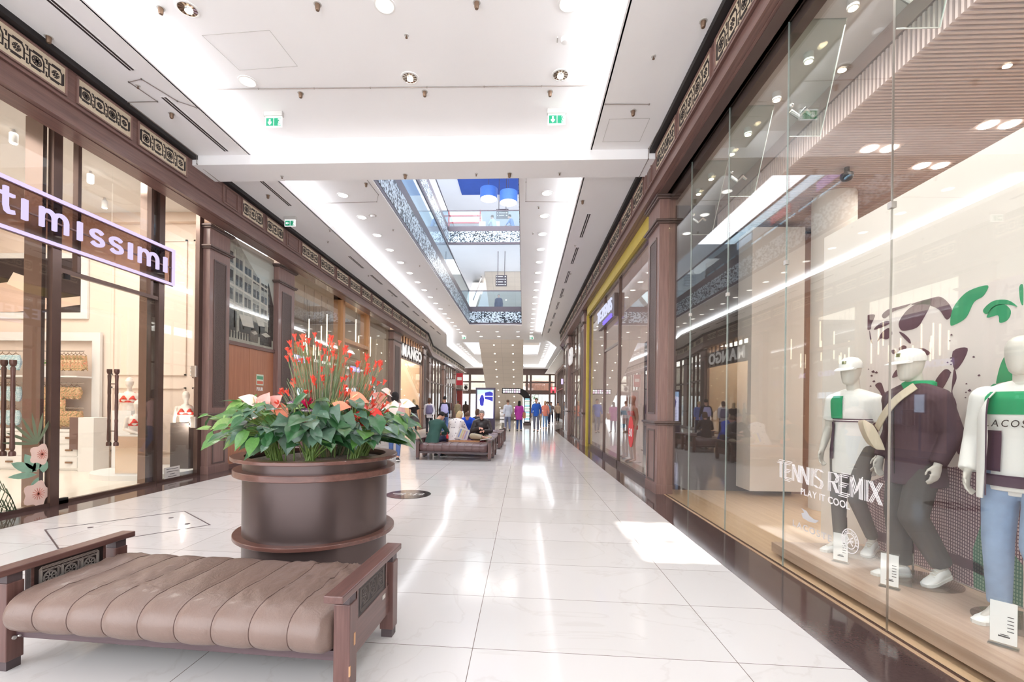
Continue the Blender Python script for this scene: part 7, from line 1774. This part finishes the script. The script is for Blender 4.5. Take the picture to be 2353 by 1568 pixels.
bush('anthurium with long pale green leaves reaching far over the left rim', soil(-.34, .05), (-RT * .50), 26, [LG[1], LG[2], LG[1]], .19, .9, [(575, 938, -.05, FW, .13, (-.6, .3, .35), .9), (594, 942, -.05, FP, .12, (.3, .3, .7), .5), (612, 944, .0, FP, .13, (.4, .2, .5), .6), (628, 952, .0, FPE, .13, (.5, .3, -.5), .9), (570, 968, -.2, FPE, .11, (-.9, .3, -.1), .9), (586, 944, -.1, FW, .08, (.2, .8, .1), .6)])
bush('anthurium with mixed leaves at the left front of the planter', soil(-.30, -.26), (-RT * .25 - VW * .28), 20, [LG[1], LG[0], LG[3]], .22, 1.0)
bush('anthurium with very large dark leaves at the middle front of the planter', soil(-.06, -.32), (-VW * .28), 20, [LG[0], LG[3], LG[0]], .27, 1.2, [(760, 948, -.3, FPE, .13, (.7, .3, .15), .9)], hero=[(655, 985, -.42, LG[3], .27, -.1, 1), (690, 978, -.40, LG[0], .24, .12, 1), (738, 958, -.42, LG[3], .26, -.15, 1), (712, 985, -.38, LG[0], .2, .3, .9), (775, 975, -.42, LG[0], .24, .1, 1), (745, 1010, -.45, LG[1], .16, .1, 1), (800, 1000, -.42, LG[3], .18, .2, 1), (846, 1002, -.36, LG[1], .18, .15, 1), (620, 985, -.34, LG[1], .20, -.4, .9)])
bush('anthurium with deep green hanging leaves at the right front of the planter', soil(.26, -.26), (RT * .25 - VW * .28), 22, [LG[0], LG[3], LG[1]], .23, 1.0, [(785, 984, -.35, FPE, .15, (.8, .3, -.15), .9), (800, 925, -.2, FPE, .15, (.85, .2, -.1), .9)])
bush('anthurium with red flowers and leaves spilling over the right rim', soil(.36, -.02), (RT * .44), 24, [LG[0], LG[1], LG[3]], .20, .9, [(838, 952, -.3, FR, .10, (-.3, .6, .3), .7), (848, 960, -.3, FR, .11, (.8, .4, -.1), .8), (826, 968, -.32, FR, .10, (-.7, .5, .1), .8), (832, 984, -.34, FR, .10, (.3, .7, -.3), .7), (820, 982, -.34, FR, .09, (-.6, .6, -.2), .7)])
bush('anthurium with white and pink flowers rising at the right back', soil(.30, .28), (RT * .34 + VW * .2), 20, [LG[1], LG[2], LG[0]], .19, 1.1, [(876, 930, .1, FP, .14, (-.5, .3, .4), .7), (868, 938, .05, FP, .14, (-.8, .3, -.2), .9), (895, 940, .05, FW, .15, (.2, .7, -.4), .7), (892, 912, .05, FW, .10, (-.5, .4, .3), .8), (930, 938, .05, FW, .13, (.9, .2, .0), .9)], zr=(1.12, 1.5))
bush('anthurium filling the back left of the planter', soil(-.26, .30), (-RT * .26 + VW * .25), 18, [LG[1], LG[0]], .20, 1.2, zr=(1.15, 1.5))
bush('leafy anthurium in the middle of the planter around the red tipped grass', soil(.02, .02), (RT * .2 - VW * .15), 26, [LG[0], LG[1], LG[2]], .21, 3.1, zr=(1.2, 1.48))
# red tipped grass
TIP = mat('grass_tip_red', (240, 84, 66), .5, noise=(20, .12)); TIPO = mat('grass_tip_orange', (236, 120, 92), .5, noise=(20, .12)); GSS = mat('grass_blade', (124, 142, 104), .5, noise=(20, .2)); GSD = mat('grass_dry', (178, 156, 128), .6, noise=(20, .2))
def grass(label, base, cx, half, ytop, n, pull=0):
    t = thing('red_tipped_grass', label, 'plant', tuple(base)); s1 = MB(); tips = []
    for i in range(n):
        u = R.uniform(-1, 1); px = cx + u * half + pull; py = ytop + (u * u) * 40 + R.uniform(0, 1) ** 1.3 * 140
        b = R.uniform(-.2, .2); tip = pat(px, py, b); bs = Vector(base) + RT * (u * .10 + R.uniform(-.04, .04)) + VW * R.uniform(-.08, .08)
        mid = bs.lerp(tip, .5) + RT * (-u * .03) + Vector((0, 0, .05))
        s1.cur = 0 if R.random() < .75 else 1
        s1.tube([bs, mid, tip], [.0042, .0036, .0026], 4)
        if i % 2 == 0: tips.append((tip, (tip - mid).normalized()))
    s1.build('blades', [GSS, GSD], t, world=True, kind='stuff')
    for k, (c, d) in enumerate(tips[:90]):
        mb = MB(); a = d.orthogonal().normalized(); b2 = d.cross(a); L = R.uniform(.03, .052)
        for j in range(5):
            an = 2 * pi * j / 5 + R.random(); o = (a * math.cos(an) + b2 * math.sin(an))
            mb.add([c - d * .01, c + d * L * .55 + o * .010 + a * .006, c + d * L + o * .021, c + d * L * .6 + o * .012 - a * .006], [(0, 1, 2, 3)])
        mb.tube([c - d * .015, c + d * .03], [.006, .010], 6)
        mb.build('flower_tip', TIP if k % 4 else TIPO, t, world=True)
grass('tall clump of artificial grass with red flower tips in the middle of the planter', soil(0, .05), 710, 82, 780, 150)
grass('lower clump of red tipped grass to the right in the planter', soil(.22, .12), 838, 50, 826, 90, 0)
# bromeliad, purple flower heads, yellow spiky flower
MAG = mat('bromeliad_magenta', (222, 24, 92), .35, noise=(9, .08)); PUR = mat('purple_florets', (128, 98, 122), .6, noise=(60, .4)); YF = mat('pale_yellow_petals', (214, 206, 130), .5, noise=(9, .1)); DRD = mat('maroon_blades', (86, 26, 34), .4, noise=(9, .1))
def spiky(label, px, py, b, m, n, L, wdt, cat='flower', down=False, tilt=.5):
    c = pat(px, py, b); t = thing('bromeliad' if m is MAG else 'spiky_flower', label, cat, tuple(c)); mb = MB()
    for i in range(n):
        a = 2 * pi * i / n * 1.6; o = Vector((math.cos(a), math.sin(a), 0)); l = L * R.uniform(.7, 1.1); tl = R.uniform(.15, 1) * tilt
        d = (o * tl + Vector((0, 0, 1))).normalized(); s = o.cross(Vector((0, 0, 1))) * wdt
        mb.add([c - s * .6, c + d * l * .5 - s, c + d * l, c + d * l * .5 + s, c + s * .6], [(0, 1, 2, 3, 4)])
    mb.build('bracts', m, t, world=True); bb = c.copy(); bb.z = .99; MB().tube([bb, c], .007, 6).build('stem', STM, t, world=True); return t
spiky('magenta bromeliad star in front of the tall grass clump', 692, 950, -.15, MAG, 14, .13, .014, tilt=1.1)
spiky('pale yellow spiky flower in the middle of the planter', 758, 948, -.1, YF, 22, .09, .010, tilt=1.6)
spiky('dark maroon upright blades between the peach flowers', 800, 975, -.05, DRD, 16, .17, .012, cat='plant', tilt=.5)
for (px, py, l) in ((692, 957, 'under the magenta bromeliad'), (664, 940, 'to the left of the magenta bromeliad'), (645, 978, 'above the big drooping leaves')):
    c = pat(px, py, -.28); t = thing('purple_flower_head', 'flat purple and white floret head ' + l, 'flower', tuple(c)); mb = MB()
    for i in range(70):
        r = .055 * math.sqrt(i / 70); a = i * 2.4; z = .02 * (1 - (r / .055) ** 2); mb.ball((r * math.cos(a), r * math.sin(a), z), .0065, 3)
    mb.build('florets', PUR, t, kind='stuff'); MB().lathe([(.02, -.01), (.055, 0), (.05, .006)], (0, 0, 0), 14).build('calyx', FW, t); bb = -c + Vector((c.x, c.y, .99)); MB().tube([(0, 0, .99 - c.z), (0, 0, 0)], .006, 6).build('stem', STM, t)
# ---- loose things on the far benches
COLA = mat('cola_red', (214, 40, 44), .3, noise=(9, .05)); COLD = mat('cola_dark', (52, 24, 22), .15, noise=(9, .05))
t = thing('drink_bottle', 'small dark cola bottle with a red label standing on the brown bench', 'bottle', (-2.05, 12.28, .44))
MB().lathe([(.028, 0), (.032, .01), (.03, .05), (.033, .09), (.033, .14), (.014, .20), (.013, .225)], (0, 0, 0), 16).build('bottle', COLD, t, smooth=True); MB().lathe([(.0335, .085), (.0335, .15), (.024, .175), (.015, .2)], (0, 0, 0), 16).build('label', COLA, t, smooth=True); MB().lathe([(.015, .222), (.015, .245)], (0, 0, 0), 12).build('cap', COLA, t)
t = thing('wooden_tray', 'flat pale wooden tray lying across the brown bench beside the bottle', 'tray', (-1.6, 12.35, .44)); MB().box(-.42, .42, -.09, .09, 0, .018).build('board', OAK, t, bevel=.003); MB().box(-.42, .42, -.09, -.08, .018, .03).box(-.42, .42, .08, .09, .018, .03).build('rim', OAK, t)
t = thing('shopping_bag', 'white shopping bag with rainbow stripes leaning on the red bench', 'bag', (-1.78, 13.0, .44)); t.rotation_euler = (0, .35, .2)
MB().prism([(-.17, 0), (.17, 0), (.15, .34), (-.15, .34)], 'y', -.05, .05).build('sack', WCL, t)
q = MB()
for k, cc in enumerate(range(4)): q.cur = k; q.box(-.12 + k * .06, -.08 + k * .06, -.053, -.05, .05, .30)
q.build('stripes', [mat('str_blue', (170, 190, 236), .6, noise=(5, .05)), mat('str_yel', (244, 236, 180), .6, noise=(5, .05)), mat('str_org', (246, 206, 186), .6, noise=(5, .05)), mat('str_vio', (206, 190, 228), .6, noise=(5, .05))], t)
t = thing('handbag', 'small navy handbag beside the man in the black leather jacket', 'bag', (-1.42, 12.95, .44)); MB().ball((0, 0, .10), .13, 10, (1, .6, .8)).build('body', mat('navy_bag', (36, 42, 74), .5, noise=(6, .1)), t, smooth=True); MB().tube([(-.08, 0, .17), (-.05, 0, .27), (.05, 0, .27), (.08, 0, .17)], .008, 6).build('handle', BLACK, t)
# ================================================================== PEOPLE
def cloth(n, c, a=.06): return mat('wear_' + n, c, .85, noise=(6, a))
HB = cloth('hair_black', (36, 30, 30), .2); HBR = cloth('hair_brown', (92, 66, 50), .2); HBL = cloth('hair_blond', (206, 180, 138), .2); HG = cloth('hair_grey', (150, 142, 136), .2)
BLK = cloth('black', (38, 34, 40), .15); NAVY = cloth('navy', (44, 50, 84), .1); JEAN = cloth('jeans', (84, 108, 158), .15); KHA = cloth('khaki', (176, 164, 142), .1); SHB = mat('shoe_black', (40, 38, 40), .4, noise=(9, .1)); SHT = mat('shoe_tan', (150, 116, 90), .5, noise=(9, .1))
LEA = mat('black_leather_jacket', (44, 36, 38), .3, noise=(5, .15), bump=(9, .5))
def dots():
    m = mat('wear_polka', (238, 230, 228), .85); nt = m.node_tree; b = nt.nodes['Principled BSDF']; tc = nt.nodes.new('ShaderNodeTexCoord')
    v = nt.nodes.new('ShaderNodeTexVoronoi'); v.inputs['Scale'].default_value = 13; v.inputs['Randomness'].default_value = .35; nt.links.new(tc.outputs['Object'], v.inputs['Vector'])
    cr = nt.nodes.new('ShaderNodeValToRGB'); cr.color_ramp.interpolation = 'CONSTANT'; cr.color_ramp.elements[0].color = lin((70, 60, 80)); cr.color_ramp.elements[1].color = lin((238, 230, 228)); cr.color_ramp.elements[1].position = .20
    nt.links.new(v.outputs['Distance'], cr.inputs[0]); nt.links.new(cr.outputs[0], b.inputs['Base Color']); return m
def stripes(n, c1, c2):
    m = mat('wear_' + n, c1, .85); nt = m.node_tree; b = nt.nodes['Principled BSDF']; tc = nt.nodes.new('ShaderNodeTexCoord'); w = nt.nodes.new('ShaderNodeTexWave'); w.bands_direction = 'Z'; w.inputs['Scale'].default_value = 3.2
    nt.links.new(tc.outputs['Object'], w.inputs['Vector']); cr = nt.nodes.new('ShaderNodeValToRGB'); cr.color_ramp.interpolation = 'CONSTANT'; cr.color_ramp.elements[0].color = lin(c1); cr.color_ramp.elements[1].color = lin(c2); cr.color_ramp.elements[1].position = .6
    nt.links.new(w.outputs['Fac'], cr.inputs[0]); nt.links.new(cr.outputs[0], b.inputs['Base Color']); return m
def who(label, x, y, rz, J, z=0, h=1.0, **k):
    t = thing('person', label, 'person', (x, y, z), rz); t.scale = (h, h, h)
    k.setdefault('voxel', .015); person(t, J, **k); return t
# seated group
J = seated(.43, .24, .43, .40, .10, 'knees'); J['face'] = Vector((.25, 1, -.75)); J['head'] = Vector((.04, .47, 1.12))
who('person in a dark green sweater hunched forward on the brown bench, seen from behind', -2.42, 12.12, -.25, J, top=cloth('green', (48, 84, 76)), trousers=NAVY, shoes=(SHB, SOLE), hair=HB, voxel=.012, build=1.12, hem=.04)
J = seated(.43, .26, .45, .40, .10, 'lap'); J['face'] = Vector((.3, 1, -.5)); J['head'] = Vector((.04, .44, 1.13))
who('blond person in a white dotted blouse on the red bench, seen from behind', -2.02, 13.15, -.2, J, top=dots(), trousers=BLK, shoes=SHB, hair=HBL, hairstyle='bob', voxel=.012, build=1.15, hem=.02)
J = seated(.43, .30, .46, .42, .16, 'knees'); J['face'] = Vector((.05, 1, -.7)); J['head'] = Vector((0, .52, 1.08))
who('person in a bright blue jacket leaning forward over folded hands on the rear bench', -1.80, 15.1, pi, J, jacket=cloth('bright_blue', (34, 84, 214)), top=cloth('dark_tee', (66, 50, 56)), trousers=NAVY, shoes=SHB, hair=HBR, voxel=.012, build=1.05)
J = seated(.43, .10, .45, .46, .20, 'lap'); J['face'] = Vector((-.05, 1, -.12)); J['haL'] = Vector((-.07, .34, .72)); J['haR'] = Vector((.05, .30, .80)); J['knR'] = Vector((.24, .42, .58)); J['anR'] = Vector((-.05, .50, .56)); J['toeR'] = Vector((-.19, .55, .55))
p = who('person in a black leather jacket and khaki trousers sitting cross legged on the red bench', -1.18, 12.98, pi + .05, J, skin=mat('skin_pink', (226, 172, 152), .5, noise=(8, .05)), jacket=LEA, top=cloth('dark_tee', (66, 50, 56)), trousers=KHA, shoes=(SHT, SOLE), hair=HG, voxel=.010, build=1.12, wide=1.2)
MB().box(-.05, .03, .36, .44, .745, .755).build('phone', BLK, p)
J = seated(.43, .12, .43, .40, .10, 'lap')
who('person with dark hair in black sitting with their back turned behind the leather jacket', -1.62, 16.1, .1, J, top=BLK, trousers=NAVY, shoes=SHB, hair=HBR, hairstyle='bob')
# walkers
def bagpack(t, m, lab='backpack'): mb = MB(); loft(mb, [((0, -.17, .98), (1, 0, 0), (0, 1, 0), .13, .07), ((0, -.20, 1.05), (1, 0, 0), (0, 1, 0), .17, .11), ((0, -.20, 1.25), (1, 0, 0), (0, 1, 0), .17, .10), ((0, -.16, 1.40), (1, 0, 0), (0, 1, 0), .12, .06)], 16); mb.build(lab, m, t, smooth=True)
p = who('person in a pale pink top and blue jeans walking past right behind the planter flowers', -3.25, 11.4, .2, walking(.24, .18, 1), top=cloth('pale_pink', (238, 190, 186)), trousers=JEAN, shoes=(SHB, SOLE), hair=HB, hairstyle='bob', build=1.05)
who('person in a black top and dark grey full skirt in front of the mango window', -5.5, 22.7, .3, walking(.1, .1), top=cloth('jet', (34, 26, 28)), sleeves='short', skirt=cloth('smoke', (96, 88, 88)), trousers=BLK, shoes=SHB, hair=HBL, hairstyle='tail', h=.97)
p = who('person in a white shirt carrying a grey shoulder bag near the mango front', -4.45, 21.4, .2, walking(.2, .15, -1), top=cloth('white', (232, 226, 230)), trousers=BLK, shoes=SHB, hair=HBR, hairstyle='bob'); bagpack(p, cloth('bag_grey', (116, 108, 140)), 'shoulder_bag')
p = who('person with a pale lilac backpack and blue jeans beside the one in the white shirt', -3.75, 21.6, .1, walking(.16, .12), top=BLK, trousers=JEAN, shoes=SHB, hair=HB, h=1.05); bagpack(p, cloth('lilac', (190, 186, 232)))
who('person with light hair in a blue shirt between the bag carriers', -4.1, 23.4, .15, walking(.16, .12, -1), top=cloth('mid_blue', (100, 120, 190)), trousers=NAVY, shoes=SHB, hair=HBL)
who('person in a pale grey shirt and grey trousers left of the magenta coat', -.85, 25.1, .15, walking(.12, .12), top=cloth('pale_grey', (206, 210, 222)), trousers=cloth('grey_jeans', (120, 124, 150)), shoes=SHB, hair=HBR, build=1.08)
p = who('person in a magenta coat and blue jeans standing before the arched guide', -.22, 25.3, -.1, walking(.08, .06, -1), jacket=cloth('magenta', (176, 56, 150)), top=BLK, trousers=cloth('deep_jeans', (50, 74, 130)), shoes=SHB, hair=HB, hairstyle='long', coat_len=.12, h=.97); MB().box(.22, .36, -.14, .12, .75, 1.1).build('tan_bag', cloth('tan', (180, 120, 86)), p)
who('person in a royal blue shirt and grey trousers walking towards the camera', .72, 25.0, pi - .1, walking(.14, .12), top=cloth('royal', (44, 96, 190)), jacket=None, trousers=cloth('slate', (110, 112, 130)), shoes=SHB, hair=HBR, h=1.06)
who('person in a coral top and light jeans behind the royal blue shirt', 1.35, 28.2, pi, walking(.18, .14, -1), top=cloth('coral', (238, 146, 126)), trousers=cloth('light_jeans', (130, 166, 214)), shoes=SHT, hair=HBL, hairstyle='long')
who('person in a pale sleeveless top just left of the coral one', 1.0, 29.0, pi + .1, walking(.1, .1), top=cloth('ivory', (232, 220, 204)), sleeves='none', trousers=KHA, shoes=SHT, hair=HBR, hairstyle='bob', h=.95)
who('person in a brown and white striped jumper near the far dark fronts', 2.2, 36, pi, walking(.1, .08), top=stripes('stripes', (92, 64, 70), (206, 192, 184)), trousers=NAVY, shoes=SHB, hair=HBR)
who('person in a pale blue shirt in front of the striped jumper, farther in', 1.75, 33, pi - .2, walking(.1, .08), top=cloth('sky', (160, 194, 226)), trousers=NAVY, shoes=SHB, hair=HBR)
who('person in a beige top and black trousers near the last shop window', 2.9, 38.5, pi + .2, walking(.1, .08, -1), top=cloth('beige', (196, 170, 150)), trousers=BLK, shoes=SHB, hair=HB, hairstyle='long')
who('person in an olive coat by the far left shops', -5.2, 36, .1, walking(.1, .08), jacket=cloth('olive', (168, 156, 128)), top=BLK, trousers=cloth('olive_trousers', (150, 140, 116)), shoes=SHB, hair=HBR)
who('person in a dark brown coat beside the olive coat', -4.7, 37, .1, walking(.14, .1, -1), jacket=cloth('dark_brown', (76, 56, 48)), top=BLK, trousers=BLK, shoes=SHB, hair=HB, hairstyle='long')
who('person in a dark jacket over a pink top alone on the first gallery', -1.7, 29.9, pi, posture(), z=7.0, jacket=cloth('ink', (58, 56, 84)), top=cloth('rose', (230, 150, 160)), trousers=NAVY, shoes=SHB, hair=HG)
for x, c, l, rz in ((-1.85, (206, 214, 214), 'pale grey', .8), (-.75, (96, 132, 196), 'blue', 1.2), (.15, (200, 50, 60), 'red', -.8)):
    who('person in a %s top seated at the cafe on the second gallery' % l, x, 27.3, rz, seated(.44, .12, .43, .4, .1, 'lap'), z=11.62, top=cloth('cafe_' + l.replace(' ', '_'), c), trousers=NAVY, shoes=SHB, hair=HBR if c[0] > 100 else HB, voxel=.02)
# busts in the near shop window
REDL_ = mat('red_lace', (226, 66, 54), .6, noise=(40, .3)); BUST = mat('bust_white', (250, 238, 228), .4, noise=(3, .02))
def bust(label, loc, rz, s=1.0, lean=False):
    t = thing('lingerie_bust', label, 'bust', loc, rz); t.scale = (s, s, s)
    mb = MB(); X, Y = (1, 0, 0), (0, 1, 0)
    loft(mb, [((0, 0, 0), X, Y, .12, .09), ((0, 0, .10), X, Y, .125, .09), ((0, .01, .22), X, Y, .155, .11), ((0, .0, .30), X, Y, .15, .10), ((0, -.01, .36), X, Y, .11, .075), ((0, -.01, .39), X, Y, .055, .05)])
    for sx in (-.07, .07): limb(mb, (sx, .06, .22), (sx, .10, .22), .05, .045)
    limb(mb, (0, -.01, .36), (0, .01, .50), .045, .042); loft(mb, [((0, .03, .46), X, Y, .035, .045), ((0, .02, .52), X, Y, .065, .085), ((0, .01, .59), X, Y, .073, .095), ((0, 0, .65), X, Y, .05, .065), ((0, 0, .672), X, Y, .01, .015)])
    for sx in (-1, 1):
        limb(mb, (.155 * sx, -.01, .31), (.20 * sx, .0, .10), .045, .035)
        if lean: limb(mb, (.20 * sx, 0, .10), (.02 * sx, .16, .02), .035, .024)
        else: limb(mb, (.20 * sx, 0, .10), (.20 * sx, .02, .0), .035, .032)
    blend(mb, 'body', BUST, t, .01, 3)
    for sx in (-1, 1):
        q = MB(); loft(q, [((.072 * sx, .062, .20), X, (0, .9, .2), .066, .050), ((.072 * sx, .10, .215), X, (0, .9, .2), .066, .056), ((.07 * sx, .11, .25), X, Y, .045, .042), ((.075 * sx, .085, .30), X, Y, .014, .014)], 16); q.build('bra_cup', REDL_, t, smooth=True)
    q = MB(); loft(q, [((0, .005, .165), X, Y, .150, .112), ((0, .005, .20), X, Y, .158, .118)], 28); q.build('bra_band', REDL_, t, smooth=True); MB().tube([(-.075, .08, .29), (-.09, .02, .365), (-.08, -.06, .33)], .007, 6).build('bra_strap', REDL_, t); MB().tube([(.075, .08, .29), (.09, .02, .365), (.08, -.06, .33)], .007, 6).build('bra_strap', REDL_, t)
bust('white bust in a red lace bra standing tall on the white pedestal', (-7.92, 8.8, 1.25), -pi + .5)
bust('white bust in a red lace bra leaning low on folded arms on the mirrored pedestal', (-7.17, 8.15, .83), -pi + .9, .95, True)
bust('white bust in a red lace bra seen past the door post on the dark pedestal', (-6.82, 8.9, 1.02), -pi + .6, .95)
for k in range(3):
    t = thing('window_mannequin', 'pale mannequin in light clothes in the mango window', 'mannequin', (-6.95, 23.9 + k * .7, 0), pi / 2 * -1 + .2, group='pale mannequins in the mango window')
    person(t, posture(), skin=BUST, face=False, dummy=True, voxel=.02, top=cloth('sand', (232, 214, 190)), trousers=cloth('oat', (214, 196, 170)))
